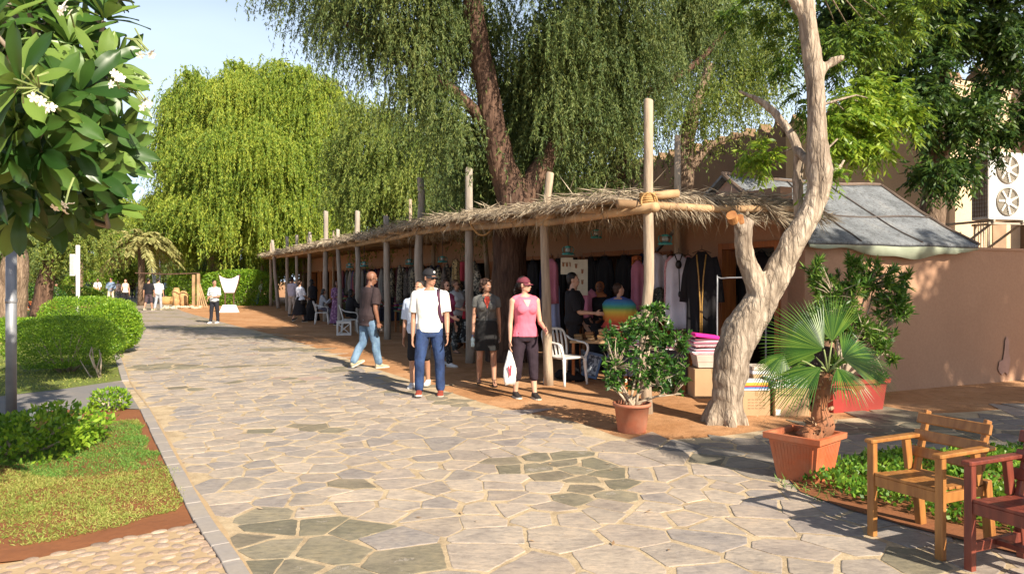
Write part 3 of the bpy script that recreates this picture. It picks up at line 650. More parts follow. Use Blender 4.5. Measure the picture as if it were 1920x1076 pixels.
for i in range(31):
    u = i/30; p = roofpt(u, 0)-DA*.015-Vector((0,0,.055)); s = .04+.13*max(0, math.sin((u-.08)*3.3))**2*(1 if u < .85 else .4)+.02*math.sin(u*23)
    rs.append((p, p-Vector((0,0,s))-DA*.03*math.sin(u*17)))
m.add([p for r in rs for p in r]+[p+DA*.012 for r in rs for p in r], [(2*i, 2*i+1, 2*i+3, 2*i+2) for i in range(30)]+[(62+2*i, 62+2*i+2, 62+2*i+3, 62+2*i+1) for i in range(30)]+[(2*i+1, 2*i+63, 2*i+65, 2*i+3) for i in range(30)]); m.build('sagging_lining', pm('lining', (.33,.36,.27), (.25,.28,.2), 4, .7), T, True)
m = MB(); g0 = roofpt(0,0)+DB*.14; g1 = roofpt(0,1)+DB*.14; g2 = g1+DA*rw; 
tri = [Vector((g0.x,g0.y,2.12)), Vector((g2.x,g2.y,2.12)), Vector((g1.x,g1.y,g1.z-.06))]
m.add(tri+[p+DB*.12 for p in tri], [(0,1,2),(5,4,3),(0,3,4,1),(1,4,5,2),(2,5,3,0)])
m.build('gable_wall', M['pinkwall'], T)
# fort wall with pointed crenels
Fw = empty('fort_wall', 'high shaded mud plaster wall with pointed crenellations behind the trees', 'wall', (9.1,25.7,0))
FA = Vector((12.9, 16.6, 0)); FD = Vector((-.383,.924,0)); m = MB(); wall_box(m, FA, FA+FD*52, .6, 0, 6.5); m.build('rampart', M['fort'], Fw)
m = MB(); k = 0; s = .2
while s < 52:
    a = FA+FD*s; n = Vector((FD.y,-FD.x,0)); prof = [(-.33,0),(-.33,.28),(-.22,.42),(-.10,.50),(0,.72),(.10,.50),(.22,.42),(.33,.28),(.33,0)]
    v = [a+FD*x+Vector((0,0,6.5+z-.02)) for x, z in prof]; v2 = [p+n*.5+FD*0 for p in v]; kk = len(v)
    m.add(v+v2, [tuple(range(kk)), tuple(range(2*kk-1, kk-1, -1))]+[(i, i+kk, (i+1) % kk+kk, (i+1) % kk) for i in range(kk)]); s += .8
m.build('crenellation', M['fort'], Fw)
# cream house on the right
K0 = Vector((10.0,16.9,0))
Kb = empty('cream_house', 'tall sunlit cream plastered house at the right edge behind the terracotta wall', 'building', K0)
m = MB(); wall_box(m, K0, K0+DB*16, .4, 0, 6.1, -1); wall_box(m, K0+DA*.402, K0+DA*5, .4, 0, 6.1, 1); wall_box(m, K0-DA*.02, K0+DB*16-DA*.02, .44, 6.1, 6.22, -1); m.build('wall', M['cream'], Kb)
m = MB()
for s in (1.0, 1.12, 1.3, 1.36): p = K0+DB*s-DA*.05; m.tube([(p.x+.02*math.sin(z*2+s*9), p.y, z) for z in np.linspace(.3, 5.2 if s < 1.2 else 4, 12)], .022 if s != 1.3 else .012, 6)
m.build('pipe', pm('pipe', (.45,.38,.30), (.2,.17,.15), 3), Kb)
m = MB(); m.box(K0+DB*1.75-DA*.012+Vector((0,0,2.6)), (.5,.03,2.6), Matrix((DB, DA, Vector((0,0,1)))).transposed()); m.build('wall_recess', pm('recess', (.36,.24,.15), None, 3), Kb)
# air conditioner on its bracket
ax = Matrix((DB, DA, Vector((0,0,1)))).transposed()
Aloc = wp(1884, 412, 15.6); 
A_ = empty('air_conditioner', 'white two fan air conditioner unit on a metal bracket at the right edge', 'air conditioner', (Aloc.x+.05, Aloc.y, Aloc.z), math.atan2(DB.y, DB.x)-.14)
AW, AH, AD = 1.0, 1.42, .42
m = MB(); m.box((0, AD/2, AH/2), (AW, AD, AH), bev=.02); m.build('casing', M['white_pl'], A_, world=False)
for z in (.38, 1.06):
    m = MB(); m.lathe([(.30,0),(.30,.03),(.285,.03),(.285,.0)], 28); o = m.build('fan_ring', pm('grille', (.45,.40,.32), None, 5), A_, True, False); o.rotation_euler = (R(90),0,0); o.location = (0,-.002,z)
    m = MB(); m.lathe([(.28,0),(.001,.004)], 24); o = m.build('fan_well', pm('well', (.22,.19,.15), (.16,.14,.11), 5), A_, False, False); o.rotation_euler = (R(90),0,0); o.location = (0,-.004,z)
    m = MB()
    for k in range(7): a = k*2*math.pi/7; m.bar((.03*math.cos(a),.03*math.sin(a),.008),(.27*math.cos(a+.4),.27*math.sin(a+.4),.02),.05,.006)
    m.lathe([(.085,.0),(.085,.03),(.001,.032)], 16); o = m.build('fan_blade', M['white_pl'], A_, False, False); o.rotation_euler = (R(90),0,0); o.location = (0,-.012,z)
    m = MB()
    for r in np.linspace(.08,.28,7): m.tube([(r*math.cos(a), r*math.sin(a), .045) for a in np.linspace(0, 2*math.pi, 25)], .003, 4)
    o = m.build('fan_guard', pm('grille', (.45,.40,.32)), A_, False, False); o.rotation_euler = (R(90),0,0); o.location = (0,0,z)
m = MB()
for i in range(9): m.box((-AW/2-.006, .05+i*.04, AH/2), (.012,.008,AH-.12))
for i in range(16): m.box((-AW/2-.006, .21, .09+i*.083), (.012,.36,.008))
m.build('side_grille', pm('grille_dark', (.22,.13,.07), None, 5), A_, world=False)
m = MB()
for x in (-.4,.4):
    m.bar((x,-.05,-.03),(x,1.2,-.03),.05,.05); m.bar((x,-.02,-.06),(x,1.1,-.75),.04,.04); m.bar((x,1.12,-.0),(x,1.12,-.85),.05,.05)
m.bar((-.5,.02,-.08),(.5,.02,-.08),.04,.04); m.build('bracket', pm('bracket', (.42,.36,.28), None, 6), A_, world=False)
# railing glimpsed above the wall
m = MB(); ra = K0+DB*2.4-DA*1.2
for i in range(22): p = ra+DB*(i*.12); m.tube([(p.x,p.y,0), (p.x,p.y,2.75)], .012, 5)
for z in (.3, 2.3, 2.72): m.bar((ra.x,ra.y,z), tuple(ra+DB*2.6+Vector((0,0,z))), .03, .03)
tag(m.build('railing', M['white_pl']), 'pale metal bar railing behind the wall below the air conditioner', 'railing')
# ================================================================ THE VERANDA
def post_pt(Y): return Vector((PL(Y), Y, 0))
V_ = empty('thatched_veranda', 'long veranda of rough tree trunk posts carrying a dry palm thatch roof', 'veranda', (1.65, 9.0, 0))
# px at roof, base Y, top z, roof z, bend
POSTS = [(9.0,3.80,2.55,.064),(11.4,3.26,2.60,.07),(14.5,3.8,2.74,.085),(17.4,4.0,2.83,.10),(20.2,3.35,2.80,.09),(23.5,3.8,2.82,.09),(26.2,3.4,2.84,.08),(28.9,4.3,2.88,.10),(32.4,3.7,2.92,.09),(35.9,3.8,2.95,.08),(39,3.9,2.98,.09),(42.5,3.9,3.02,.10),(46,3.9,3.07,.09),(51,3.97,3.12,.10)]
def roof_z(Y): return float(np.interp(Y, [p[0] for p in POSTS], [p[2] for p in POSTS]))
for k, (Y, tz, rz_, r) in enumerate(POSTS):
    b = post_pt(Y); n = 12; pts = []; rr = []
    lean = {0: (-.02,0), 1: (-.09,.0), 2: (-.02,.0), 3: (-.05,0), 5: (-.03,0), 11: (-.35,0)}.get(k, (rnd.uniform(-.08,.08), 0))
    for i in range(n+1):
        z = tz*i/n; f = i/n; w_ = .035*noise.noise(Vector((k*3.1, z*.8, 0))); w2 = .03*noise.noise(Vector((k*5.7, z*.9, 7)))
        x = b.x+lean[0]*f+w_
        if k == 1: x = b.x-.10*f+(.12*max(0, f-.75)/.25)
        if k == 0: x = b.x+.01+(-.045*math.sin(min(1, z/1.6)*math.pi))+w_*.3
        if k == 3: x += .05*math.sin(f*9)
        pts.append((x, b.y+w2, z if i else -.1)); rr.append(r*(1.08-.22*f)*(1+.08*noise.noise(Vector((k, i*.9, 3)))))
    pts.append((pts[-1][0]+.005, pts[-1][1], tz+.02)); rr.append(rr[-1]*.75)
    m = MB(); m.tube(pts, rr, 12, jit=.12, seed=k); o = m.build('post', M['wood_pole'] if k in (0,1,13,12) else M['wood_pole2'], V_, True)
for (px, Yb, tz) in ((1262,12.8,4.05),(772,27.2,4.55),(815,24.7,4.0),(728,30.2,4.25),(628,40.6,4.3),(572,49,4.8),(905,19.5,3.55)):   # poles at the back poking through the roof
    x = (px-960)/F*Yb; m = MB(); lx = -.25 if px == 905 else rnd.uniform(-.08,.08)
    m.tube([(x-lx,Yb-.35,0),(x-lx*.5,Yb-.35,2),(x,Yb-.35,tz)], [.075,.07,.055], 10, jit=.15, seed=px); m.build('back_post', M['wood_pole'], V_, True)
# beams
for i in range(len(POSTS)-1):
    a = post_pt(POSTS[i][0]); b = post_pt(POSTS[i+1][0]); za = POSTS[i][2]-.07; zb = POSTS[i+1][2]-.07; d = (b-a).normalized()
    off = Vector((-.08,-.03,0)); m = MB(); ex = .30 if i == 0 else .25
    p0 = a-d*ex+off; p1 = b+d*.2+off; mid = (p0+p1)/2
    m.tube([(p0.x,p0.y,za+.0), (mid.x,mid.y,(za+zb)/2-.02+rnd.uniform(-.03,.02)), (p1.x,p1.y,zb-.03)], [.058,.062,.052], 12, jit=.12, seed=i); m.build('front_beam', M['wood_beam'], V_, True)
A0 = post_pt(9.0); E1 = C0+DA*-.15-DB*-.05
e0 = A0-DB*.38+DA*.07; e1 = A0+DB*2.9+DA*.05
m = MB(); m.tube([(e0.x,e0.y,2.54),(A0.x+.82+.0,A0.y+.43,2.53),(e1.x,e1.y,2.60)], [.05,.048,.044], 12, jit=.08); m.build('end_beam', M['wood_beam'], V_, True)
m = MB(); q = A0+Vector((0,-.0,0)); m.tube([(q.x+.02,q.y+.12,2.66),(q.x+.2,q.y+.17,2.67),(q.x+.42,q.y+.24,2.70)], [.042,.048,.05], 12, jit=.2); m.build('log', M['wood_beam'], V_, True)
for t0 in np.arange(.9, 43, 1.35):
    Y = 9+.9119*t0; a = post_pt(Y)-DB*(.25+rnd.uniform(0,.25)); b = a+DB*2.95; z = roof_z(Y)
    m = MB(); m.tube([(a.x,a.y,z-.03),((a.x+b.x)/2,(a.y+b.y)/2,z+rnd.uniform(-.03,.03)),(b.x,b.y,z-.02)], [.045,.05,.045], 8, jit=.15, seed=t0); m.build('rafter', M['wood_beam'], V_, True)
m = MB()                                        # rope lashing at the corner post
for k in range(9):
    z = 2.47+k*.024; m.tube([(A0.x+.0+.092*math.cos(a), A0.y+.092*math.sin(a), z+.006*math.sin(a*2+k)) for a in np.linspace(0,2*math.pi,18)], .0125, 6)
for s in (-1,1): m.tube([(A0.x+.095*s*math.cos(a)*1.0, A0.y-.10-.01*math.sin(a*3), 2.56+.11*math.sin(a)*s) for a in np.linspace(-1.5,1.5,10)], .012, 6)
m.build('rope_lashing', M['rope'], V_, True)
m = MB(); q = wp(905,417,13.6); m.tube([(q.x-.25+.5*u, q.y-.02, 2.74-.30*math.sin(math.pi*u)**.7) for u in np.linspace(0,1,12)], .02, 7); m.build('hanging_rope', M['rope'], V_, True)
# thatch mat: bumpy slab, then dry palm strips over and round its edges
nu, nv = 260, 16; Lr = 46.5
def th(u, v, top=True):
    s = u*Lr+.16; Y = 9+.9119*s; base = Vector((1.65-.4104*s, Y, 0)); w_ = -.38+3.0*v+(.10*noise.noise(Vector((s*2.5,0,5))) if v < .1 else 0)
    z = roof_z(Y)+.035+.02*v
    if top: z += .085+.06*noise.noise(Vector((s*1.4, w_*2, 1)))+.05*noise.noise(Vector((s*5, w_*5, 1)))-(.05 if v in (0,1) or u in (0,1) else 0)
    return Vector((base.x+DB.x*w_, base.y+DB.y*w_, z))
vs = [th(i/nu, j/nv) for i in range(nu+1) for j in range(nv+1)]; n0 = len(vs); vs += [th(i/nu, j/nv, False) for i in range(nu+1) for j in range(nv+1)]; fs = []
for i in range(nu):
    for j in range(nv): a = i*(nv+1)+j; fs += [(a, a+nv+1, a+nv+2, a+1), (a+n0, a+1+n0, a+nv+2+n0, a+nv+1+n0)]
    a = i*(nv+1); fs.append((a, a+n0, a+nv+1+n0, a+nv+1)); a += nv; fs.append((a, a+nv+1, a+nv+1+n0, a+n0))
for j in range(nv): fs.append((j, j+1, j+1+n0, j+n0)); a = nu*(nv+1)+j; fs.append((a, a+n0, a+1+n0, a+1))
m = MB(); m.add(vs, fs); tm = m.build('thatch_mat', M['thatch'], V_, True)
Q = []
def strips(n, s0, s1, w0, w1, zoff, dirf, l, wd):
    s = rng.uniform(s0, s1, n); w_ = rng.uniform(w0, w1, n); Y = 9+.9119*s; z = np.interp(Y, [p[0] for p in POSTS], [p[2] for p in POSTS])+.1+rng.uniform(zoff[0], zoff[1], n)
    clump = np.array([noise.noise(Vector((a*3, b*3, 2))) for a, b in zip(s, w_)])
    p = np.stack([1.65-.4104*s+DB.x*w_, Y+DB.y*w_, z+clump*.03], 1); a = dirf(n, clump); Q.append(leafq(p, a, rng.uniform(l[0], l[1], n)*(1+clump*.5), rng.uniform(wd[0], wd[1], n), rng))
DAn = np.array(DA); DBn = np.array(DB); Zn = np.array([0,0,1.])
strips(9000, .16, 12, -.4, 2.6, (.02,.12), lambda n, c: rng.normal(size=(n,3))*[1,1,.16], (.12,.38), (.008,.02))
strips(5000, 12, 46, -.4, 2.6, (.02,.14), lambda n, c: rng.normal(size=(n,3))*[1,1,.16], (.2,.5), (.015,.04))
strips(2600, .12, 14, -.45, -.3, (-.08,.08), lambda n, c: -DBn*rng.uniform(.0,.9,(n,1))-Zn*rng.uniform(.1,.8,(n,1))+DAn*rng.normal(size=(n,1))*.9, (.08,.24), (.006,.015))
strips(2600, 14, 46, -.45, -.3, (-.06,.1), lambda n, c: -DBn*rng.uniform(.2,1,(n,1))-Zn*rng.uniform(-.3,.8,(n,1))+DAn*rng.normal(size=(n,1))*1.2, (.1,.3), (.015,.035))
strips(2600, .12, .22, .05, 2.65, (-.08,.06), lambda n, c: -DAn*rng.uniform(.1,.8,(n,1))-Zn*rng.uniform(.3,1.2,(n,1))+DBn*rng.normal(.25,.4,(n,1)), (.12,.34), (.006,.016))
strips(4000, .25, 12, -.3, 2.2, (-.12,-.06), lambda n, c: -Zn*rng.uniform(.5,1.2,(n,1))+rng.normal(size=(n,3))*.5, (.08,.42), (.006,.014))
quads_obj('palm_strip', np.concatenate(Q), L['thatch'], V_).update_tag()
# a bundle of longer fronds drooping over the end beam
for k in range(22):
    w_ = .9+rnd.random()**.7*1.75; p = A0+DB*w_+DA*(.24)+Vector((0,0,2.72)); m = MB(); d = (DB*rnd.uniform(.2,1.0)-DA*rnd.uniform(.15,.6)).normalized()
    pts = [p-d*.3+Vector((0,0,.05+rnd.random()*.06))]+[p+d*(.12*i)-Vector((0,0,.014*i*i*rnd.uniform(.9,1.4))) for i in range(5)]
    P = []; 
    for i in range(60):
        f = rnd.random(); j = int(f*(len(pts)-1)); q = pts[j].lerp(pts[j+1], f*(len(pts)-1)-j); P.append(q)
    P = np.array([tuple(x) for x in P]); a = np.array(tuple(d))[None]*.8+rng.normal(size=P.shape)*.35-Zn*.45
    quads_obj('dry_frond', leafq(P, a, rng.uniform(.12,.34,len(P)), np.full(len(P), .012), rng), L['thatch'], V_)

# ================================================================ TREES
def make_limb(m, pts, rad, n=14, jit=.18, seed=0, sub=6, wob=.0):
    sp = spline(pts, sub); rr = interp(list(rad), sub)
    if wob: sp = [p+Vector((noise.noise(p*1.3), noise.noise(p*1.3+Vector((9,0,0))), 0))*wob for p in sp]
    m.tube(sp, rr, n, jit=jit, seed=seed)
def blob(px, py, d, rx, ry, rd=None):
    c = wp(px, py, d); return (np.array(tuple(c)), np.array([rx/F*d, rd if rd else (rx+ry)/2/F*d, ry/F*d]))
def tips_in(blobs, per_m2, rg, shell=.55):
    P = []; O = []
    for c, r in blobs:
        n = max(3, int(per_m2*(r[0]*r[1]*r[2])**(2/3)*12)); d = unit(rg.normal(size=(n,3))); k = rg.uniform(shell, 1, (n,1))
        P.append(c+d*r*k); O.append(d)
    return np.concatenate(P), np.concatenate(O)
def weeping(blobs, tips_per, strands, Ls, per, ll, lw, rg, jit=.3, out=.4, shell=.5, curl=.25, sp=.5):
    T, O = tips_in(blobs, tips_per, rg, shell); n = len(T)
    S = np.repeat(T, strands, 0)+rg.normal(size=(n*strands,3))*jit*np.array([1,1,.6]); OO = np.repeat(O, strands, 0)*[1,1,.3]+rg.normal(size=(n*strands,3))*.35*[1,1,.3]
    Lg = rg.uniform(Ls[0], Ls[1], (len(S),1))*np.repeat(rg.uniform(.6,1.3,(n,1)), strands, 0)
    k = rg.uniform(0, 1, (len(S), per, 1)); ph = rg.uniform(0, 6, (len(S),1,1))
    P = S[:,None]+OO[:,None]*out*Lg[:,None]*k**.6+np.array([0,0,-1.])*(k**1.25)*Lg[:,None]+curl*.12*np.concatenate([np.sin(k*5+ph), np.cos(k*4+ph), 0*k], 2)*Lg[:,None]
    A = rg.normal(size=P.shape)*sp+np.array([0,0,-.9]); P = P.reshape(-1,3); A = A.reshape(-1,3)
    return leafq(P, A, rg.uniform(.6,1.3,len(P))*ll, rg.uniform(.7,1.2,len(P))*lw, rg)
def core(blobs, n, size, rg):                # sparse twig leaves inside the crown that close the gaps
    P = []
    for c, r in blobs:
        k = int(n*(r[0]*r[1]*r[2])**(2/3)); P.append(c+unit(rg.normal(size=(k,3)))*r*rg.uniform(0,.8,(k,1)))
    P = np.concatenate(P); return leafq(P, rg.normal(size=P.shape)-[0,0,.6], rg.uniform(.6,1.2,len(P))*size, rg.uniform(.5,.9,len(P))*size*.5, rg)
def tree(name, label, base, trunks, bark, crown_parts, group=None, cat='tree', smooth=True):
    o = empty(name, label, cat, base, 0, group); m = MB()
    for i, (pts, rad) in enumerate(trunks): make_limb(m, pts, rad, seed=i*3+base[0], wob=.06)
    m.build('trunk', bark, o, True)
    for V, mt in crown_parts: quads_obj('crown', V, mt, o)
    return o
def trunk_px(d, pts, radpx):                # pts (px,py), radius in px
    return [wp(x, y, d) for x, y in pts], [r/F*d for r in radpx]
rg = np.random.default_rng(11)
# bright weeping tree in the middle distance
B1 = [blob(352,140,50,16,12), blob(432,118,50,18,12), blob(525,120,50,24,12), blob(645,215,50,18,26), blob(315,255,50,14,26), blob(385,160,50,20,14), blob(600,160,50,22,16), blob(470,185,51,105,55), blob(400,215,52,70,70), blob(560,175,51,70,50), blob(355,200,51,28,45), blob(380,300,51,60,90), blob(480,290,50,120,95), blob(590,250,51,60,80), blob(340,280,52,30,50), blob(450,385,50,150,60), blob(335,405,51,58,45), blob(580,380,50,70,70), blob(300,390,52,30,40), blob(625,320,51,35,70)]
cr = np.concatenate([weeping(B1, 1.0, 25, (.8,2.8), 56, .21, .055, rg, jit=.38, shell=.55, sp=.38), core(B1, 260, .35, rg)])
tb = gp(405, 577); t1, r1 = trunk_px(51, [(405,577),(408,520),(402,470),(430,400),(470,300)], [16,14,13,10,6])
t2, r2 = trunk_px(51, [(404,500),(385,460),(350,400)], [9,8,5]); t3, r3 = trunk_px(51, [(408,510),(440,465),(520,400)], [8,7,5])
tree('weeping_tree', 'tall bright yellow green weeping tree in full sun beyond the end of the veranda', (t1[0].x, 51, 0), [(t1,r1),(t2,r2),(t3,r3)], M['bark_mid'], [(cr, L['willow'])])
# second, behind the veranda
B2 = [blob(700,230,33,60,60), blob(740,310,32,80,80), blob(690,370,32,60,50), blob(800,270,31,70,80), blob(780,370,30,90,50), blob(650,300,34,35,60), blob(850,340,30,60,70)]
t1, r1 = trunk_px(32, [(745,600),(742,500),(735,400),(745,280)], [14,12,10,6])
tree('weeping_tree', 'pale green weeping tree rising behind the middle of the thatched roof', (t1[0].x, 32, 0), [(t1,r1)], M['bark_mid'], [(np.concatenate([weeping(B2, 1.4, 15, (.7,2.1), 44, .15, .040, rg, jit=.4, shell=.4, sp=.4), core(B2, 380, .3, rg)]), L['willow2'])])
# darker ones right of it
B3 = [blob(900,330,24,70,70), blob(870,380,23,80,50), blob(960,280,24,60,90), blob(1080,290,22,80,80), blob(1060,350,21,90,45), blob(1150,260,22,60,70)]
t1, r1 = trunk_px(22, [(1160,620),(1150,420),(1150,350),(1175,280),(1190,200)], [22,20,18,14,8]); t2, r2 = trunk_px(22, [(1150,370),(1125,300),(1110,220)], [12,10,6])
tree('weeping_tree', 'dark shaded weeping tree with forked trunk, between great trunk and corner post', (t1[0].x, 22, 0), [(t1,r1),(t2,r2)], M['bark_dark'], [(np.concatenate([weeping(B3, 2.0, 12, (.5,1.4), 26, .11, .036, rg, jit=.35, shell=.3), core(B3, 500, .2, rg)]), L['ghaf'])])
B4 = [blob(1370,60,21,110,80), blob(1330,170,20,90,55), blob(1400,140,21,70,70), blob(1240,190,20,50,50), blob(1450,30,22,60,60), blob(1290,60,21,80,80)]
t1, r1 = trunk_px(20, [(1275,620),(1280,420),(1285,300),(1292,235),(1330,120)], [18,17,16,14,8]); t2, r2 = trunk_px(20, [(1285,330),(1330,275),(1400,250)], [8,7,4])
tree('weeping_tree', 'sunlit pale weeping tree in front of the crenellated fort wall', (t1[0].x, 20, 0), [(t1,r1),(t2,r2)], M['bark_mid'], [(np.concatenate([weeping(B4, 1.9, 12, (.5,1.5), 28, .10, .032, rg, jit=.35, shell=.35), core(B4, 300, .18, rg)]), L['willow2'])])
# the great tree growing through the veranda
B5 = [blob(640,20,15.5,80,45), blob(720,70,15,70,60), blob(560,-60,15.5,90,45), blob(800,60,14.5,80,70), blob(800,170,14.6,60,60), blob(900,60,16.2,60,80), blob(1020,80,14.6,45,70), blob(1030,210,15.6,50,45), blob(1060,60,14.4,100,90), blob(1060,190,14.6,80,60), blob(1180,90,15,100,90), blob(1150,200,15,60,50), blob(1010,280,15.5,60,50), blob(800,-70,14.3,150,60,2.0), blob(1100,-80,14.5,190,80,2.5), blob(700,-60,15,100,60), blob(1290,20,16,90,80), blob(880,260,16,50,60), blob(1000,180,16.5,120,80), blob(1100,120,17,120,100), blob(985,150,16.2,40,60), blob(840,220,14.4,40,45), blob(900,330,17,60,50), blob(960,330,17,50,40)]
TB = Vector(((960-960)/F*14.9, 14.9, 0))
tr = [([wp(958,690,14.9), wp(952,560,14.9), wp(958,430,14.9), wp(962,375,14.9), wp(940,300,14.8), wp(922,210,14.7), wp(905,120,14.7), wp(888,20,14.6), wp(890,-80,14.6)], [.50,.36,.34,.37,.27,.24,.22,.20,.17]),
      ([wp(965,400,14.9), wp(1005,330,15.0), wp(1060,230,15.2), wp(1120,120,15.3), wp(1180,20,15.4)], [.30,.22,.18,.15,.10]),
      ([wp(930,250,14.8), wp(860,180,14.6), wp(760,110,14.8), wp(640,40,15)], [.14,.11,.08,.04]),
      ([wp(1060,240,15.2), wp(1160,200,15.2), wp(1290,130,15.6), wp(1360,60,15.8)], [.11,.09,.07,.04])]
cr = np.concatenate([weeping(B5, 3.2, 14, (.35,1.25), 44, .085, .021, rg, jit=.28, shell=.25, sp=.45), core(B5, 1500, .17, rg)])
tree('ghaf_tree', 'great dark trunked tree growing up through the thatched roof behind the walking women', (TB.x, TB.y, 0), tr, M['bark_dark'], [(cr, L['ghaf'])])
# forked tree in the right foreground
tb = gp(1358, 792); D8 = tb.y
def f8(px, py, dd=0): return wp(px, py, D8+dd)
fk = [([f8(1357,800), f8(1362,740), f8(1368,690), f8(1392,620), f8(1428,560), f8(1462,505), f8(1492,445), f8(1527,375), f8(1538,320), f8(1532,240), f8(1528,150), f8(1519,60), f8(1508,-30), f8(1500,-160)], [.205,.175,.20,.21,.178,.15,.135,.12,.145,.105,.10,.095,.085,.06]),
      ([f8(1432,575,-.02), f8(1412,520,-.05), f8(1396,470,-.08), f8(1394,430,-.1), f8(1405,410,-.12)], [.15,.115,.095,.095,.065]),
      ([f8(1393,450,-.1), f8(1385,425,-.14), f8(1376,412,-.16)], [.06,.055,.055]),
      ([f8(1530,345), f8(1548,325,.1), f8(1572,318,.2), f8(1583,300,.25)], [.08,.045,.03,.02]),
      ([f8(1530,150), f8(1552,122), f8(1580,108)], [.06,.045,.04]),
      ([f8(1497,640-200,.35), f8(1496,350,.4), f8(1498,285,.4), f8(1470,235,.5), f8(1430,195,.6), f8(1385,170,.7)], [.055,.06,.06,.05,.04,.025]),
      ([f8(1530,320), f8(1510,295,.2), f8(1497,280,.35)], [.05,.05,.055]),
      ([f8(1515,40), f8(1480,-10), f8(1430,-60)], [.07,.06,.05])]
Ft = empty('forked_tree', 'leaning pale barked tree forking above the cardboard boxes, one limb sawn off', 'tree', (tb.x, tb.y, 0)); m = MB()
for i, (p, r) in enumerate(fk): make_limb(m, p, r, n=20, jit=.16, seed=i*7, sub=7, wob=.03)
for a in (0.3, 1.4, 2.6, 3.7, 4.8, 5.7):      # root flare
    m.tube([tb+Vector((.13*math.cos(a),.13*math.sin(a),.22)), tb+Vector((.2*math.cos(a),.2*math.sin(a),.05)), tb+Vector((.25*math.cos(a),.25*math.sin(a),-.05))], [.055,.065,.05], 9, jit=.2, seed=a)
trk = remeshed('trunk', m, .022, M['bark'], None, 2, .011, 9, 3, flat=(1.6,1.6,.22)); trk.parent = Ft; trk.matrix_parent_inverse = Matrix.Translation(-Ft.location)
m = MB(); q = f8(1374,409,-.2); m.tube([q+Vector((.02,.03,-.03)), q+Vector((-.02,-.04,.03))], [.058,.06], 14, jit=.2); q = f8(1388,413,-.16); m.tube([q+Vector((0,0,-.03)), q+Vector((-.02,-.03,.045))], [.05,.05], 12, jit=.2)
m.build('sawn_end', pm('fresh_cut', (.42,.20,.07), (.30,.12,.04), 12, .7, .4), Ft)
def sprays(T, O, per, rl, leaflets, ll, lw, rg, droop=.7):
    n = len(T); S = np.repeat(T, per, 0); D = unit(np.repeat(O, per, 0)*.8+rg.normal(size=(n*per,3))*.8+[0,0,-.25]); Lr_ = rg.uniform(.6,1.2,(len(S),1))*rl
    k = np.linspace(.12, 1, leaflets)[None,:,None]*np.ones((len(S),1,1)); P = S[:,None]+D[:,None]*k*Lr_[:,None]+np.array([0,0,-1.])*(k**2)*Lr_[:,None]*droop*.6
    side = unit(np.cross(D, [0,0,1.])+1e-6)[:,None]*np.where(np.arange(leaflets) % 2, 1, -1)[None,:,None]
    A = side*.75+D[:,None]*.55+np.array([0,0,-1.])*droop+rg.normal(size=P.shape)*.16
    P = P.reshape(-1,3); A = A.reshape(-1,3); return leafq(P, A, rg.uniform(.75,1.2,len(P))*ll, np.full(len(P), lw)*rg.uniform(.8,1.2,len(P)), rg)
Bf = [blob(1585,225,9.2,45,45), blob(1630,265,9.3,50,35), blob(1660,215,9.4,45,40), blob(1600,175,9.4,35,30), blob(1570,275,9.2,30,20), blob(1650,180,9.6,40,30), blob(1410,285,9.3,28,12), blob(1440,300,9.3,18,8), blob(1548,335,8.6,10,8)]
T, O = tips_in(Bf, 15, rg, .2); cr = sprays(T, O, 9, .28, 13, .10, .030, rg)
Bf2 = [blob(1620,60,10.2,90,70), blob(1570,130,10.3,40,40), blob(1480,110,10.6,35,60), blob(1450,20,10.5,60,40), blob(1700,20,10.6,90,60), blob(1540,-60,10,120,50), blob(1380,20,11,40,30), blob(1500,195,10.7,20,40)]
T2, O2 = tips_in(Bf2, 7, rg, .1); cr2 = sprays(T2, O2, 9, .28, 13, .085, .025, rg)
quads_obj('crown', cr, L['neem_lit'], Ft); quads_obj('crown', cr2, L['neem'], Ft)  # sunlit clump gets the leaf colour with sunlight painted in
m = MB()
for i in range(0, len(T), 14): 
    c = min((wp(1530,300,8.6), wp(1532,200,8.5), wp(1528,130,8.5)), key=lambda q: (q-Vector(T[i])).length); mid = c.lerp(Vector(T[i]), .5)+Vector((0,0,.12)); m.tube([c, mid, Vector(T[i])], [.018,.011,.004], 5)
for i in range(0, len(T2), 12):
    c = min((wp(1522,60,8.7), wp(1510,-40,8.9), wp(1580,108,8.5)), key=lambda q: (q-Vector(T2[i])).length); mid = c.lerp(Vector(T2[i]), .5)+Vector((0,0,.15)); m.tube([c, mid, Vector(T2[i])], [.02,.012,.004], 5)
m.build('branch', M['bark'], Ft, True)
# dark neem on the right
Bn = [blob(1720,180,14,90,90), blob(1820,220,14,80,80), blob(1760,60,14,120,80), blob(1880,80,14,80,100), blob(1860,-60,14,140,80,2.6), blob(1640,-20,14.5,110,70,2.4), blob(1800,310,13.6,45,40), blob(1735,320,13.6,40,40), blob(1960,200,14,60,100), blob(1650,150,14.5,60,80), blob(1880,260,14,40,25), blob(1560,60,15,60,80)]
T, O = tips_in(Bn, 3.4, rg, .15); cr = np.concatenate([sprays(T, O, 11, .34, 13, .12, .038, rg), core(Bn, 1700, .2, rg)])
t1 = [wp(1738,600,15), wp(1748,420,15), wp(1755,345,15), wp(1745,280,15), wp(1760,150,14.6), wp(1790,0,14.5)]; m = MB()
tn = empty('neem_tree', 'dark leafy neem tree overhanging the felt roof and the cream house', 'tree', (t1[0].x, 15, 0))
make_limb(m, t1, [.30,.24,.26,.2,.15,.1], seed=2, wob=.05); make_limb(m, [wp(1748,300,15), wp(1830,230,14.6), wp(1900,130,14.4)], [.13,.1,.06], seed=5); make_limb(m, [wp(1745,290,15), wp(1690,200,14.6), wp(1650,80,14.5)], [.14,.1,.06], seed=8)
m.build('trunk', M['bark_mid'], tn, True); quads_obj('crown', cr, L['neemd'], tn)
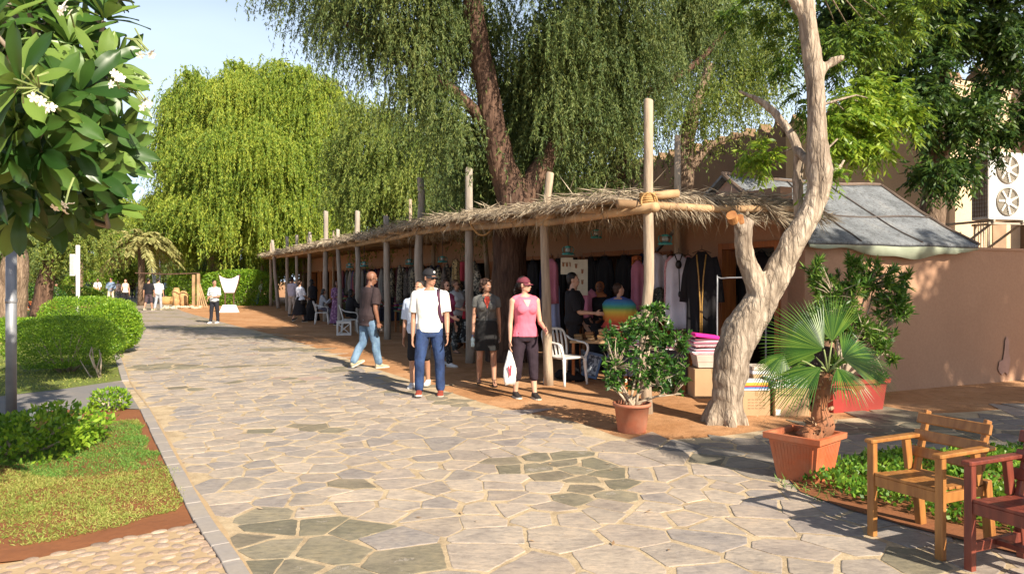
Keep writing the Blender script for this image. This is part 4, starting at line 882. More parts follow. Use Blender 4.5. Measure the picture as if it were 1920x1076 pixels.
# big shade tree off to the right of the photographer, whose shadow lies on the wall and the court
def uw(u, s, z): return np.array([u*.8-s*.6, u*.6+s*.8, z])
Bs = [(uw(9.3,-6,6.15), np.array([1.25,1.0,.42])), (uw(7.6,-6,6.5), np.array([1.1,.9,.42])), (uw(11.2,-6,7.7), np.array([1.5,1.2,1.2])), (uw(12.8,-6.5,8.6), np.array([1.6,1.4,1.5])), (uw(10.4,-6,7.2), np.array([1.0,.8,.8])), (uw(14.5,-6,8.3), np.array([1.6,1.4,1.6])), (uw(9.6,-6,9.2), np.array([.8,.8,.9])), (uw(12,-6,6.3), np.array([1.2,1.2,.6])), (uw(6.4,-6,6.55), np.array([.7,.5,.28]))]
T, O = tips_in(Bs, 3.0, rg, .1); cr = np.concatenate([sprays(T, O, 9, .34, 10, .15, .07, rg), core(Bs, 1100, .34, rg)])
st = empty('neem_tree', 'tall shade tree standing to the right outside the picture, casting dappled shade on the wall', 'tree', tuple(uw(11.5,-6.5,0))); m = MB()
make_limb(m, [Vector(uw(11.5,-6.5,-.1)), Vector(uw(11.4,-6.4,2.5)), Vector(uw(11.6,-6.3,5)), Vector(uw(12,-6.2,7))], [.28,.22,.16,.04], seed=4)
make_limb(m, [Vector(uw(11.5,-6.3,3.6)), Vector(uw(9.5,-6,5.4)), Vector(uw(7.2,-6,6.5))], [.14,.1,.04], seed=6); make_limb(m, [Vector(uw(11.5,-6.3,4.6)), Vector(uw(13.5,-6,6.6)), Vector(uw(14.6,-6,8.4))], [.14,.1,.05], seed=7)
m.build('trunk', M['bark_mid'], st, True); quads_obj('crown', cr, L['neem'], st)
# background trees on the left
def simple_tree(label, base_px, d, trunk, blobs, mat, ll, lw, bark='bark_mid', tips=1.5, strands=12, per=24, Ls=(.5,1.6), cn=250):
    t, r = trunk_px(d, *trunk); trunks = [(t, r)]
    V = np.concatenate([weeping(blobs, tips, strands, Ls, per, ll, lw, rg, jit=.5, shell=.35, sp=.6), core(blobs, cn, ll*2, rg)])
    return tree('leafy_tree', label, (t[0].x, d, 0), trunks, M[bark], [(V, L[mat])])
simple_tree('leaning dark trunked tree with a bright feathery crown left of the walking visitors', None, 31, ([(72,598),(82,540),(96,480),(130,430)], [17,15,11,6]), [blob(120,440,31,80,35), blob(60,450,31,60,40), blob(190,405,32,40,22), blob(120,400,32,70,30)], 'willow2', .15, .05, 'bark_dark')
simple_tree('thick pale trunked tree behind the grey lamp pole at the left edge', None, 24, ([(12,600),(18,540),(28,480),(-10,440),(-60,400)], [34,27,20,18,12]), [blob(-20,440,24,70,40), blob(10,400,25,50,40), blob(-60,330,24,80,80)], 'ghaf', .13, .04, 'bark_mid')
simple_tree('distant sunny tree behind the palm fronds left of the open sky', None, 66, ([(205,560),(208,500),(205,430)], [8,7,4]), [blob(205,400,66,55,40), blob(225,440,64,45,40), blob(165,380,66,50,50), blob(240,480,62,50,30)], 'willow', .3, .1)
simple_tree('far tree filling the end of the path above the crowd', None, 80, ([(290,560),(290,500)], [6,4]), [blob(290,460,80,60,45), blob(350,470,78,60,40), blob(240,500,80,60,35), blob(310,510,76,70,35)], 'ghaf', .35, .12, tips=1.0)
simple_tree('large tree behind the frangipani, filling the left background', None, 40, ([(40,590),(42,520),(40,450)], [10,9,6]), [blob(40,340,40,90,70), blob(120,370,42,90,50), blob(10,250,40,80,90), blob(80,300,41,70,60)], 'willow2', .2, .065)
simple_tree('low dark tree mass behind the leaning trunk', None, 80, ([(150,560),(152,520)], [7,5]), [blob(140,495,80,80,28), blob(60,500,80,80,35), blob(230,510,80,60,24), blob(-20,500,80,60,50)], 'ghaf', .25, .09, tips=1.2)
simple_tree('dark green tree behind the far end of the veranda', None, 60, ([(470,570),(470,480)], [9,6]), [blob(430,500,60,70,25), blob(520,470,58,60,35), blob(600,450,56,60,40), blob(560,410,60,60,40)], 'ghaf', .28, .1)
# date palms far down the path
def date_palm(label, px, py, d, n, fl, trunk_r=.2, base_y=None):
    c = wp(px, py, d); o = empty('date_palm', label, 'palm', (c.x, c.y, 0), 0, None); m = MB(); m.tube([(c.x,c.y,-.05),(c.x+.05,c.y,c.z*.5),(c.x,c.y,c.z)], [trunk_r*1.2,trunk_r,trunk_r*.9], 12, jit=.25); m.build('trunk', M['bark_mid'], o, True)
    for k in range(n):
        a = rg.uniform(0, 2*math.pi); el = rg.uniform(-.1, 1.25); h = Vector((math.cos(a), math.sin(a), 0)); l = fl*rg.uniform(.8,1.1); pts = []
        for i in range(14):
            f = i/13; pts.append(c+h*(l*(f*math.cos(el*.7)+.0))+Vector((0,0,l*(math.sin(el)*f*.9-(.42+.30*math.cos(el))*f*f))))
        P = []; A = []
        for i in range(1, 13):
            t = (pts[i+1]-pts[i]).normalized(); s = t.cross(Vector((0,0,1))).normalized()
            for j in range(5):
                for sg in (-1, 1): P.append(tuple(pts[i].lerp(pts[i+1], j/5))); A.append(tuple(s*sg*.8+t*.6+Vector((0,0,-.45+rg.normal()*.15))))
        P = np.array(P); A = np.array(A); V = leafq(P, A, np.full(len(P), .42)*fl/2.6*rg.uniform(.8,1.1,len(P)), np.full(len(P), .07), rg)
        quads_obj('frond', V, L['date'], o)
date_palm('low pale date palm with drooping fronds over the crowd at the end of the path', 265, 458, 47, 64, 2.5)
date_palm('date palm with pale fronds behind the white sign post', 150, 440, 58, 36, 2.6)
# ---- frangipani in the left foreground
def obovate(nl, nw, l, w):                    # grid of one leaf along +x with a fold
    g = np.zeros((nl, nw, 3))
    for i in range(nl):
        f = i/(nl-1); ww = w*(max(0, math.sin(math.pi*min(1, f**1.7*.97+.03)))**.6)*.5
        if i == 0: ww = w*.04
        if i == nl-1: ww = w*.03
        for j in range(nw):
            s = j/(nw-1)*2-1; g[i, j] = (l*f, ww*s, .10*w*abs(s)-.30*l*f*f+.01*math.sin(f*14)*abs(s))
    return g
def rosettes(cs, axs, rg, nleaf=(14,20), l=.30, w=.10, tpl=None):
    tpl = obovate(8, 5, 1, w/l) if tpl is None else tpl; out = []
    for c, ax in zip(cs, axs):
        ax = unit(np.array(ax)); e1 = unit(np.cross(ax, [.3,.2,1.])); e2 = np.cross(ax, e1); n = rg.integers(*nleaf)
        for k in range(n):
            a = k*2.4+rg.normal()*.15; tilt = .25+1.15*(k/n)**.8+rg.normal()*.1
            d = unit((e1*math.cos(a)+e2*math.sin(a))*math.sin(tilt)+ax*math.cos(tilt)); up = unit(ax*math.sin(tilt)-(e1*math.cos(a)+e2*math.sin(a))*math.cos(tilt)+rg.normal(size=3)*.15); s = unit(np.cross(up, d)); up = np.cross(d, s)
            L_ = l*rg.uniform(.65,1.1); R3 = np.stack([d*L_, s*L_, up*L_]); out.append(tpl@R3+c+d*.02)
    return np.array(out)
M['vein'] = pm('leaf_vein', (.28,.36,.12), None, 9, .5, 0)
Pl = empty('frangipani_tree', 'large leaved frangipani tree with white flowers filling the upper left corner', 'tree', (-4.3, 4.6, 0))
spots = [(65,165,3.2,(-.1,-1,.35)), (10,60,3.6,(-.2,-.7,.6)), (75,25,3.9,(0,-.5,.9)), (215,40,4.2,(.4,-.3,.9)), (200,10,4.4,(.1,-.3,1)), (150,90,4.0,(.3,-.5,.7)), (205,140,3.9,(.6,-.5,.4)), (170,175,3.7,(.5,-.7,.2)), (215,165,4.3,(.8,-.3,.4)), (120,200,3.5,(.2,-.9,.1)), (60,235,3.4,(-.2,-.9,0)), (185,225,4.0,(.7,-.5,.1)), (215,270,4.1,(.8,-.4,-.1)), (150,265,3.7,(.4,-.8,.0)), (100,285,3.5,(.1,-.9,-.1)), (35,290,3.4,(-.3,-.8,-.1)), (200,320,4.0,(.6,-.5,-.2)), (150,330,3.9,(.3,-.7,-.3)), (85,340,3.7,(0,-.8,-.3)), (25,350,3.6,(-.2,-.8,-.3)), (60,385,3.9,(.1,-.6,-.5)), (10,200,3.5,(-.4,-.8,.2)), (5,130,3.9,(-.3,-.6,.5)), (110,120,4.2,(.2,-.5,.7)), (40,110,4.2,(0,-.4,.8)), (120,60,4.5,(.2,-.3,.8)), (20,400,4.2,(0,-.5,-.5)), (120,385,4.3,(.3,-.4,-.5)), (170,380,4.3,(.5,-.4,-.3)), (60,5,4.4,(0,-.3,1)), (130,5,4.6,(.2,-.3,1)), (90,210,4.2,(.2,-.6,.3)), (230,245,4.4,(.8,-.2,.2)),(228,300,4.4,(.8,-.2,-.1))]
cs = [np.array(tuple(wp(x-20, y, d+.25))) for x, y, d, a in spots]; ax_ = [a for *_, a in spots]
for k in range(85):
    u = unit(rg.normal(size=3)); cs.append(np.array([-2.4,5.75,6.4])+u*np.array([.95,.85,1.15])*rg.uniform(.3,1)); ax_.append(tuple(u*.7+np.array([0,0,.5])))
for k in range(95):                           # the rest of the crown, deeper and above the frame
    u = unit(rg.normal(size=3)); p = np.array([-3.75, 4.9, 4.1])+u*np.array([1.35,1.15,2.0])*rg.uniform(.5,1)**.5
    if p[2] < 3.4 and (p[0]/p[1]*F+960 > 225 or p[1] < 4.15): continue
    if p[0]/p[1]*F+960 > 235 and HY-(p[2]-CH)/p[1]*F > -60: continue
    cs.append(p); ax_.append(tuple(u*.8+np.array([0,-.1,.5])))
for k in range(20):
    p = np.array(tuple(wp(rg.uniform(-10,200), rg.uniform(60,400), rg.uniform(4.3,5.2)))); cs.append(p); ax_.append((rg.normal()*.5,-.5,rg.normal()*.5+.2))
keep = [i for i, c in enumerate(cs) if not (c[0]/c[1]*F+960 > 212 and HY-(c[2]-CH)/c[1]*F > -40)]; cs = [cs[i] for i in keep]; ax_ = [ax_[i] for i in keep]
G = rosettes(cs, ax_, rg, l=.265, w=.085); grid_islands_obj('crown', G, L['plum'], Pl)
mid = G[:,:,2:3,:]; sdv = unit(G[:,:,3:4,:]-G[:,:,1:2,:]); fw = np.linspace(.0035,.0008,G.shape[1])[None,:,None,None]; nv_ = unit(np.cross(sdv, np.gradient(mid, axis=1)))*.0018
for sg in (1,-1): pass
Vn = np.concatenate([mid-sdv*fw, mid+sdv*fw], 2)
near_ = G[:,0,0,1] < 4.4
grid_islands_obj('leaf_vein', (Vn+nv_)[near_], M['vein'], Pl)['kind'] = 'stuff'
m = MB(); hub = [Vector((-3.9,4.8,1.9)), Vector((-3.6,4.7,2.6)), Vector((-3.5,4.8,3.4)), Vector((-3.2,4.6,2.3)), Vector((-2.8,5.3,5.2))]
make_limb(m, [Vector((-3.5,4.8,3.4)), Vector((-3.2,5.1,4.4)), Vector((-2.8,5.3,5.2))], [.07,.06,.04], seed=1); make_limb(m, [Vector((-4.3,4.6,-.05)), Vector((-4.2,4.7,1.0)), hub[0], hub[1], hub[2]], [.14,.12,.10,.09,.06], seed=1)
for i, c in enumerate(cs):
    c = Vector(c); h = min(hub, key=lambda q: (q-c).length); h = h.lerp(c, .0); a = Vector(ax_[i]).normalized(); m.tube([h, h.lerp(c, .5)+Vector((0,.05,-.12)), c-a*.12, c], [.035,.026,.018,.012], 7, jit=.1, seed=i)
m.build('trunk', pm('plumeria_bark', (.30,.24,.18), (.2,.17,.13), 6, .8, .4), Pl, True)
def flower_cluster(c, d, n=4, stalk=.10):
    m = MB(); c = Vector(c); d = Vector(d).normalized(); m.tube([c-d*stalk*1.6, c-d*stalk*.7+Vector((0,0,.015)), c], [.005,.005,.004], 5); m.build('flower_stalk', M['green_stem'], Pl)
    tp = obovate(5, 3, 1, .6); fl = []
    for k in range(n):
        o = np.array(tuple(c))+rg.normal(size=3)*.018; ax = unit(np.array(tuple(d))+rg.normal(size=3)*.5+[0,-.5,0])
        e1 = unit(np.cross(ax, [.3,.1,1.])); e2 = np.cross(ax, e1)
        for j in range(5):
            a = j*1.2566; dd = unit((e1*math.cos(a)+e2*math.sin(a))+ax*.35); s = unit(np.cross(ax, dd)); fl.append(tp@np.stack([dd*.026, s*.026, ax*.026])+o)
    for k in range(n): grid_islands_obj('flower', np.array(fl[5*k:5*k+5]), M['petal'], Pl)
M['petal'] = pm('white_petal', (.85,.83,.74), (.80,.76,.6), 8, .6, 0)
for x, y, d, dr in ((272,98,4.1,(.5,-.2,-1)), (210,145,3.6,(.3,-1,.1)), (272,190,4.1,(1,-.2,-.5)), (84,192,3.05,(.2,-1,0)), (128,20,3.8,(.3,-.8,.2)), (122,385,3.6,(0,-.5,-1))): flower_cluster(wp(x, y, d), dr)
for (a, b) in (((236,72,4.1),(272,98,4.1)), ((240,165,4.1),(272,190,4.1))):
    for k in range(5):
        m = MB(); p, q = wp(*a), wp(*b); j = Vector((rnd.uniform(-.02,.02), 0, rnd.uniform(-.02,.02))); m.tube([p, p.lerp(q, .5)+Vector((0,0,.02))+j, q+j], .0045, 5); m.build('flower_stalk', M['green_stem'], Pl)
m = MB()
for k in range(16): a = k*.7; c = wp(68,163,3.12); m.tube([c+Vector((0,.02,0)), c+Vector((.05*math.cos(a), -.05, .05*math.sin(a))), c+Vector((.085*math.cos(a), -.02, .085*math.sin(a)))], .0035, 5)
m.build('flower_stalk', M['green_stem'], Pl)

# ================================================================ SHRUBS AND HEDGES
def hedge(name, label, c, r, n, ll, lw, mat, stems=0, cat='shrub', group=None, bumps=.1, sq=2.6, under=True):
    o = empty(name, label, cat, (c[0], c[1], 0), 0, group); c = np.array(c); r = np.array(r)
    d = unit(rg.normal(size=(n,3))); f = (np.abs(d)**sq).sum(1)**(-1/sq); k = 1-np.abs(rg.normal(size=n))*.07; k[: n//5] = rg.uniform(.35,.95,n//5)
    nz = np.array([noise.noise(Vector(tuple(q*2.2+c))) for q in d]); P = c+d*r*(f*k*(1+bumps*nz))[:,None]; P = P[P[:,2] > .02]; d = d[: len(P)] if len(P) != n else d
    A = rg.normal(size=P.shape)*.8+unit((P-c)/r)*.8+[0,0,.35]; quads_obj('foliage', leafq(P, A, rg.uniform(.6,1.2,len(P))*ll, rg.uniform(.7,1.1,len(P))*lw, rg), mat, o)
    m = MB(); base = Vector((c[0], c[1], 0)); ns = stems or 6
    for i in range(ns):
        a = 2*math.pi*i/ns; e = Vector((c[0]+r[0]*.6*math.cos(a), c[1]+r[1]*.6*math.sin(a), c[2]+r[2]*rnd.uniform(-.2,.5))); b = base+Vector((.06*math.cos(a), .06*math.sin(a), -.03)); m.tube([b, b.lerp(e,.5)+Vector((rnd.uniform(-.05,.05),rnd.uniform(-.05,.05),-.02)), e], [.022,.015,.006], 6, jit=.2, seed=i)
    m.build('stem', M['twig'], o, True); return o
c = wp(122,650,13); 
hedge('clipped_shrub', 'clipped cushion shaped shrub in shade with bare stems, nearest the grey pole', (c.x+.02, 13, .52), (.86,.80,.44), 20000, .036, .022, L['hedge'], 10, bumps=.22)
m_ = empty('shrub_stems', 'bare forked pale stems at the right end of the shaded clipped shrub', 'stems', (-6.95,12.0,0)); m = MB()
for (x0, x1, x2) in (((196,722),(182,690),(190,662)), ((190,718),(176,680),(172,650)), ((196,722),(168,704),(150,675)), ((188,702),(190,675),(186,655)), ((178,690),(168,665),(172,650))): m.tube([wp(*x0,12.2), wp(*x1,12.3), wp(*x2,12.4)], [.016,.012,.007], 7, jit=.2)
m.build('stem', M['twig'], m_, True)
hedge('clipped_shrub', 'large sunlit clipped shrub with a domed top beside the path', (wp(168,610,16.5).x, 16.5, .62), (.98,.95,.60), 30000, .042, .024, L['hedge'], 8, bumps=.16)
hedge('clipped_shrub', 'sunny rounded clipped shrub joined to the right side of the domed one', (wp(215,620,16.2).x, 16.2, .58), (.45,.6,.52), 9000, .05, .03, L['hedge'], 6)
hedge('low_hedge', 'low loose bright hedge running off the left edge behind the shrubs', (wp(40,630,20).x, 20, .22), (1.9,1.0,.36), 14000, .08, .03, L['hedge'], 8, cat='hedge')
hedge('small_shrub', 'small bright leafy shrub on the corner of the lawn by the kerb', (wp(206,750,9.15).x, 9.15, .13), (.21,.2,.14), 900, .05, .03, L['hedge'], 5)
hedge('flowering_shrub', 'sprawling bright green shrub with a white flower at the left edge of the lawn', (wp(35,800,6.9).x, 6.95, .14), (.62,.62,.22), 4200, .065, .036, L['hedge'], 7, bumps=.6)
q = wp(72,785,6.8); 
m = MB(); 
for k in range(12): m.tube([q+Vector((0,0,-.1)), q+Vector((rnd.uniform(-.1,.12), rnd.uniform(-.05,.05), rnd.uniform(-.08,.03)))], .003, 4)
tw = m.build('dry_twigs', M['rope']); tag(tw, 'dry brown twig cluster with a white flower on the left shrub', 'twigs')
tp = obovate(5, 3, 1, .6); fl = []
for j in range(5): a = j*1.2566; dd = unit(np.array([math.cos(a), -.4, math.sin(a)])); s = unit(np.cross([0,-1,0], dd)); fl.append(tp@np.stack([dd*.05, s*.05, np.array([0,-.05,0])])+np.array(tuple(q+Vector((-.02,-.03,.03)))))
grid_islands_obj('flower', np.array(fl), M['petal'], tw)
# bushes beyond the boy and along the far left
for lab, px, py, d, rx, rz_, mt, n in (('dense dark green hedge behind the white display board', 450, 545, 47, 2.4, 1.15, 'hedge', 12000), ('bushy hedge between the wooden gate posts and the display board', 370, 545, 50, 2.0, 1.1, 'hedge', 9000), ('hedge right of the display board by the end posts', 478, 550, 52, 1.1, 1.0, 'ficus', 5000), ('broad leaved bush above the hedge near the veranda end', 460, 510, 56, 2.2, .9, 'olean', 6000), ('sunny yellow hedge behind the boy in navy trousers', 100, 555, 50, 3.2, .6, 'hedge', 9000), ('dark hedge behind the leaning trunk', 30, 570, 42, 2.6, .7, 'ficus', 6000), ('yellow green shrub right of the white sign post', 170, 545, 60, 2.2, 1.2, 'hedge', 5000)):
    c = wp(px, py, d); hedge('hedge', lab, (c.x, d, rz_*.95), (rx, 1.0, rz_), n, .13, .07, L[mt], 6, cat='hedge')
# small palm and orange planters near the left trunk
for x, lab in ((36,'red rectangular planter left of the leaning dark trunk'), (84,'red rectangular planter right of the leaning dark trunk')):
    p = gp(x, 582); o = empty('planter', lab, 'planter', (p.x, p.y, 0)); m = MB(); m.box((p.x,p.y,.22),(1.0,.4,.44),taper=1.08,bev=.02); m.build('box', M['pot'], o); m = MB(); m.box((p.x,p.y,.46),(1.16,.5,.05),bev=.015); m.build('rim', M['pot'], o)
# ================================================================ POTTED PLANTS
def pot_round(o, r0, r1, h, mat):
    m = MB(); m.lathe([(0,0),(r0,0),(r0*1.01,.01),(r1*.97,h-.035),(r1*1.07,h-.033),(r1*1.08,h),(r1*.95,h),(r1*.93,h-.04),(0,h-.045)], 32); m.build('pot', mat, o, True, False)
    m = MB(); m.lathe([(0,h-.038),(r1*.92,h-.036)], 20); m.build('potting_soil', M['soil'], o, False, False)
pp = gp(1189, 814); pb = empty('potted_bush', 'round brown flower pot holding a wild leafy bush with pale branches before the corner post', 'potted plant', (pp.x, pp.y+.15, 0))
pot_round(pb, .15, .19, .31, M['pot_brown'])
def bush(o, base, blobs, ntips, mat, ll, lw, leaves, stem_n, stem_r, stem_mat, rg, shell=.35, up=.5, lean=0.6):
    T, O = [], []
    for (c, r), n in zip(blobs, ntips):
        d = unit(rg.normal(size=(n,3))); T.append(c+d*r*rg.uniform(shell,1,(n,1))); O.append(unit(d+[0,0,up]))
    T = np.concatenate(T); O = np.concatenate(O); base = Vector(base); m = MB(); forks = []
    for i in range(stem_n):
        a = 2*math.pi*i/stem_n+rnd.uniform(-.3,.3); j = rnd.randrange(len(T)); t = Vector(T[j]); b = base+Vector((.05*math.cos(a), .05*math.sin(a), 0)); k1 = base.lerp(t, .35)+Vector((rnd.uniform(-.04,.04), rnd.uniform(-.04,.04), .04)); k2 = base.lerp(t, .68)+Vector((rnd.uniform(-.05,.05), rnd.uniform(-.05,.05), .03))
        m.tube(spline([b, k1, k2, t], 3), interp([stem_r, stem_r*.75, stem_r*.5, stem_r*.22], 3), 7, jit=.15, seed=i); forks += [k1, k2, k1.lerp(k2,.5), k2.lerp(t,.5)]
    for j in range(len(T)):
        t = Vector(T[j]); f = min(forks, key=lambda q: (q-t).length); m.tube([f, f.lerp(t,.5)+Vector((rnd.uniform(-.02,.02), rnd.uniform(-.02,.02), .015)), t], [stem_r*.32, stem_r*.24, stem_r*.12], 5)
    m.build('branch', stem_mat, o, True)
    S = np.repeat(T, leaves, 0); OO = np.repeat(O, leaves, 0); S = S-OO*rg.uniform(0,.10,(len(S),1)); A = OO*lean+rg.normal(size=S.shape)*.7; quads_obj('foliage', leafq(S, A, rg.uniform(.7,1.15,len(S))*ll, rg.uniform(.8,1.1,len(S))*lw, rg), mat, o)
Y0 = pp.y+.15
def bb(px, py, rx, ry, d, rd=None): return blob(px, py, d, rx, ry, rd)
bush(pb, (pp.x, Y0, .27), [bb(1200,680,70,60,Y0), bb(1160,640,38,35,Y0), bb(1240,620,38,40,Y0+.05), bb(1255,700,45,45,Y0), bb(1150,700,32,35,Y0-.05), bb(1200,610,40,30,Y0), bb(1280,640,16,30,Y0), bb(1225,575,28,12,Y0)], [95,44,44,55,36,36,18,16], L['ficus'], .066, .032, 12, 11, .016, M['twig'], rg, shell=.55)
# fan palm in a square planter
q = gp(1529, 915); fp = empty('fan_palm_planter', 'square orange terracotta planter with a young fan palm beside the wooden armchair', 'potted plant', (q.x+.02, q.y+.26, 0), R(42)); h = .385
m = MB(); S0, S1 = .155, .205
rr = [[(x*s, y*s, z) for x, y in ((-1,-1),(1,-1),(1,1),(-1,1))] for s, z in ((S0,0),(S1,h-.05),(S1*1.12,h-.05),(S1*1.16,h-.045),(S1*1.17,h),(S1*1.0,h),(S1*.97,h-.05))]
m.rings(rr, False); m.add([(-S1*.98,-S1*.98,h-.05),(S1*.98,-S1*.98,h-.05),(S1*.98,S1*.98,h-.05),(-S1*.98,S1*.98,h-.05)], [(0,1,2,3)])
m.build('planter', M['pot'], fp, False, False)
m = MB()
for sx in range(4):
    rot = Matrix.Rotation(sx*math.pi/2, 3, 'Z')
    for k in range(13):
        x = -.9+1.8*k/12; a = rot @ Vector((x*S0*.95, -S0-.0015, .03)); b = rot @ Vector((x*S1*.9, -S1*.985, h-.075)); m.bar(a, b, .009, .006)
m.build('flute', M['pot'], fp, False, False)
m = MB(); m.add([(-S1*.95,-S1*.95,h-.046),(S1*.95,-S1*.95,h-.046),(S1*.95,S1*.95,h-.046),(-S1*.95,S1*.95,h-.046)], [(0,1,2,3)]); m.build('potting_soil', M['soil'], fp, False, False)
fc = Vector((q.x+.03, q.y+.26, 0)); Yf = fc.y
tk = empty  # (palm trunk and leaves are parts of the planted palm)
m = MB(); tp_ = [fc+Vector((0,0,.3)), wp(1540,800,Yf), wp(1538,765,Yf), wp(1545,720,Yf), wp(1553,700,Yf)]; sp = spline(tp_, 6); rr = interp([.10,.092,.062,.055,.045], 6)
m.tube(sp, rr, 16, jit=.3, seed=3); m.build('trunk', pm('palm_trunk', (.36,.14,.06), (.19,.085,.045), 7, .8, .9, .02, 16, (1,1,.4)), fp, True)
P = []; A = []
for k in range(150):
    f = rnd.random(); j = min(int(f*(len(sp)-1)), len(sp)-2); a = rnd.uniform(0,6.28); c = sp[j].lerp(sp[j+1], .5); P.append(tuple(c+Vector((math.cos(a), math.sin(a), 0))*rr[j]*.9)); A.append((math.cos(a)*.7, math.sin(a)*.7, rnd.uniform(.2,1.2)))
P = np.array(P); quads_obj('leaf_base', leafq(P, np.array(A), rg.uniform(.03,.085,len(P)), rg.uniform(.012,.03,len(P)), rg), L['dry'], fp)['kind'] = 'stuff'
m = MB()
for a, l in ((2.6,.16),(0.2,.2),(3.4,.14),(-.5,.15),(5.2,.12)):
    c = wp(1546,745,Yf); d = Vector((math.cos(a), -.3, 0)); m.tube([c, c+d*l*.5+Vector((0,0,.08)), c+d*l+Vector((0,0,.07)), c+d*l*1.25+Vector((0,0,-.01))], [.014,.011,.008,.003], 6)
m.build('dry_stalk', pm('dry_stalk', (.50,.33,.17), (.36,.22,.12), 9), fp, True)
def fan_leaf(crown, hub, nrm, up, r, n=26, spread=2.6, droop=.2, nm='fan_leaf'):
    hub = Vector(hub); crown = Vector(crown); nrm = Vector(nrm).normalized(); up = Vector(up); up = (up-nrm*up.dot(nrm)).normalized(); sd_ = nrm.cross(up); m = MB(); k1 = crown.lerp(hub, .5)+Vector((0,0,.02)); m.tube([crown, k1, hub], [.009,.008,.006], 6); m.build('leaf_stalk', M['green_stem'], fp, True)
    vs = []; fs = []; rng_ = random.Random(int(r*1e4)+n)
    for i in range(n):
        a = -spread/2+spread*i/(n-1); da = spread/(n-1)*.5; L_ = r*(1-.18*abs(a/(spread/2))**2)*rng_.uniform(.93,1.03); prof = []
        for f, wv in ((.03,.9),(.25,1.0),(.46,1.0),(.74,.64),(1,.03)):
            c = (up*math.cos(a)+sd_*math.sin(a))*(L_*f); w_ = L_*.50*math.tan(da)*wv if f > .47 else L_*f*math.tan(da)*wv
            t = (sd_*math.cos(a)-up*math.sin(a)); dz = Vector((0,0,-droop*L_*f*f*(1+.5*rng_.random()*(f > .9)))); pl = nrm*(.012*(1 if i % 2 else -1)*min(f*2, 1)); k = nrm*(w_*.55)
            prof.append((hub+c-t*w_+dz-k*.0, hub+c+dz+k, hub+c+t*w_+dz))
        b = len(vs)
        for pr in prof: vs += list(pr)
        for s in range(4):
            for e in range(2): q0 = b+s*3+e; fs.append((q0, q0+1, q0+4, q0+3))
    m = MB(); m.add(vs, fs); m.build(nm, L['fan'], fp, False)
cr_ = wp(1552,702,Yf)
fan_leaf(cr_, wp(1545,655,Yf-.02), (-.35,-.8,.25), (-.72,0,.50), .55, 34, 2.0, .08)
fan_leaf(cr_, wp(1560,640,Yf+.05), (-.1,-1,.1), (.04,0,1), .43, 26, 1.5, .02)
fan_leaf(cr_, wp(1580,672,Yf-.05), (.35,-.75,.55), (.85,.1,.28), .52, 34, 2.0, .14)
fan_leaf(cr_, wp(1540,688,Yf-.12), (-.3,-.35,.9), (-1,-.15,-.12), .55, 30, 1.7, .24)
fan_leaf(cr_, wp(1570,690,Yf-.14), (.1,-.45,.85), (.35,-.85,.05), .30, 22, 2.0, .35)
fan_leaf(cr_, wp(1530,670,Yf+.12), (-.4,-.6,.6), (-.9,.2,.3), .46, 28, 1.7, .2)
fan_leaf(cr_, wp(1590,668,Yf+.08), (.2,-.6,.6), (.9,.2,.15), .48, 28, 1.7, .2)
fan_leaf(cr_, wp(1470,665,Yf+.1), (-.3,-.8,.4), (-.5,-.2,-.5), .30, 22, 1.9, .35)
# oleander in the long red planter
rq = empty('oleander_planter', 'long dark red planter with a tall oleander bush against the terracotta wall', 'potted plant', (4.22, 9.28, 0), math.atan2(DB.y, DB.x)-.12)
m = MB(); rr = [[(x*a, y*b, z) for x, y in ((-1,-1),(1,-1),(1,1),(-1,1))] for a, b, z in ((.37,.17,0),(.41,.20,.34),(.44,.225,.345),(.445,.23,.395),(.42,.205,.395),(.41,.20,.36))]
m.rings(rr, False); m.add([(-.41,-.2,.35),(.41,-.2,.35),(.41,.2,.35),(-.41,.2,.35)], [(0,1,2,3)]); m.build('planter', M['pot_red'], rq, False, False)
m = MB(); m.add([(-.4,-.195,.357),(.4,-.195,.357),(.4,.195,.357),(-.4,.195,.357)], [(0,1,2,3)]); m.build('potting_soil', M['soil'], rq, False, False)
Yo = 9.25
bush(rq, (4.1, 9.28, .33), [bb(1580,550,60,50,Yo), bb(1640,520,50,40,Yo), bb(1540,520,35,35,Yo+.1), bb(1680,570,42,45,Yo), bb(1600,610,60,45,Yo), bb(1650,640,40,30,Yo), bb(1540,590,35,35,Yo+.1), bb(1600,490,20,20,Yo), bb(1530,495,12,14,Yo), bb(1700,520,16,20,Yo), bb(1672,672,8,8,Yo), bb(1570,680,22,14,Yo), bb(1645,706,16,8,Yo-.1)], [60,46,24,44,60,28,24,10,6,9,5,8,8], L['olean'], .115, .022, 22, 9, .022, M['twig'], rg, shell=.3, up=.7, lean=.95)
# ================================================================ PEOPLE
def clothmat(c, c2=None, rough=.85, ms=None, scale=6): return pm('cloth_%.3f_%.3f_%.3f_%s' % (*c, str(c2)), c, c2 or tuple(x*.86 for x in c), scale, rough, .35, .004, 28, ms, spec=.25)
def skinmat(c): return pm('skin_%.2f' % c[0], c, tuple(x*.9 for x in c), 10, .5, .1, .002, 60, spec=.4)
SK_L = (.56,.32,.22); SK_T = (.42,.22,.14); SK_B = (.22,.10,.06); SK_D = (.13,.06,.04)
def stripes(name, a, b, f, axis='Z', t0=.5):
    m, t, bb_ = newmat(name); tc = nd(t, 'ShaderNodeTexCoord'); s = nd(t, 'ShaderNodeSeparateXYZ'); t.links.new(tc.outputs['Object'], s.inputs[0])
    v = math_(t, 'FRACT', math_(t, 'MULTIPLY', s.outputs[axis], f)); c = mixc(t, math_(t, 'GREATER_THAN', v, t0), a, b); t.links.new(c, bb_.inputs['Base Color']); bb_.inputs['Roughness'].default_value = .85; return m
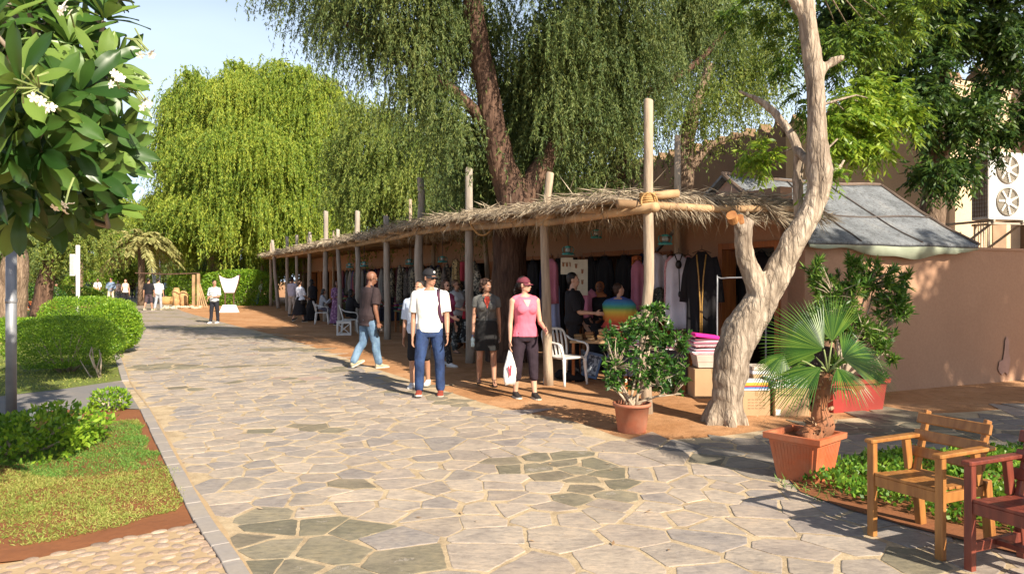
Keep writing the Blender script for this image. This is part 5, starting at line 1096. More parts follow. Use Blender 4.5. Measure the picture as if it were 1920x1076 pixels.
def blotch(name, a, b, scale=14, cut=.5, c=None):
    m, t, bb_ = newmat(name); n = tex(t, 'Noise', scale, 3); st = [(cut-.02, a), (cut+.02, b)]
    if c: st.append((cut+.12, b)); st.append((cut+.14, c))
    t.links.new(ramp(t, n.outputs[0], st), bb_.inputs['Base Color']); bb_.inputs['Roughness'].default_value = .85; return m
def denim(c, c2):
    m, t, b = newmat('denim_%.2f' % c[2]); n = tex(t, 'Noise', 7, 4, mscale=(1,1,.5)); n2 = tex(t, 'Noise', 60, 3); col = ramp(t, n.outputs[0], [(.35, c2), (.6, c)])
    t.links.new(mixc(t, .3, col, n2.outputs['Color'], 'OVERLAY'), b.inputs['Base Color']); b.inputs['Roughness'].default_value = .85; n3 = tex(t, 'Noise', 22, 4, mscale=(1,1,1.6)); bump(t, b, n3.outputs[0], .7, .01); return m
def person(label, px, fy, H, yaw, near=1, skin=SK_T, female=False, build=1.0, legs=((.15,.1),(-.2,.35)), arms=((.1,.1,.15,0),(-.1,.1,.2,0)), lean=.0, hyaw=0, hpitch=0, top=None, sleeve=.5, topm=None, neckv=0, bottom='trousers', botlen=1.0, botm=None, shoe=None, hair='short', hairc=(.02,.014,.012), hat=None, seat=None, loc=None, group=None, loose=1.0, lift=None, splay=.03, toplen=0.0, extra=None, tilt=0.0):
    """legs: (thigh pitch forward, knee bend) for right then left; arms: (pitch forward, out, elbow bend, inward)"""
    P0 = Vector(loc) if loc is not None else gp(px, fy)
    root = empty('person', label, 'person', (P0.x, P0.y, 0), yaw, group)
    vox = {1: .0085, 2: .013, 3: .019}[near]; thin = near >= 2
    hipz = .50*H; Lt = .235*H; Ls = .225*H; sw = (.098 if female else .114)*H*build; hw = .052*H
    def up(p):                              # lean the upper body about the hips
        p = Vector(p)-Vector((0,0,hipz)); p = Matrix.Rotation(lean, 3, 'X') @ p; p = Matrix.Rotation(tilt, 3, 'Y') @ p; return p+Vector((0,0,hipz))
    J = {}
    for side, (a, k) in zip((-1, 1), legs):
        h = Vector((side*hw, 0, hipz)); d1 = Vector((side*splay, -math.sin(a), -math.cos(a))).normalized(); kn = h+d1*Lt
        b = a-k; d2 = Vector((side*splay*.3, -math.sin(b), -math.cos(b))).normalized(); an = kn+d2*Ls; fp_ = (max(0, -b)*.75 if k > .25 and seat is None else 0.0)
        J[side] = (h, kn, an, fp_)
    low = min(J[s][2].z-.045*H-(.06*H*math.sin(J[s][3])) for s in (-1, 1)); dz = -low if seat is None else seat-(hipz-.06*H)
    if lift is not None: dz = lift
    OFF = Vector((0,0,dz)); g = H/1.75*build
    up0 = up; up = lambda p: up0(p)+OFF
    for s in (-1,1): J[s] = tuple(v+OFF if isinstance(v, Vector) else v for v in J[s])
    # torso rings: z, half width, half depth, y shift (front is -y)
    if female: T = [(.462,.070,.062,.004),(.50,.098,.072,.006),(.54,.092,.062,.002),(.61,.069,.050,-.002),(.67,.077,.054,-.004),(.725,.085,.062,-.010),(.775,.088,.052,0),(.808,.074,.042,.006),(.826,.052,.037,.010),(.842,.036,.033,.012)]
    else: T = [(.462,.072,.060,.004),(.50,.092,.066,.006),(.54,.090,.062,.002),(.61,.083,.058,-.004),(.67,.092,.062,-.006),(.725,.100,.066,-.008),(.775,.104,.058,0),(.806,.086,.048,.006),(.826,.058,.042,.010),(.842,.040,.038,.012)]
    def torso(m, f, z0=0, z1=9, lo=1.0, drop=0):
        rs = []
        TT = [t for t in T if z0 <= t[0] <= z1]
        if drop: TT = [(TT[0][0]-drop, TT[0][1]*1.02, TT[0][2]*1.02, TT[0][3])]+TT
        for z, wx, wy, ys in TT:
            r = []
            for j in range(20):
                a = 2*math.pi*j/20; cx = abs(math.cos(a))**.85*(1 if math.cos(a) > 0 else -1); cy = abs(math.sin(a))**.85*(1 if math.sin(a) > 0 else -1)
                r.append(up(((wx*H*build*(lo if z > .5 else 1)+f)*cx, (wy*H*build*(lo if z > .5 else 1)+f)*cy+ys*H, z*H)))
            rs.append(r)
        m.rings(rs)
        if female and z1 > .75:
            for s in (-1,1): m.ball(up((s*.042*H, -.050*H, .725*H)), (.037*H+f, .034*H+f, .036*H+f), 12, 8)
    def limb(m, pts, rad, n=12): sp = spline(pts, 3); m.tube(sp, interp(rad, 3), n); m.ball(pts[0], rad[0], n, 8); m.ball(pts[-1], rad[-1], n, 6)
    def traps(m, f):
        for s in (-1,1): m.tube([up((s*.012*H,.010*H,.838*H)), up((s*.055*H,.008*H,.820*H)), up((s*sw*.98,.004*H,.797*H))], [.030*g+f*.4,.034*g+f*.7,.040*g+f*.7], 10)
    body = MB(); torso(body, 0); traps(body, 0)
    A = {}
    for side, (a, ou, e, inn) in zip((-1, 1), arms):
        sh = up((side*sw, .004*H, .790*H)); d1 = Vector((side*math.sin(ou), -math.sin(a)*math.cos(ou), -math.cos(a)*math.cos(ou))); el = sh+(Matrix.Rotation(lean*.5, 3, 'X') @ d1)*(.175*H)
        b = a+e; d2 = Vector((side*math.sin(ou)*.5-side*math.sin(inn), -math.sin(b)*math.cos(inn), -math.cos(b)*math.cos(inn))).normalized(); wr = el+d2*(.145*H); A[side] = (sh, el, wr, d2)
        limb(body, [sh, sh.lerp(el,.35), el, el.lerp(wr,.3), wr], [.031*g*H/1.75*1.75 if 0 else .050*g, .046*g*(.85 if female else 1), .037*g*(.88 if female else 1), .038*g*(.85 if female else 1), .025*g*(.88 if female else 1)])
        # hand
        f = d2; sidev = Vector((side,0,0)); pn = f.cross(Vector((0,1,0))).normalized() if abs(f.y) < .7 else Vector((side,0,0)); pn = Vector((side, .15, 0)); pn = (pn-f*pn.dot(f)).normalized(); wv = f.cross(pn).normalized()
        if wv.y > 0: wv = -wv               # wv points to the thumb side (forward)
        hl = .105*H; R3 = Matrix((wv, pn, f)).transposed(); pc = wr+f*(hl*.30)
        body.ball(pc, (.040*g*1.0, .017*g, hl*.34), 10, 8, R3)
        fr = .0088*g if not thin else .0105*g
        for q, (o_, ln) in enumerate(((.028,.42),(.0095,.47),(-.009,.44),(-.027,.36))):
            b0 = pc+wv*(o_*g)+f*(hl*.20); k1 = b0+f*(hl*ln*.5)-pn*(.004*g+.003*q*g); k2 = k1+(f*.82-pn*.55).normalized()*(hl*ln*.32); k3 = k2+(f*.5-pn*.85).normalized()*(hl*ln*.25)
            body.tube([b0, k1, k2, k3], [fr*1.05, fr, fr*.92, fr*.75], 7)
        b0 = pc+wv*(.028*g)-f*(hl*.12); k1 = b0+(wv*.75+f*.7-pn*.2).normalized()*(hl*.22); k2 = k1+(f*.9+wv*.25-pn*.4).normalized()*(hl*.2); body.tube([b0, k1, k2], [fr*1.3, fr*1.15, fr*.85], 7)
    for side in (-1, 1):
        h, kn, an, fpp = J[side]; c = 1.0 if not female else .97
        limb(body, [h+Vector((0,0,-.01*H)), h.lerp(kn,.4), kn, kn.lerp(an,.32)+Vector((0,.012*H,0)), an], [.080*g*c, .074*g*c, .052*g*c, .053*g*c, .034*g*c], 14)
        R_ = Matrix.Rotation(-fpp, 3, 'X'); ft = lambda v: an+R_ @ Vector(v)
        body.rings([[ft((x*.03*H*wd*.5+side*sx*H*.0, y*H, z*H)) for x, z in ((-1,-.040),(1,-.040),(1,zt),(-1,zt))] for y, wd, zt, sx in ((.028,.75,-.005,0),(.0,.95,.005,0),(-.04,1.0,-.008,0),(-.085,1.15,-.022,0),(-.105,.85,-.030,0))])
    neck0 = up((0, .012*H, .815*H)); hc0 = up((0, -.008*H, .935*H)); HR = Matrix.Rotation(hyaw, 3, 'Z') @ Matrix.Rotation(hpitch, 3, 'X'); hb = up((0, .006*H, .872*H))
    hd = H/1.75*(1.02 if not female else .97)
    if H < 1.45: hd = .86
    def hp(v): return hb+HR @ (Vector(v)*hd)
    limb(body, [neck0, hb], [(.058 if not female else .045)*hd, (.054 if not female else .043)*hd])
    # head: cranium, face, jaw, nose, brow, ears
    body.ball(hp((0,.020,.120)), (.074*hd,.092*hd,.088*hd), 18, 12, HR); body.ball(hp((0,-.020,.072)), (.060*hd,.070*hd,.072*hd), 16, 10, HR); body.ball(hp((0,-.045,.018)), (.042*hd,.040*hd,.034*hd), 14, 8, HR); body.ball(hp((0,-.012,.030)), (.056*hd,.058*hd,.040*hd), 14, 8, HR)
    body.rings([[hp(q) for q in r] for r in (((-.008,-.080,.105),(.008,-.080,.105),(.010,-.070,.105),(-.010,-.070,.105)), ((-.017,-.106,.060),(.017,-.106,.060),(.018,-.075,.060),(-.018,-.075,.060)), ((-.012,-.088,.050),(.012,-.088,.050),(.013,-.070,.050),(-.013,-.070,.050)))])
    body.ball(hp((0,-.078,.112)), (.046*hd,.014*hd,.010*hd), 12, 6, HR)
    body.ball(hp((0,-.082,.032)), (.022*hd,.011*hd,.009*hd), 10, 6, HR)
    for s in (-1,1): body.ball(hp((s*.076,.012,.080)), (.010*hd,.019*hd,.032*hd), 8, 8, HR)
    BO = remeshed('body', body, vox, skinmat(skin), root, 4)
    if near <= 2:
        for s in (-1,1):
            m = MB(); m.ball(hp((s*.029,-.0795,.088)), (.0125*hd,.007*hd,.0065*hd), 8, 6, HR); m.build('eye', M['eye_white'], BO, True, False)
            m = MB(); m.ball(hp((s*.029,-.0855,.088)), (.0055*hd,.0025*hd,.0055*hd), 8, 6, HR); m.build('pupil', M['black'], BO, True, False)
            m = MB(); m.tube([hp((s*.015,-.087,.104)), hp((s*.030,-.089,.109)), hp((s*.047,-.078,.104))], .0035*hd, 5); m.build('eyebrow', clothmat(hairc), BO, True, False)
        m = MB(); m.ball(hp((0,-.091,.030)), (.021*hd,.004*hd,.0055*hd), 10, 6, HR); m.build('mouth', pm('lips', (.36,.13,.10)), BO, True, False)
    tags = {}
    # lower clothes
    if bottom:
        m = MB(); bm_ = botm or clothmat((.03,.03,.035)); inf = .012*loose
        if bottom in ('trousers', 'shorts'):
            torso(m, inf*.9, .40, .565)
            for side in (-1, 1):
                h, kn, an, fpp = J[side]; k = botlen; full = [h+Vector((0,0,.02)), h.lerp(kn,.45), kn, kn.lerp(an,.35)+Vector((0,.008*H,0)), an+(kn-an)*.07]; rad = [.084*g+inf, .077*g+inf, .055*g+inf*1.2, .052*g+inf*1.3, (.040*g+inf*1.9)]
                if k < 1:
                    ks = .5+(k-.5) if k > .5 else k
                    if k <= .5: full = [full[0], h.lerp(kn,k), h.lerp(kn,k*2)]; rad = [rad[0], rad[1], .062*g+inf*1.6]
                    else: e = kn.lerp(an, (k-.5)*2); full = [full[0], full[1], kn, e]; rad = rad[:3]+[.050*g+inf*1.1]
                limb(m, full, rad, 14)
            if near <= 2 and k == 1:
                pass
        else:                                # skirt or robe
            w0 = .105*H*build; k = botlen; zt = .60*H if bottom == 'skirt' else .56*H; zb = hipz-(hipz-.0)*k
            ks = [J[s][1] for s in (-1,1)]; an_ = [J[s][2] for s in (-1,1)]; fwd = min(min(q.y for q in ks), 0); bck = max(max(q.y for q in an_), 0) if k > .6 else 0.05
            rs = []
            for i in range(8):
                f = i/7; z = zt+(zb-zt)*f; sp_ = (1+ (.10 if k < .6 else .45)*f)*(1+(loose-1)*f)
                wy = (.074*H+.02)*(1 if f > .1 else .95)*sp_; yc = (fwd*.55+bck*.35)*f*(.6 if k < .6 else .8); wyy = wy+abs(fwd)*.35*f
                rs.append([Vector((w0*(.84 if f < .05 else .98)*sp_*math.cos(a)*(1+.05*f*math.sin(a*7+i*.1)), yc+wyy*math.sin(a)*(1+.06*f*math.sin(a*6)), z))+OFF for a in np.linspace(0, 2*math.pi, 28, endpoint=False)])
            m.rings(rs)
        remeshed('trousers' if bottom == 'trousers' else bottom, m, vox, bm_, root, 4, .006 if near < 3 else 0, 11, px, flat=(1,1,.9))
    if top:
        m = MB(); inf = .019*loose; tm_ = topm or clothmat((.8,.8,.78)); zlo = .52-toplen
        torso(m, inf, .495 if toplen < .03 else .46, .83, loose if loose > 1 else 1.0, drop=toplen if toplen >= .03 else .0)
        traps(m, inf*.5)
        m.ball(up((0,.008*H,.815*H)), (.058*H+inf*.3,.046*H+inf*.4,.016*H), 16, 8)
        for side in (-1, 1):
            sh, el, wr, d2 = A[side]
            if sleeve > 0:
                if sleeve <= .5: e = sh.lerp(el, sleeve*2*.92); limb_pts = [sh, sh.lerp(e,.5), e]; rad = [.055*g+inf*.6, .052*g+inf, .047*g+inf*1.3]
                else: e = el.lerp(wr, (sleeve-.5)*2*.95); limb_pts = [sh, sh.lerp(el,.5), el, e]; rad = [.055*g+inf*.6, .050*g+inf, .043*g+inf, .032*g+inf*.9]
                if female: rad = [r*.88 for r in rad]
                sp = spline(limb_pts, 3); m.tube(sp, interp(rad, 3), 12); m.ball(sh, rad[0]*.97, 12, 8)
            else: m.ball(up((side*.062*H, .004*H, .805*H)), (.020*H, .040*H, .016*H), 10, 6)
        remeshed('top', m, vox, tm_, root, 3, .0075 if near < 3 else 0, 10, px+5)
    # shoes
    if shoe:
        for side in (-1, 1):
            h, kn, an, fpp = J[side]; R_ = Matrix.Rotation(-fpp, 3, 'X'); ft = lambda v: an+R_ @ (Vector(v)*H)
            def prof(y0, grow, zb, zs): return [[ft((x*wd*grow, y, zb if z == 0 else zs*zt+zb*(1-zs))) for x, z in ((-1,0),(-.6,0),(.6,0),(1,0),(1,.5),(.75,1),(-.75,1),(-1,.5))] for y, wd, zt in ((.036,.014,-.004),(.028,.019,.004),(.0,.021,.006),(-.03,.022,-.006),(-.065,.026,-.017),(-.095,.025,-.024),(-.112,.013,-.030))]
            def sec(y, wd, zt, zb): return [ft((x*wd, y, zb+(zt-zb)*z)) for x, z in ((-.9,0),(.9,0),(1,.4),(.8,.85),(.35,1),(-.35,1),(-.8,.85),(-1,.4))]
            if shoe != 'sandal':
                m = MB(); m.rings([sec(y, wd, zt, -.036) for y, wd, zt in ((.038,.010,-.012),(.034,.018,.0),(.012,.0235,.010),(-.015,.0225,.006),(-.045,.024,-.008),(-.075,.027,-.016),(-.100,.024,-.021),(-.114,.012,-.028))]); SHO = m.build('shoe', shoe, root, True, False)
                m = MB(); m.rings([[ft((x*wd, y, z)) for x, z in ((-1,-.046),(1,-.046),(1,-.034),(-1,-.034))] for y, wd in ((.040,.012),(.034,.020),(.01,.0245),(-.04,.0245),(-.078,.0285),(-.103,.025),(-.118,.012))]); m.build('sole', M['sole'], SHO, False, False)
            else:
                m = MB(); m.rings([[ft((x*wd, y, z)) for x, z in ((-1,-.046),(1,-.046),(1,-.040),(-1,-.040))] for y, wd in ((.036,.014),(.0,.022),(-.05,.024),(-.09,.024),(-.112,.012))]); m.tube([ft((.0,-.10,-.03)), ft((.0,-.07,-.012)), ft((.0,-.03,.005))], .004*H/1.7, 5)
                m.tube([ft((.024*math.cos(a), .004+.026*math.sin(a), .008)) for a in np.linspace(0,6.28,12)], .0035, 5); m.build('sandal', M['black_leather'], root, False, False)
    # hair
    hm = pm('hair_%.2f' % hairc[0], hairc, tuple(x*.6 for x in hairc), 30, .55, .8, .006, 70, (3,3,.5)); m = MB()
    if hair in ('short', 'pony', 'long', 'curly', 'bun'):
        m.ball(hp((0,.034,.132)), (.0805*hd,.093*hd,.090*hd), 16, 12, HR)
        m.ball(hp((0,.060,.080)), (.068*hd,.050*hd,.062*hd), 14, 8, HR)
    if hair in ('long',):
        for i in range(4): m.ball(hp((0,.062+.004*i,.06-.04*i)), (.076*hd,.038*hd,.055*hd), 12, 8, HR)
        for s in (-1,1): m.ball(hp((s*.066,.012,.055)), (.020*hd,.040*hd,.08*hd), 10, 8, HR)
    if hair == 'pony':
        for i in range(7): m.ball(hp((.0+.012*i,.105+.012*i,.115-.026*i)), (.024*hd,.024*hd,.03*hd), 8, 6, HR)
    if hair == 'bun': m.ball(hp((0,.115,.12)), .035*hd, 10, 8, HR)
    if hair == 'curly':
        rq_ = random.Random(5)
        for i in range(110):
            a = rq_.uniform(0, 6.28); z = rq_.uniform(-.01,.19); 
            x, y = .090*math.cos(a), .030+.098*math.sin(a)
            if y < -.035 and z < .14: continue
            if y < -.0 and abs(x) < .055 and z < .14: continue
            m.ball(hp((x*rq_.uniform(.85,1.1), y*rq_.uniform(.85,1.1), z)), rq_.uniform(.014,.025)*hd, 7, 5)
    if hair and len(m.v): remeshed('hair', m, max(vox*.9, .008), hm, root, 1, .006, 40, 3)
    if hat:
        cm = clothmat(hat); m = MB(); rs = []
        for i in range(9):
            el = i/8*math.pi/2; r = []
            for j in range(24): a = 2*math.pi*j/24; r.append(hp((.088*math.cos(el)*math.cos(a), .026+.104*math.cos(el)*math.sin(a), .122+.094*math.sin(el)**.9)))
            rs.append(r)
        m.rings(rs); m.ball(hp((0,.022,.217)), .007*hd, 8, 6); CAP = m.build('cap', cm, root, True, False)
        m = MB(); vs = []; na = 13
        for k in range(3):
            f = (0, .6, 1)[k]
            for j in range(na):
                a = -1.25+2.5*j/(na-1); x = .084*math.sin(a)*(1+.02*f); y = -.070*math.cos(a)*(1)-.075*f*math.cos(a*.85)+.02*(1-f*.3); z = .126-.012*f-.018*f*(math.sin(a)**2)-.010*f; vs.append((x, y+.0, z))
        v2 = [hp(v) for v in vs]+[hp((v[0], v[1], v[2]-.005)) for v in vs]; n = len(vs); fs = []
        for k in range(2):
            for j in range(na-1): a = k*na+j; fs += [(a, a+1, a+na+1, a+na), (a+n, a+na+n, a+na+1+n, a+1+n)]
        for j in range(na-1): a = 2*na+j; fs.append((a, a+1, a+1+n, a+n))
        m.add(v2, fs); m.build('cap_visor', cm, CAP, True, False)
    root['_']=0; del root['_']
    return root, dict(hp=hp, A=A, J=J, up=up, H=H, HR=HR, hd=hd, OFF=OFF)
def glasses(root, I, dark=True):
    m = MB(); hp = I['hp']
    for s in (-1,1): m.ball(hp((s*.034,-.088,.089)), (.028*I['hd'],.006*I['hd'],.018*I['hd']), 12, 6, I['HR']); m.tube([hp((s*.060,-.080,.094)), hp((s*.078,-.03,.094)), hp((s*.080,.02,.088))], .003, 5)
    m.tube([hp((-.012,-.094,.094)), hp((.012,-.094,.094))], .003, 5); m.build('sunglasses', M['gloss_black'], root, True, False)
def strap(root, pts, w, mat, name='strap'):
    m = MB(); sp = spline(pts, 5); m.tube(sp, w, 8, flat=.35); return m.build(name, mat, root, True, False)
M['eye_white'] = pm('eye_white', (.75,.72,.68), None, 5, .3, 0); M['black'] = pm('black_dot', (.01,.01,.01), None, 5, .4, 0); M['gloss_black'] = pm('gloss_black', (.012,.012,.014), None, 5, .12, 0, spec=.6)
M['sole'] = pm('sole', (.62,.58,.50), (.45,.41,.35), 9, .8, .2); M['black_leather'] = pm('black_leather', (.03,.022,.02), None, 9, .5, .2)
jean_d = denim((.020,.048,.14), (.008,.02,.065)); jean_l = denim((.17,.27,.38), (.07,.13,.22)); BK = clothmat((.016,.015,.018)); WH = clothmat((.80,.79,.74)); NAVY = clothmat((.025,.035,.09)); GREY = clothmat((.30,.30,.31))
shoe_red = pm('red_suede', (.30,.055,.03), (.21,.04,.025), 14, .8, .3); shoe_w = pm('white_shoe', (.72,.72,.74), None, 9, .6, .1); shoe_b = pm('black_shoe', (.025,.022,.022), None, 9, .6, .1); shoe_t = pm('khaki_shoe', (.46,.40,.27), (.34,.29,.19), 9, .8, .2)
# --- the man in the white T-shirt
p, I = person('man in a plain white T-shirt, dark blue jeans, red shoes and black cap, walking', 806, 742, 1.78, .06, 1, SK_T, build=1.0, legs=((.30,.42),(-.06,.02)), arms=((-.05,.09,.25,.02),(.05,.11,.35,.02)), hyaw=.75, hpitch=.08, top=1, topm=WH, sleeve=.42, botm=jean_d, shoe=shoe_red, hat=(.02,.02,.024), loose=1.0, toplen=.0, splay=.10)
glasses(p, I); hp = I['hp']; m = MB(); m.ball(hp((.010,-.066,.170)), (.018,.006,.018), 12, 6, I['HR']); m.build('cap_badge', M['white'], p, True, False)
strap(p, [I['up'](v) for v in ((.115,.09,1.24),(.125,.02,1.475),(.118,-.085,1.42),(.135,-.125,1.20),(.165,-.05,1.02))], .026, clothmat((.10,.03,.06), (.03,.02,.03)), 'backpack_strap')
A = I['A'][1]; m = MB(); m.tube([A[2]-A[3]*.02+Vector((.030*math.cos(a), .030*math.sin(a), 0)) for a in np.linspace(0,6.28,14)], .006, 6); m.build('wristband', M['black'], p, True, False)
# --- youth hidden behind him
p, I = person('youth in a pale blue T-shirt and black shorts half hidden behind the man in white', 782, 728, 1.62, -.1, 1, SK_T, legs=((.10,.1),(-.15,.2)), arms=((-.05,.12,.15,0),(0,.1,.2,0)), hyaw=-.3, top=1, topm=clothmat((.52,.60,.74)), bottom='shorts', botlen=.46, botm=BK, shoe=shoe_w, loc=(gp(782,728).x+.02, 11.15, 0), loose=1.15, sleeve=.5)
# --- woman with a backpack behind (white shoe, patterned leggings)
p, I = person('woman in a dark pink top and patterned leggings behind the man in white', 838, 680, 1.66, .9, 2, SK_L, True, legs=((.30,.1),(-.2,.2)), arms=((.3,.1,.9,.2),(-.1,.1,.4,0)), hyaw=0, top=1, topm=clothmat((.30,.05,.12)), botm=blotch('black_print', (.015,.015,.017), (.16,.15,.14), 30, .6), shoe=shoe_w, hair='long', hairc=(.09,.04,.02), loc=(gp(838,681).x+.02, 14.0, 0))
glasses(p, I)
# --- woman in the grey blouse
p, I = person('curly haired woman in a grey blouse and short black skirt holding a water bottle', 912, 722, 1.65, .12, 1, SK_T, True, legs=((.10,.35),(.12,.0)), arms=((.05,.12,.25,.0),(-.22,.14,.12,0)), hyaw=.6, hpitch=.05, top=1, topm=clothmat((.115,.115,.11), (.075,.075,.072)), sleeve=.22, bottom='skirt', botlen=.36, botm=clothmat((.02,.02,.021)), shoe='sandal', hair='curly', hairc=(.05,.022,.012), splay=.05)
up = I['up']; m = MB(); m.add([up(v) for v in ((-.045,-.128,1.30),(.045,-.128,1.30),(.0,-.150,1.17),(-.03,-.115,1.36),(.03,-.115,1.36))], [(0,2,1),(0,1,4,3)]); m.build('red_camisole', clothmat((.40,.06,.04)), p, False, False)
m = MB(); m.tube([up((.150*math.cos(a), -.0+.108*math.sin(a), 1.0+.012*math.sin(a))) for a in np.linspace(0,6.28,24)], .016, 6, flat=1); m.build('belt', clothmat((.07,.07,.068)), p, True, False)
m = MB(); m.tube([up((0,-.152,1.16)), up((0,-.128,1.05)), up((0,-.122,.95))], .003, 4); m.build('zip', M['metal'], p, False, False)
h = I['A'][-1]; c = p.matrix_basis @ (h[2]+h[3]*.10); 
B = empty('water_bottle', 'small clear plastic water bottle held low by the woman in grey', 'bottle', tuple(c+Vector((0,-.02,-.10))), .2)
m = MB(); m.lathe([(0,0),(.026,0),(.03,.01),(.03,.05),(.027,.06),(.03,.07),(.03,.12),(.012,.15),(.012,.16)], 14); m.build('bottle_body', pm('clear_blue', (.45,.62,.66), (.3,.45,.5), 12, .1, 0, spec=.7), B, True, False); m = MB(); m.lathe([(.014,.158),(.014,.178),(0,.179)], 12); m.build('cap', pm('blue_cap', (.1,.2,.4)), B, True, False)
# --- woman in pink
p, I = person('woman in a bright pink sleeveless top, dark cropped trousers and maroon cap', 984, 745, 1.68, .30, 1, SK_L, True, build=1.05, legs=((.02,.22),(.12,.0)), arms=((.02,.12,.12,0),(.10,.14,1.1,.1)), hyaw=.85, hpitch=.05, top=1, topm=clothmat((.70,.17,.24), (.60,.13,.19)), sleeve=0, botm=clothmat((.035,.022,.032), (.022,.014,.02)), botlen=.72, shoe=shoe_b, hat=(.15,.035,.05), hair='pony', splay=.05, loose=1.0)
glasses(p, I); up = I['up']; m = MB(); m.add([up(v) for v in ((-.052,-.098,1.345),(.052,-.098,1.345),(.0,-.133,1.24))], [(0,2,1)]); m.build('neckline', skinmat(SK_L), p, False, False)
m = MB()
for k in range(22): a = k*.9; q = hp0 = I['hp']((.0+.012*math.cos(a), .115+.010*k*.25, .11-.006*k)); m.ball(q, .018, 7, 5)
m.build('pony_tail', pm('hair_0.02', (.02,.014,.012)), p, True, False)
h = I['A'][-1]; c = p.matrix_basis @ (h[2]+h[3]*.12)
Bg = empty('carrier_bag', 'white plastic carrier bag with a red mark, hanging beside the woman in pink', 'bag', tuple(c+Vector((0,0,-.02))), .5)
m = MB(); rs = []
for i in range(9):
    f = i/8; z = -.46*f; wx = .018+.075*min(1, f*1.9)-.012*max(0, f-.85)*6; wy = .012+.045*math.sin(min(1, f*1.1)*math.pi*.9)
    rs.append([(wx*math.cos(a)*(1+.08*math.sin(a*5+i)), wy*math.sin(a)*(1+.25*math.sin(a*4+i*.8)), z+.012*math.sin(a*3)) for a in np.linspace(0,2*math.pi,20,endpoint=False)])
m.rings(rs); m.build('sack', pm('bag_film', (.78,.76,.74), (.66,.63,.61), 14, .45, .5, .006, 18), Bg, True, False)
m = MB()
for (a, b) in (((-.06,-.20),(-.04,-.34)), ((-.02,-.19),(-.035,-.33))): m.bar((a[0],-.072,a[1]), (b[0],-.078,b[1]), .018, .004, up=(0,1,0))
m.build('red_mark', clothmat((.6,.05,.08)), Bg, False, False)
# --- bald man walking away
p, I = person('bald man in a brown T-shirt and faded jeans holding a camera, walking toward the stalls', 690, 690, 1.80, 2.25, 1, SK_B, build=1.08, legs=((.24,.08),(-.10,.42)), arms=((-.05,.10,.25,0),(.06,.14,.42,0)), lean=.10, hyaw=-.35, hpitch=.28, top=1, topm=clothmat((.045,.03,.032), (.03,.02,.022)), botm=jean_l, shoe=shoe_t, hair=None, loose=1.15, sleeve=.42, toplen=.03)
glasses(p, I); h = I['A'][-1]; c = p.matrix_basis @ (h[2]+h[3]*.12)
Cm = empty('camera', 'small black camera in the hand of the bald man', 'camera', tuple(c), .6); m = MB(); m.box((0,0,-.02), (.13,.06,.085), bev=.012); m.build('camera_body', M['gloss_black'], Cm, False, False); m = MB(); m.tube([(0,-.03,-.02),(0,-.09,-.02)], .034, 14); m.build('lens', M['black_leather'], Cm, True, False)
# --- boy in the striped polo
person('boy in a striped white polo shirt and black trousers standing on the path', 402, 606, 1.62, -.15, 2, SK_T, legs=((.12,.0),(-.10,.0)), arms=((.1,.12,.9,.35),(.2,.14,1.3,.8)), hyaw=.9, top=1, topm=stripes('polo', (.78,.78,.76), (.10,.14,.16), 14, 'Z', .72), botm=clothmat((.02,.02,.028)), shoe=shoe_w, loose=1.05)
# --- people at the far left end of the path
FARG = None
def far(label, px, fy, H, yaw, **k): return person(label, px, fy, H, yaw, 3, **k)
far('man in a black T-shirt and dark shorts walking away down the middle of the path', 279, 582, 1.74, math.pi-.1, skin=SK_T, legs=((.2,.05),(-.2,.25)), arms=((.2,.12,.2,0),(-.2,.12,.2,0)), top=1, topm=BK, bottom='shorts', botlen=.5, botm=clothmat((.07,.05,.06)), shoe=shoe_t, loose=1.2)
far('person in a white T-shirt and light grey trousers walking away beside the man in black', 297, 581, 1.72, math.pi, skin=SK_L, legs=((.15,.05),(-.15,.2)), top=1, topm=WH, botm=clothmat((.36,.38,.42)), shoe=shoe_t, loose=1.2)
far('woman in a cream sleeveless top and black trousers with a camera strap walking this way', 235, 574, 1.70, .1, skin=SK_L, female=True, legs=((.2,.05),(-.15,.25)), arms=((.3,.1,1.0,.4),(-.1,.15,.2,0)), top=1, topm=clothmat((.75,.68,.55)), sleeve=0, botm=BK, shoe=shoe_b, hair='pony', hairc=(.10,.04,.02))
far('man in a blue checked shirt and cream trousers walking this way', 208, 572, 1.80, .1, skin=SK_T, legs=((.25,.05),(-.2,.3)), arms=((.3,.1,1.1,.4),(.1,.2,1.2,.5)), top=1, topm=clothmat((.22,.30,.42), (.15,.21,.32), scale=20), sleeve=.85, botm=clothmat((.70,.62,.47)), shoe=shoe_b)
far('man in a white shirt with a tan shoulder bag across him', 183, 566, 1.74, .05, skin=SK_B, legs=((.15,.05),(-.1,.2)), arms=((.1,.15,.5,0),(.1,.15,.5,0)), top=1, topm=WH, botm=BK, shoe=shoe_b)
q = gp(183,566); o = empty('shoulder_bag', 'tan shoulder bag worn by the man in the white shirt', 'bag', (q.x, q.y-.22, .80)); m = MB(); m.box((0,0,.1),(.46,.12,.28),bev=.04); m.build('bag_body', pm('tan_leather', (.42,.27,.12)), o, False, False); m = MB(); m.tube([(.2,0,.22),(.1,.02,.5),(.08,.1,.72)], .02, 6); m.build('strap', M['black_leather'], o, True, False)
far('person in a navy shirt with a raised arm left of the white shirted man', 167, 562, 1.72, .3, skin=SK_B, arms=((.1,.1,.4,0),(1.4,.5,2.0,.3)), top=1, topm=NAVY, botm=BK, shoe=shoe_b)
far('person in a pale pink top behind the man in the checked shirt', 221, 566, 1.60, .0, skin=SK_L, female=True, top=1, topm=clothmat((.65,.48,.42)), botm=clothmat((.18,.18,.19)), shoe=shoe_b, hair='long', hairc=(.12,.06,.03))
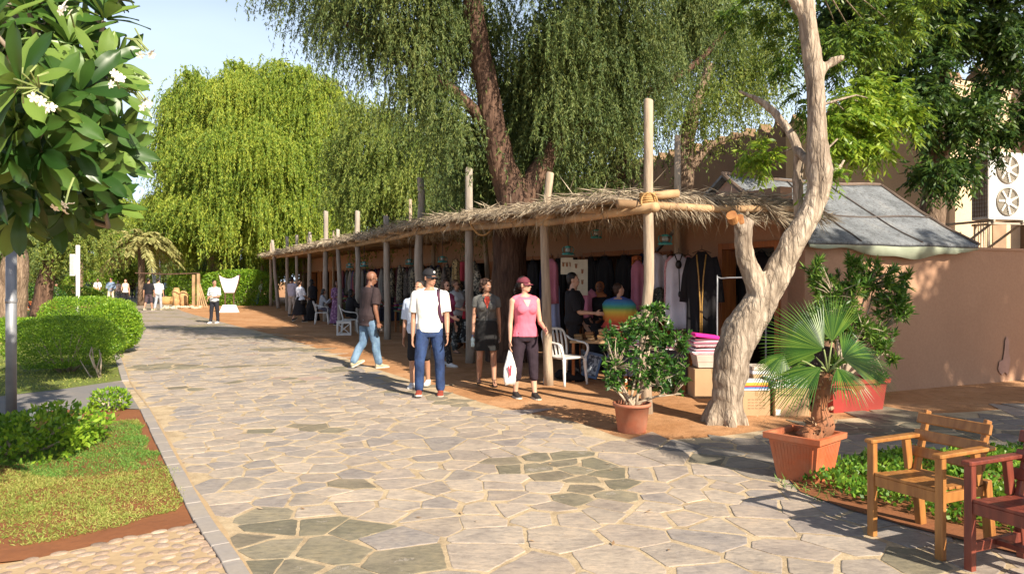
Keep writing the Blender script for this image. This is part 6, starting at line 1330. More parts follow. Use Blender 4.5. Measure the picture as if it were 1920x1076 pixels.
far('woman in a dark top with a white shoulder bag in the far crowd', 250, 561, 1.68, .5, skin=SK_L, female=True, top=1, topm=clothmat((.08,.03,.035)), botm=clothmat((.04,.05,.09)), shoe=shoe_b, hair='long')
far('person in a pale sun hat and white shirt in the far crowd', 257, 560, 1.70, -.6, skin=SK_T, top=1, topm=WH, botm=clothmat((.45,.46,.5)), shoe=shoe_b, hat=(.75,.73,.68))
far('woman in a grey striped cardigan with a red bag in the far crowd', 266, 562, 1.62, math.pi+.4, skin=SK_L, female=True, top=1, topm=stripes('cardigan', (.10,.10,.11), (.45,.45,.46), 12), sleeve=.9, bottom='robe', botlen=.8, botm=clothmat((.12,.05,.06)), shoe=shoe_b, hair='bun')
far('man in a pale blue shirt leaning over a stall table at the path end', 308, 562, 1.72, 1.4, skin=SK_B, lean=.35, arms=((.7,.1,.5,0),(.6,.1,.5,0)), top=1, topm=clothmat((.50,.58,.68)), sleeve=.9, botm=clothmat((.03,.04,.08)), shoe=shoe_b)
far('boy in a patterned purple top and navy trousers striding left of the sign post', 106, 577, 1.50, -.9, skin=SK_T, legs=((.45,.05),(-.4,.3)), arms=((-.2,.1,.2,0),(.3,.1,.4,0)), top=1, topm=blotch('purple_print', (.30,.20,.33), (.06,.06,.14), 9, .52), botm=NAVY, shoe=shoe_b)
far('woman in a white top with a pink pouch at the far left', 46, 584, 1.64, -.4, skin=SK_L, female=True, arms=((.2,.3,1.2,.5),(.2,.3,1.6,.7)), top=1, topm=clothmat((.72,.72,.74)), botm=clothmat((.05,.03,.03)), shoe=shoe_b, hair='long', hairc=(.04,.02,.015))
q = gp(46,584); o = tag(MB().box((q.x-.02,q.y-.2,.86),(.30,.09,.19),bev=.03).build('waist_pouch', clothmat((.45,.12,.16))), 'pink pouch bag at the waist of the woman by the light trunk', 'bag')
far('person in dark clothes at the very left edge behind the grey pole', 3, 596, 1.66, .3, skin=SK_B, female=True, top=1, topm=BK, botm=BK, shoe=shoe_b, hair='long', sleeve=.9)
# --- under the veranda, far part
far('person in a white T-shirt and jeans leaning against the last posts of the veranda', 503, 571, 1.68, -1.2, skin=SK_T, lean=-.15, legs=((.5,.1),(.3,.1)), top=1, topm=clothmat((.7,.72,.76)), botm=jean_l, shoe=shoe_b, loc=(gp(503,571).x, 47.2, 0))
p, I = person('man in a pale lilac shirt and light trousers with his back turned inside the veranda', 545, 590, 1.76, 2.7, 2, SK_B, legs=((.05,.0),(-.05,.05)), arms=((.3,.1,1.0,0),(.1,.1,.4,0)), top=1, topm=clothmat((.42,.40,.50)), sleeve=.9, botm=clothmat((.42,.37,.33)), shoe=shoe_b, loc=((548-960)/F*33.5, 33.5, 0), loose=1.15)
p, I = person('woman in a white T-shirt and long black skirt with a crossbody bag, seen from behind', 563, 603, 1.62, 2.5, 2, SK_L, True, arms=((.3,.1,.8,.3),(.3,.1,.8,.3)), top=1, topm=clothmat((.70,.74,.84)), bottom='skirt', botlen=.66, botm=BK, shoe=shoe_b, hair='bun', hairc=(.05,.025,.02), loc=((563-960)/F*28.6, 28.6, 0), loose=1.25)
strap(p, [I['up'](v) for v in ((.11,.07,1.34),(0,.13,1.12),(-.12,.10,.90),(-.19,.02,.80))], .012, M['black_leather'])
m = MB(); m.box((-.21,.02,.78),(.10,.2,.16),bev=.03); m.build('crossbody_bag', M['black_leather'], p, False, False)
person('woman in a full black robe and headscarf standing beside the white shirted woman', 582, 598, 1.66, 2.2, 2, SK_B, True, top=1, topm=BK, sleeve=1.0, bottom='robe', botlen=.97, botm=BK, shoe=shoe_b, hair='long', hairc=(.012,.012,.012), loc=((586-960)/F*29.5, 29.5, 0), loose=1.5)
p, I = person('girl in a grey top sitting on the farther white plastic chair', 606, 600, 1.50, 1.7, 2, SK_T, True, seat=.47, legs=((1.45,1.4),(1.4,1.4)), arms=((.8,.1,1.6,.3),(.7,.1,1.3,.4)), lean=.15, hpitch=.3, top=1, topm=clothmat((.36,.38,.42)), sleeve=.9, botm=clothmat((.10,.09,.12)), shoe=shoe_b, hair='long', loc=((602-960)/F*27.3, 27.3, 0))
person('woman in a purple flowered dress standing by the shop doors', 632, 604, 1.60, .4, 2, SK_B, True, arms=((.4,.1,1.2,.6),(.4,.1,1.2,.6)), top=1, topm=blotch('purple_flowers', (.17,.07,.16), (.40,.24,.36), 16, .55), sleeve=.9, bottom='robe', botlen=.93, botm=blotch('purple_flowers2', (.17,.07,.16), (.40,.24,.36), 16, .55), shoe=shoe_b, hair='long', loc=((632-960)/F*26.8, 26.8, 0), loose=1.1)
person('person in a black robe sitting on the nearer white plastic chair', 662, 620, 1.60, 1.9, 2, SK_B, True, seat=.46, legs=((1.4,1.3),(1.35,1.3)), arms=((.8,.1,1.2,.3),(.8,.1,1.2,.3)), lean=.1, top=1, topm=BK, sleeve=1.0, bottom='trousers', botm=BK, shoe=shoe_b, hair='long', hairc=(.012,.012,.012), loc=((656-960)/F*22.6, 22.6, 0), loose=1.5)
# --- under the veranda, behind the walkers
p, I = person('woman in a white T-shirt and sunglasses with a red handbag browsing in the shade', 866, 640, 1.64, .7, 2, SK_T, True, arms=((.2,.1,1.2,.4),(.1,.1,.3,0)), hyaw=.3, top=1, topm=clothmat((.55,.56,.58)), botm=blotch('print_trousers', (.04,.045,.045), (.30,.32,.30), 18, .56), shoe='sandal', hair='bun', hairc=(.12,.06,.03), loc=((856-960)/F*16.6, 16.6, 0), loose=1.2, sleeve=.4)
glasses(p, I); m = MB(); m.box((.16,-.16,.86),(.22,.08,.22),bev=.03,taper=.8); m.build('handbag', clothmat((.45,.03,.05)), p, False, False); strap(p, [(.07,-.14,1.0),(.12,-.17,1.15),(.2,-.16,1.12),(.25,-.14,.98)], .008, clothmat((.45,.03,.05)))
person('woman in a black and white flowered dress with her back turned, browsing in the shade', 880, 645, 1.66, 2.6, 2, SK_T, True, arms=((.3,.1,.9,.3),(.3,.1,.9,.3)), top=1, topm=blotch('bw_flowers', (.015,.015,.016), (.42,.44,.43), 11, .58), sleeve=.5, bottom='robe', botlen=.78, botm=blotch('bw_flowers2', (.015,.015,.016), (.42,.44,.43), 11, .58), shoe='sandal', hair='bun', loc=((878-960)/F*17.2, 17.2, 0), loose=1.2)
# --- at the near stall
p, I = person('man in a black T-shirt gesturing with his open hand at the stall table', 1085, 700, 1.74, 1.45, 1, SK_L, legs=((.05,0),(-.05,0)), arms=((.35,.10,1.15,0),(.1,.08,.5,0)), hyaw=0, hpitch=.08, top=1, topm=BK, botm=BK, shoe=shoe_b, loc=((1076-960)/F*12.3, 12.3, 0), loose=1.25)
person('smiling stallholder in an orange headscarf, glasses and black robe behind the stall table', 1125, 690, 1.60, -.35, 1, SK_B, True, arms=((.3,.1,.9,.4),(.3,.1,.9,.4)), hyaw=.1, top=1, topm=BK, sleeve=1, bottom='robe', botlen=.95, botm=BK, shoe=shoe_b, hair=None, loc=((1124-960)/F*13.4, 13.4, 0), loose=1.15)
def scarf(p, I, c):
    m = MB(); hp = I['hp']; HR = I['HR']; hd = I['hd']; m.ball(hp((0,.040,.115)), (.094*hd,.098*hd,.112*hd), 16, 12, HR); m.ball(hp((0,.01,-.02)), (.10*hd,.09*hd,.055*hd), 16, 8, HR); m.ball(hp((0,.0,-.06)), (.15*hd,.11*hd,.06*hd), 16, 8, HR); remeshed('headscarf', m, .01, clothmat(c), p, 3, .008, 14, 2)
pp_ = [o for o in bpy.data.objects if o.get('label', '').startswith('smiling')][0]
_hd = 1.60/1.75*.97
class _I: pass
hb_ = Vector((0, .0096, .872*1.60)); low_ = 0
m = MB(); Z0 = [o for o in bpy.data.objects if o.parent == pp_ and o.name.startswith('body')][0]
zt = max(v.co.z for v in Z0.data.vertices); hz = zt-.208*_hd
def hq(v): return Vector((0,.006,hz))+Matrix.Rotation(.1,3,'Z') @ (Vector(v)*_hd)
m.ball(hq((0,.046,.115)), (.096*_hd,.094*_hd,.115*_hd), 16, 12); m.ball(hq((0,.02,-.015)), (.10*_hd,.085*_hd,.05*_hd), 16, 8); m.ball(hq((0,.0,-.07)), (.16*_hd,.11*_hd,.06*_hd), 16, 8); remeshed('headscarf', m, .01, clothmat((.50,.20,.08), (.38,.13,.05)), pp_, 3, .008, 14, 2)
rain = None
mm_, t_, b_ = newmat('rainbow_knit'); tc = nd(t_, 'ShaderNodeTexCoord'); s_ = nd(t_, 'ShaderNodeSeparateXYZ'); t_.links.new(tc.outputs['Object'], s_.inputs[0])
t_.links.new(ramp(t_, math_(t_, 'MULTIPLY', math_(t_, 'SUBTRACT', s_.outputs['Z'], .82), 1.9), [(0,(.30,.03,.04)),(.2,(.45,.05,.03)),(.4,(.55,.2,.03)),(.55,(.5,.38,.05)),(.68,(.08,.28,.10)),(.8,(.03,.20,.32)),(.95,(.05,.08,.28))]), b_.inputs['Base Color']); b_.inputs['Roughness'].default_value = .9
person('short haired shopper in a rainbow striped shawl seen from behind at the stall', 1160, 715, 1.58, 2.7, 1, SK_L, True, build=1.15, arms=((.4,.22,1.0,.3),(.4,.22,1.0,.3)), lean=.06, hyaw=-.8, top=1, topm=mm_, sleeve=.85, botm=clothmat((.03,.03,.06)), shoe='sandal', hair='short', hairc=(.05,.02,.015), loc=((1160-960)/F*11.9, 11.9, 0), loose=1.55, toplen=.05)
# ================================================================ FURNITURE
def wooden_chair(label, loc, rz, mat, variant=0):
    o = empty('wooden_armchair', label, 'armchair', loc, rz); W2, D2 = .225, .225; sh_ = .40; ah = .60; L_ = .045
    def bld(name, f): m = MB(); f(m); return m.build(name, mat, o, False, False)
    for s in (-1, 1):
        bld('leg', lambda m: m.bar((s*W2,-D2,0),(s*W2,-D2,ah-.012), L_*1.05, L_*.9, up=(0,1,0), bev=.006))
        bld('leg', lambda m: m.bar((s*W2,D2+.02,0),(s*W2,D2-.03,sh_+.01), L_, L_*1.3, up=(0,1,0), bev=.006))
        bld('back_post', lambda m: m.bar((s*(W2-.03),D2-.075,.36),(s*(W2-.03),D2+.045,.76), .026, .05, up=(0,1,0), bev=.006))
        bld('arm_support', lambda m: m.bar((s*(W2),D2-.10,sh_-.01),(s*W2,D2-.13,ah-.012), .03, .055, up=(0,1,0), bev=.004))
        bld('armrest', lambda m: m.box((s*W2,-.005,ah),(.062,.52,.024), bev=.01))
        bld('side_rail', lambda m: m.box((s*(W2-.005),0,sh_-.05),(.024,.40,.06), bev=.004))
    bld('front_rail', lambda m: m.box((0,-D2+.0,sh_-.045),(2*W2-.046,.024,.065), bev=.004)); bld('back_rail', lambda m: m.box((0,D2-.02,sh_-.05),(2*W2-.046,.024,.06), bev=.004))
    for k in range(7): bld('seat_slat', lambda m: m.box((0,-D2+.012+k*.066,sh_-.002-.004*k),(2*W2+.0-.05,.054,.018), bev=.005))
    for k in range(3):
        z = .50+.105*k; y = D2-.075+(z-.36)*.30-.022; bld('back_slat', lambda m: m.box((0,y,z),(2*W2+.03,.022,.068), Matrix.Rotation(-.28,3,'X'), bev=.012))
    if variant:
        for s in (-1,1): bld('stretcher', lambda m: m.box((s*(W2-.0),0,.13),(.03,.41,.055), bev=.004))
        bld('stretcher', lambda m: m.box((0,0,.135),(2*W2-.032,.05,.03), bev=.004))
    return o
wooden_chair('light brown wooden armchair with three back slats, in sun on the bed edge', (2.58, 4.575, .005), R(-64), M['tan_wood'])
wooden_chair('dark red wooden armchair cut off by the right edge of the picture', (2.845, 4.00, .005), R(-66), M['red_wood'], 1)
def plastic_chair(label, loc, rz):
    o = empty('plastic_chair', label, 'chair', loc, rz, 'white plastic armchairs under the veranda'); mt = M['white_pl']
    for s in (-1,1):
        m = MB(); m.tube(spline([(s*.235,-.235,0),(s*.225,-.215,.22),(s*.215,-.20,.42)],3), interp([.018,.024,.032],3), 8); m.build('leg', mt, o, True, False)
        m = MB(); m.tube(spline([(s*.225,.255,0),(s*.215,.225,.22),(s*.205,.20,.42)],3), interp([.018,.024,.03],3), 8); m.build('leg', mt, o, True, False)
        m = MB(); m.tube(spline([(s*.225,-.20,.42),(s*.27,-.22,.54),(s*.275,-.17,.63),(s*.27,0,.655),(s*.255,.16,.68),(s*.235,.245,.74)],4), interp([.026,.024,.026,.028,.026,.02],4), 8, flat=.6); m.build('armrest', mt, o, True, False)
    m = MB(); rs = []
    for z, k in ((.405,.93),(.42,1),(.435,1),(.44,.96)): rs.append([(.235*k*math.copysign(abs(math.cos(a))**.4, math.cos(a)), .225*k*math.copysign(abs(math.sin(a))**.4, math.sin(a)), z) for a in np.linspace(0,2*math.pi,32,endpoint=False)])
    m.rings(rs); m.build('seat', mt, o, False, False)
    m = MB(); m.tube(spline([(-.205,.20,.42),(-.235,.245,.62),(-.225,.30,.79),(-.12,.315,.845),(.12,.315,.845),(.225,.30,.79),(.235,.245,.62),(.205,.20,.42)],4), .021, 8, flat=.7)
    for k in range(5): x = (k-2)*.075; m.bar((x,.215,.43),(x*1.1,.312,.835), .036, .010, up=(0,1,0))
    m.build('backrest', mt, o, True, False); return o
q = gp(1062, 722); plastic_chair('nearest white plastic armchair in full sun beside the second post', (q.x, q.y+.15, 0), R(38))
plastic_chair('white plastic chair with a person in black on it, nearest the bald man', ((656-960)/F*22.5, 22.5, 0), R(105))
plastic_chair('farthest white plastic chair, with a seated girl on it', ((604-960)/F*27.2, 27.2, 0), R(100))
q = gp(645,628); cr8 = empty('crate_stool', 'small pale crossed side crate stool beside the nearer occupied chair', 'stool', (q.x, q.y, 0), .2)
m = MB()
for z in (.03,.37): 
    for a, b in (((-.19,-.19),(.19,-.19)),((.19,-.19),(.19,.19)),((.19,.19),(-.19,.19)),((-.19,.19),(-.19,-.19))): m.bar((*a,z),(*b,z),.03,.05)
for x in (-.19,.19):
    for y in (-.19,.19): m.bar((x,y,0),(x,y,.39),.04,.04)
m.bar((-.17,-.192,.05),(.17,-.192,.34),.02,.03,up=(0,1,0)); m.bar((-.17,-.198,.34),(.17,-.198,.05),.02,.03,up=(0,1,0)); m.build('crate_frame', M['white_pl'], cr8, False, False)
m = MB(); m.box((0,0,.405),(.42,.42,.03),bev=.01); m.build('seat', M['white_pl'], cr8, False, False)
# ---- grey lamp pole on the left
q = gp(21, 786); lp = empty('lamp_pole', 'smooth grey metal pole rising into the frangipani at the left edge', 'pole', (q.x, q.y, 0))
m = MB(); m.tube([(q.x,q.y,-.02),(q.x,q.y,1.95)], .056, 20); m.tube([(q.x,q.y,1.93),(q.x,q.y,4.2)], .048, 20); m.build('pole_shaft', M['metal'], lp, True)
m = MB(); m.lathe([(.057,1.35),(.062,1.355),(.062,1.40),(.057,1.405)], 20, (q.x,q.y,0)); m.build('collar', M['metal'], lp, True)
m = MB(); c = wp(33,432,q.y-.08); m.box(tuple(c),(.12,.02,.16),bev=.004); m.build('notice_plate', pm('red_plate', (.42,.09,.05), None, 6), lp)
# white sign post far left
q = gp(146, 578); d = 29; c = wp(146,460,d); sp_ = empty('sign_post', 'white square post with a pale framed panel beside it, left of the crowd', 'sign post', (c.x, d, 0))
m = MB(); m.tube([(c.x,d,0),(c.x,d,c.z)], .075, 12); m.build('post', M['white'], sp_, True); m = MB(); e = wp(138,497,d); m.box((e.x-.04,d,e.z),(.22,.06,.85),bev=.03); m.build('panel_frame', M['white'], sp_); m = MB(); m.box((e.x-.04,d-.035,e.z),(.16,.01,.72)); m.build('panel', pm('pale_panel', (.55,.55,.48)), sp_)
m = MB(); m.bar((e.x-.1,d,e.z+.38),(c.x+.1,d,e.z+.38),.04,.04); m.bar((e.x-.1,d,e.z-.38),(c.x+.1,d,e.z-.38),.04,.04); m.build('clamp', M['metal'], sp_)
# display board shaped like a goblet
d = 37.0; c = wp(430,580,d); z0 = 0; bo = empty('display_board', 'white goblet shaped display board in a thin dark frame on the sand', 'sign', (c.x, d, 0), .05)
def outline(s=1.0): 
    pts = []
    for x, z in ((-.50,1.88),(-.42,1.80),(-.28,1.74),(-.12,1.69),(.0,1.68),(.12,1.70),(.28,1.76),(.40,1.84),(.50,1.86),(.47,1.66),(.42,1.45),(.34,1.2),(.25,.98),(-.22,.98),(-.32,1.2),(-.40,1.45),(-.46,1.66)): pts.append((x*s, 1.4+(z-1.4)*s))
    return pts
def slab(pts, y0, y1): m = MB(); n = len(pts); return m.add([(x,y0,z) for x, z in pts]+[(x,y1,z) for x, z in pts], [tuple(range(n)), tuple(range(2*n-1,n-1,-1))]+[(i,i+n,(i+1)%n+n,(i+1)%n) for i in range(n)])
slab(outline(1.07), -.02, .03).build('frame', pm('dark_frame', (.12,.06,.04)), bo, False, False); slab(outline(.97), -.03, -.021).build('white_board', M['white'], bo, False, False)
m = MB(); m.box((-.2,0,.68),(.05,.05,.62)); m.box((.22,0,.68),(.05,.05,.62)); m.build('leg', pm('dark_frame', (.12,.06,.04)), bo, False, False)
m = MB(); m.box((0,0,.19),(.90,.34,.38),taper=.68,bev=.02); m.build('base', M['white'], bo, False, False)
# timber gate posts, rocks, sacks, drum beyond the boy
for x, h, lab in ((372, 1.98, 'taller orange timber post right of the pair left of the boy'), (363, 1.92, 'thicker timber post left of the pair left of the boy')):
    q = gp(x, 577); p_ = MB(); p_.box((q.x,q.y,h*.5),(.15,.15,h),bev=.02); tag(p_.build('timber_post', M['wood_beam']), lab, 'post')
m = MB(); q = gp(366,577); m.tube([(q.x-3.6,q.y+.2,2.03),(q.x-1.8,q.y+.2,1.96),(q.x+.2,q.y+.1,2.02)], .035, 8, jit=.3); tag(m.build('timber_rail', M['bark_dark']), 'rough horizontal pole reaching left from the timber posts', 'rail')
m = MB()
for k in range(4): m.tube([(q.x+.35+k*.14,q.y-.15,0),(q.x+.1+k*.04,q.y+.05,1.15+.1*k)], .04, 6)
tag(m.build('leaning_stakes', M['wood_beam']), 'bundle of pale stakes leaning on the timber post', 'stakes', kind='stuff')
m = MB(); q = gp(340,578)
for k in range(70): m.ball((q.x+rnd.uniform(-.9,1.1), q.y+rnd.uniform(-.5,.3), rnd.uniform(.0,.1)), (rnd.uniform(.06,.13), rnd.uniform(.06,.12), rnd.uniform(.04,.09)), 7, 5)
tag(m.build('rocks', pm('pale_rock', (.6,.5,.36), (.42,.33,.23), 6), smooth=True), 'loose pale rocks heaped at the foot of the trunk stumps', 'rocks', kind='stuff')
for x, r, h, lab in ((331,.22,1.15,'taller knobbly tan trunk stump beside the rocks'), (345,.25,.95,'shorter knobbly tan trunk stump beside the rocks')):
    q = gp(x, 575); p_ = MB(); p_.tube([(q.x,q.y,-.02),(q.x+.03,q.y,h*.4),(q.x-.04,q.y,h*.75),(q.x,q.y,h)], [r*1.15,r,r*1.1,r*.6], 12, jit=.5, seed=x); tag(p_.build('trunk_stump', pm('stump', (.55,.34,.15), (.36,.2,.09), 5, .9, .9, .03, 14), smooth=True), lab, 'stump')
q = gp(312,571); dm = empty('woven_basket', 'large round tan woven basket at the stall at the path end', 'basket', (q.x, q.y, 0)); m = MB(); m.lathe([(0,0),(.42,0),(.48,.25),(.44,.52),(.40,.52),(.42,.28),(0,.1)], 20, (q.x,q.y,0)); m.build('basket_wall', M['rope'], dm, True)
q = gp(296,568); m = MB(); m.box((q.x+.9,q.y+1.5,.75),(1.8,.8,.06)); 
for x in (.1,1.7): m.box((q.x+x,q.y+1.5,.36),(.06,.7,.72))
tag(m.build('stall_table', M['dark']), 'dark stall table at the far end of the path', 'table')
for x, y0, lab in ((283,474,'thin white pole leaning above the crowd'), (291,490,'short white pole in the middle above the crowd'), (300,484,'straight white pole right of the others above the crowd')):
    d = 56; a = wp(x+(8 if x == 283 else 0), 568, d); b = wp(x, y0, d); m = MB(); m.tube([(a.x,d,0),(b.x,d,b.z)], .06, 6); tag(m.build('white_pole', M['white']), lab, 'pole')
# ================================================================ GOODS UNDER THE VERANDA
def garment(label, t, off, ztop, zbot, w, mat, group=None, name='hanging_garment', cat='garment', sleeves=0, yaw=None, trim=None, world_loc=None, hang=True, deep=.10):
    p = world_loc if world_loc is not None else fac(t, off); o = empty(name, label, cat, (p.x, p.y, zbot), math.atan2(DA.y, DA.x)+math.pi if yaw is None else yaw, group)
    h = ztop-zbot; m = MB(); rs = []; sd0 = rnd.uniform(0,9)
    for i in range(11):
        f = i/10; z = h*(1-f); ww = w*(.13+.36*min(1, (f/.14)**.6) if f < .14 else .49-.03*math.sin(f*3)+.05*f); dd = deep*(.35+.5*min(1,f*4))
        rs.append([(ww*math.copysign(abs(math.cos(a))**.8, math.cos(a)), dd*math.sin(a)*(1+.35*min(1,f*2.2)*math.sin(a*6+sd0+.7*math.sin(f*3)))+.01*math.sin(f*7+sd0), z+.012*f*math.sin(a*5+sd0)) for a in np.linspace(0,2*math.pi,40,endpoint=False)])
    m.rings(rs)
    m.build('cloth', mat, o, True, False)
    if sleeves:
        for s in (-1,1): m = MB(); m.tube([(s*w*.36,0,h*.94),(s*w*.52,0,h*(.94-sleeves*.4)),(s*w*.58,0,h*(.94-sleeves))], [.06,.055,.07], 10, flat=.6); m.build('sleeve', mat, o, True, False)
    if trim:
        m = MB()
        for s in (-1,1): m.tube([(s*.07,-deep*.9,h*.97),(s*.035,-deep*1.25,h*.75),(s*.012,-deep*1.35,h*.45),(s*.012,-deep*1.3,h*.1)], .011, 5)
        m.build('trim', trim, o, True, False)
    if hang: m = MB(); m.tube([(-w*.3,0,h*.985),(0,0,h+.03),(w*.3,0,h*.985)], .006, 5); m.tube([(0,0,h+.03),(0,0,h+.10)], .004, 5); m.build('hanger', M['black'], o, False, False)
    return o
gold = pm('gold_trim', (.42,.24,.06), (.30,.16,.04), 20, .5); pink = pm('pink_check', (.50,.16,.20), (.66,.42,.42), 40, .9); whitec = pm('white_robe', (.62,.60,.66), (.52,.50,.56), 5, .9); rosy = clothmat((.45,.16,.22))
blackc = clothmat((.012,.011,.013)); camo = blotch('camo', (.10,.10,.075), (.025,.03,.025), 22, .5, (.20,.18,.13))
YF = math.atan2(-DA.y, -DA.x)
Yg = -.35
garment('white robe with a black tasselled cord between two pink shawls', 0, 0, 2.02, .86, .40, whitec, world_loc=wp(1272,600,11.6), yaw=Yg)
c = wp(1272,520,11.5); m = MB(); m.tube([(c.x-.06,c.y,2.02),(c.x,c.y-.02,1.85),(c.x+.06,c.y,2.02)], .012, 6); m.tube([(c.x,c.y-.03,1.86),(c.x+.01,c.y-.04,1.42)], .008, 6); m.ball((c.x+.01,c.y-.04,1.40), (.025,.025,.05), 8, 6); m.ball((c.x,c.y-.02,1.86),(.05,.03,.07),10,8); tag(m.build('tassel_cord', M['black'], smooth=True), 'black cord with a tassel hanging over the white robe', 'cord')
garment('pink checked shawl hanging on the left of the white robe', 0, 0, 2.0, 1.15, .22, pink, world_loc=wp(1258,560,11.75), yaw=Yg-.1)
garment('pink checked shawl hanging on the right of the white robe', 0, 0, 2.0, 1.1, .22, pink, world_loc=wp(1290,560,11.7), yaw=Yg+.1)
garment('black robe with gold trimmed opening hanging right of the pink shawls', 0, 0, 2.05, .55, .46, blackc, world_loc=wp(1316,600,11.2), yaw=Yg, trim=gold, sleeves=.45)
garment('white long sleeved shirt hanging just right of the corner post', 0, 0, 2.08, 1.35, .34, whitec, world_loc=wp(1230,530,12.6), yaw=Yg, sleeves=.55)
garment('grey camouflage cloth hanging below the white shirt', 0, 0, 1.50, .95, .26, camo, world_loc=wp(1236,560,12.4), yaw=Yg, hang=False)
garment('pink shawl hanging left of the corner post', 0, 0, 1.95, 1.1, .24, rosy, world_loc=wp(1196,560,12.6), yaw=Yg)
garment('pink child T-shirt hanging in the stall beside the man in black', 0, 0, 1.45, .95, .36, clothmat((.50,.18,.26)), world_loc=wp(1092,570,13.3), yaw=Yg, sleeves=.22)
garment('pink checked shawl hanging next to the second post', 0, 0, 2.0, 1.2, .26, rosy, world_loc=wp(1034,560,13.4), yaw=Yg)
garment('pale blue robe hanging below the shawl near the second post', 0, 0, 1.6, .72, .28, clothmat((.30,.34,.52)), world_loc=wp(1036,590,13.5), yaw=Yg, hang=False)
garment('dark blue robe hanging in the middle of the near stall', 0, 0, 2.05, .8, .4, clothmat((.02,.025,.10)), world_loc=wp(1178,560,13.6), yaw=Yg)
garment('orange cloth flower bunch hanging beside the corner post', 0, 0, 2.05, 1.88, .18, clothmat((.5,.15,.05)), world_loc=wp(1194,500,12.9), yaw=Yg, hang=False, deep=.09)
garment('red child top hanging high beyond the great trunk', 0, 0, 2.1, 1.6, .34, clothmat((.5,.06,.09)), world_loc=wp(868,505,19.5), yaw=Yg, sleeves=.2)
garment('leopard patterned scarf hanging beside the red child top', 0, 0, 2.15, 1.5, .22, blotch('leopard', (.45,.33,.15), (.06,.04,.03), 26, .55), world_loc=wp(855,505,19), yaw=Yg)
# black robes all along the doors and a fence of dark things inside
for i, t in enumerate(np.arange(3.3, 30, .62)):
    g_ = 'dark robes hanging along the shop fronts'; w_ = rnd.choice([.42,.46,.5]); ci = rnd.choice([0,0,0,1,2]); mt = [blackc, clothmat((.02,.02,.07)), clothmat((.07,.015,.02))][ci]; cn_ = ['black','navy blue','dark maroon'][ci]; sec = 'before the great trunk' if t < 6 else 'just past the great trunk' if t < 14 else 'in the middle stalls' if t < 22 else 'in the far stalls'
    if 9.9 < t < 11.2: continue
    garment('%s robe hanging along the shop fronts %s' % (cn_, sec), t, -.32-rnd.uniform(0,.12), 2.08, rnd.uniform(.5,.8), w_, mt, group='%s robes %s' % (cn_, sec), sleeves=.4)
for i, t in enumerate(np.arange(.6, 1.7, .3)): garment('black robe hanging in the open corner shop doorway', t, .35, 2.05, .6, .42, blackc, group='black robes in the corner doorway', sleeves=.4)
palette = [(.40,.34,.22),(.30,.26,.18),(.45,.40,.30),(.14,.11,.09)]
for i in range(26):                            # light scarves and strings of beads in the middle stalls
    t = 9.3+rnd.uniform(0, 9); c = palette[i % 4]; mt = blotch('scarf_print_%d' % (i % 4), c, (.05,.045,.04), 20, .5)
    nm_ = ['mustard and black','olive and black','cream and black','brown and black'][i % 4]; garment('%s patterned scarf in the display of scarves beyond the great trunk' % nm_, t, -.9-rnd.uniform(0,.3), rnd.uniform(1.85,2.1), rnd.uniform(.85,1.2), .2, mt, group='%s patterned scarves' % nm_)
for i in range(14):
    t = 19+rnd.uniform(0, 12); ci = i % 4; nm_ = ['camouflage','dull red','pale grey','dark blue'][ci]; garment('%s cloth hanging outside the farther stalls' % nm_, t, -.7, 2.05, rnd.uniform(.9,1.3), .3, [camo, clothmat((.2,.06,.07)), clothmat((.25,.24,.22)), clothmat((.05,.06,.14))][ci], group='%s cloths outside the farther stalls' % nm_)
# tables with goods
def table(label, px, d, w, dp, h, rz, cover, group=None):
    c = wp(px, 600, d); o = empty('stall_table', label, 'table', (c.x, d, 0), rz, group); m = MB(); m.box((0,0,h-.02),(w,dp,.04),bev=.006); m.build('table_top', M['wood_beam'] if cover is None else cover, o, False, False)
    for x in (-1,1):
        for y in (-1,1): m = MB(); m.box((x*(w/2-.05),y*(dp/2-.05),(h-.04)/2),(.045,.045,h-.04)); m.build('leg', M['wood_orange'], o, False, False)
    if cover is not None:
        m = MB(); n = 28; m.add([(-w/2+w*i/n, -dp/2-.012-.018*math.sin(i*1.9), z) for i in range(n+1) for z in (h-.045,h*.35)], [(2*i,2*i+1,2*i+3,2*i+2) for i in range(n)]); m.build('cloth_front', cover, o, True, False)
    return o, Vector((c.x, d, h)), rz
def pile(name, label, cat, c, size, mats, n, group=None, jit=.02, rz=0):
    o = empty(name, label, cat, tuple(c), rz, group)
    for k in range(n): m = MB(); hh = size[2]; m.box((rnd.uniform(-jit,jit), rnd.uniform(-jit,jit), hh*(k+.5)),(size[0]*rnd.uniform(.92,1.05), size[1]*rnd.uniform(.92,1.05), hh*.94), Matrix.Rotation(rnd.uniform(-.06,.06),3,'Z'), bev=min(hh*.45,.012)); m.build('layer', mats[k % len(mats)], o, False, False)
    return o
mats_l = [clothmat((.62,.58,.60)), pink, clothmat((.72,.70,.70)), clothmat((.32,.12,.18)), clothmat((.55,.5,.55))]
mats_w = [M['wood_beam'], pm('bookwood', (.35,.2,.08)), pm('carved', (.25,.12,.05))]
mats_c = [clothmat((.45,.05,.08)), clothmat((.1,.14,.3)), clothmat((.5,.42,.2)), clothmat((.55,.53,.5)), clothmat((.12,.3,.15)), clothmat((.3,.1,.25))]
o, tp0, rz = table('low table of folded scarves behind the potted bush', 1235, 11.0, .95, .7, .62, -.4, pm('dark_cloth', (.03,.03,.05)))
for i in range(6): pile('folded_scarves', 'pile of folded striped scarves on the low table behind the potted bush', 'folded cloth', (tp0.x-.34+.23*(i % 4)+.05*(i > 3), tp0.y-.2+.33*(i//4)-.06*(i % 4), .62), (.2,.26,.022), mats_l[i % 3:]+mats_l[:i % 3], 5+(i*3) % 5, group='piles of folded scarves', rz=-.4)
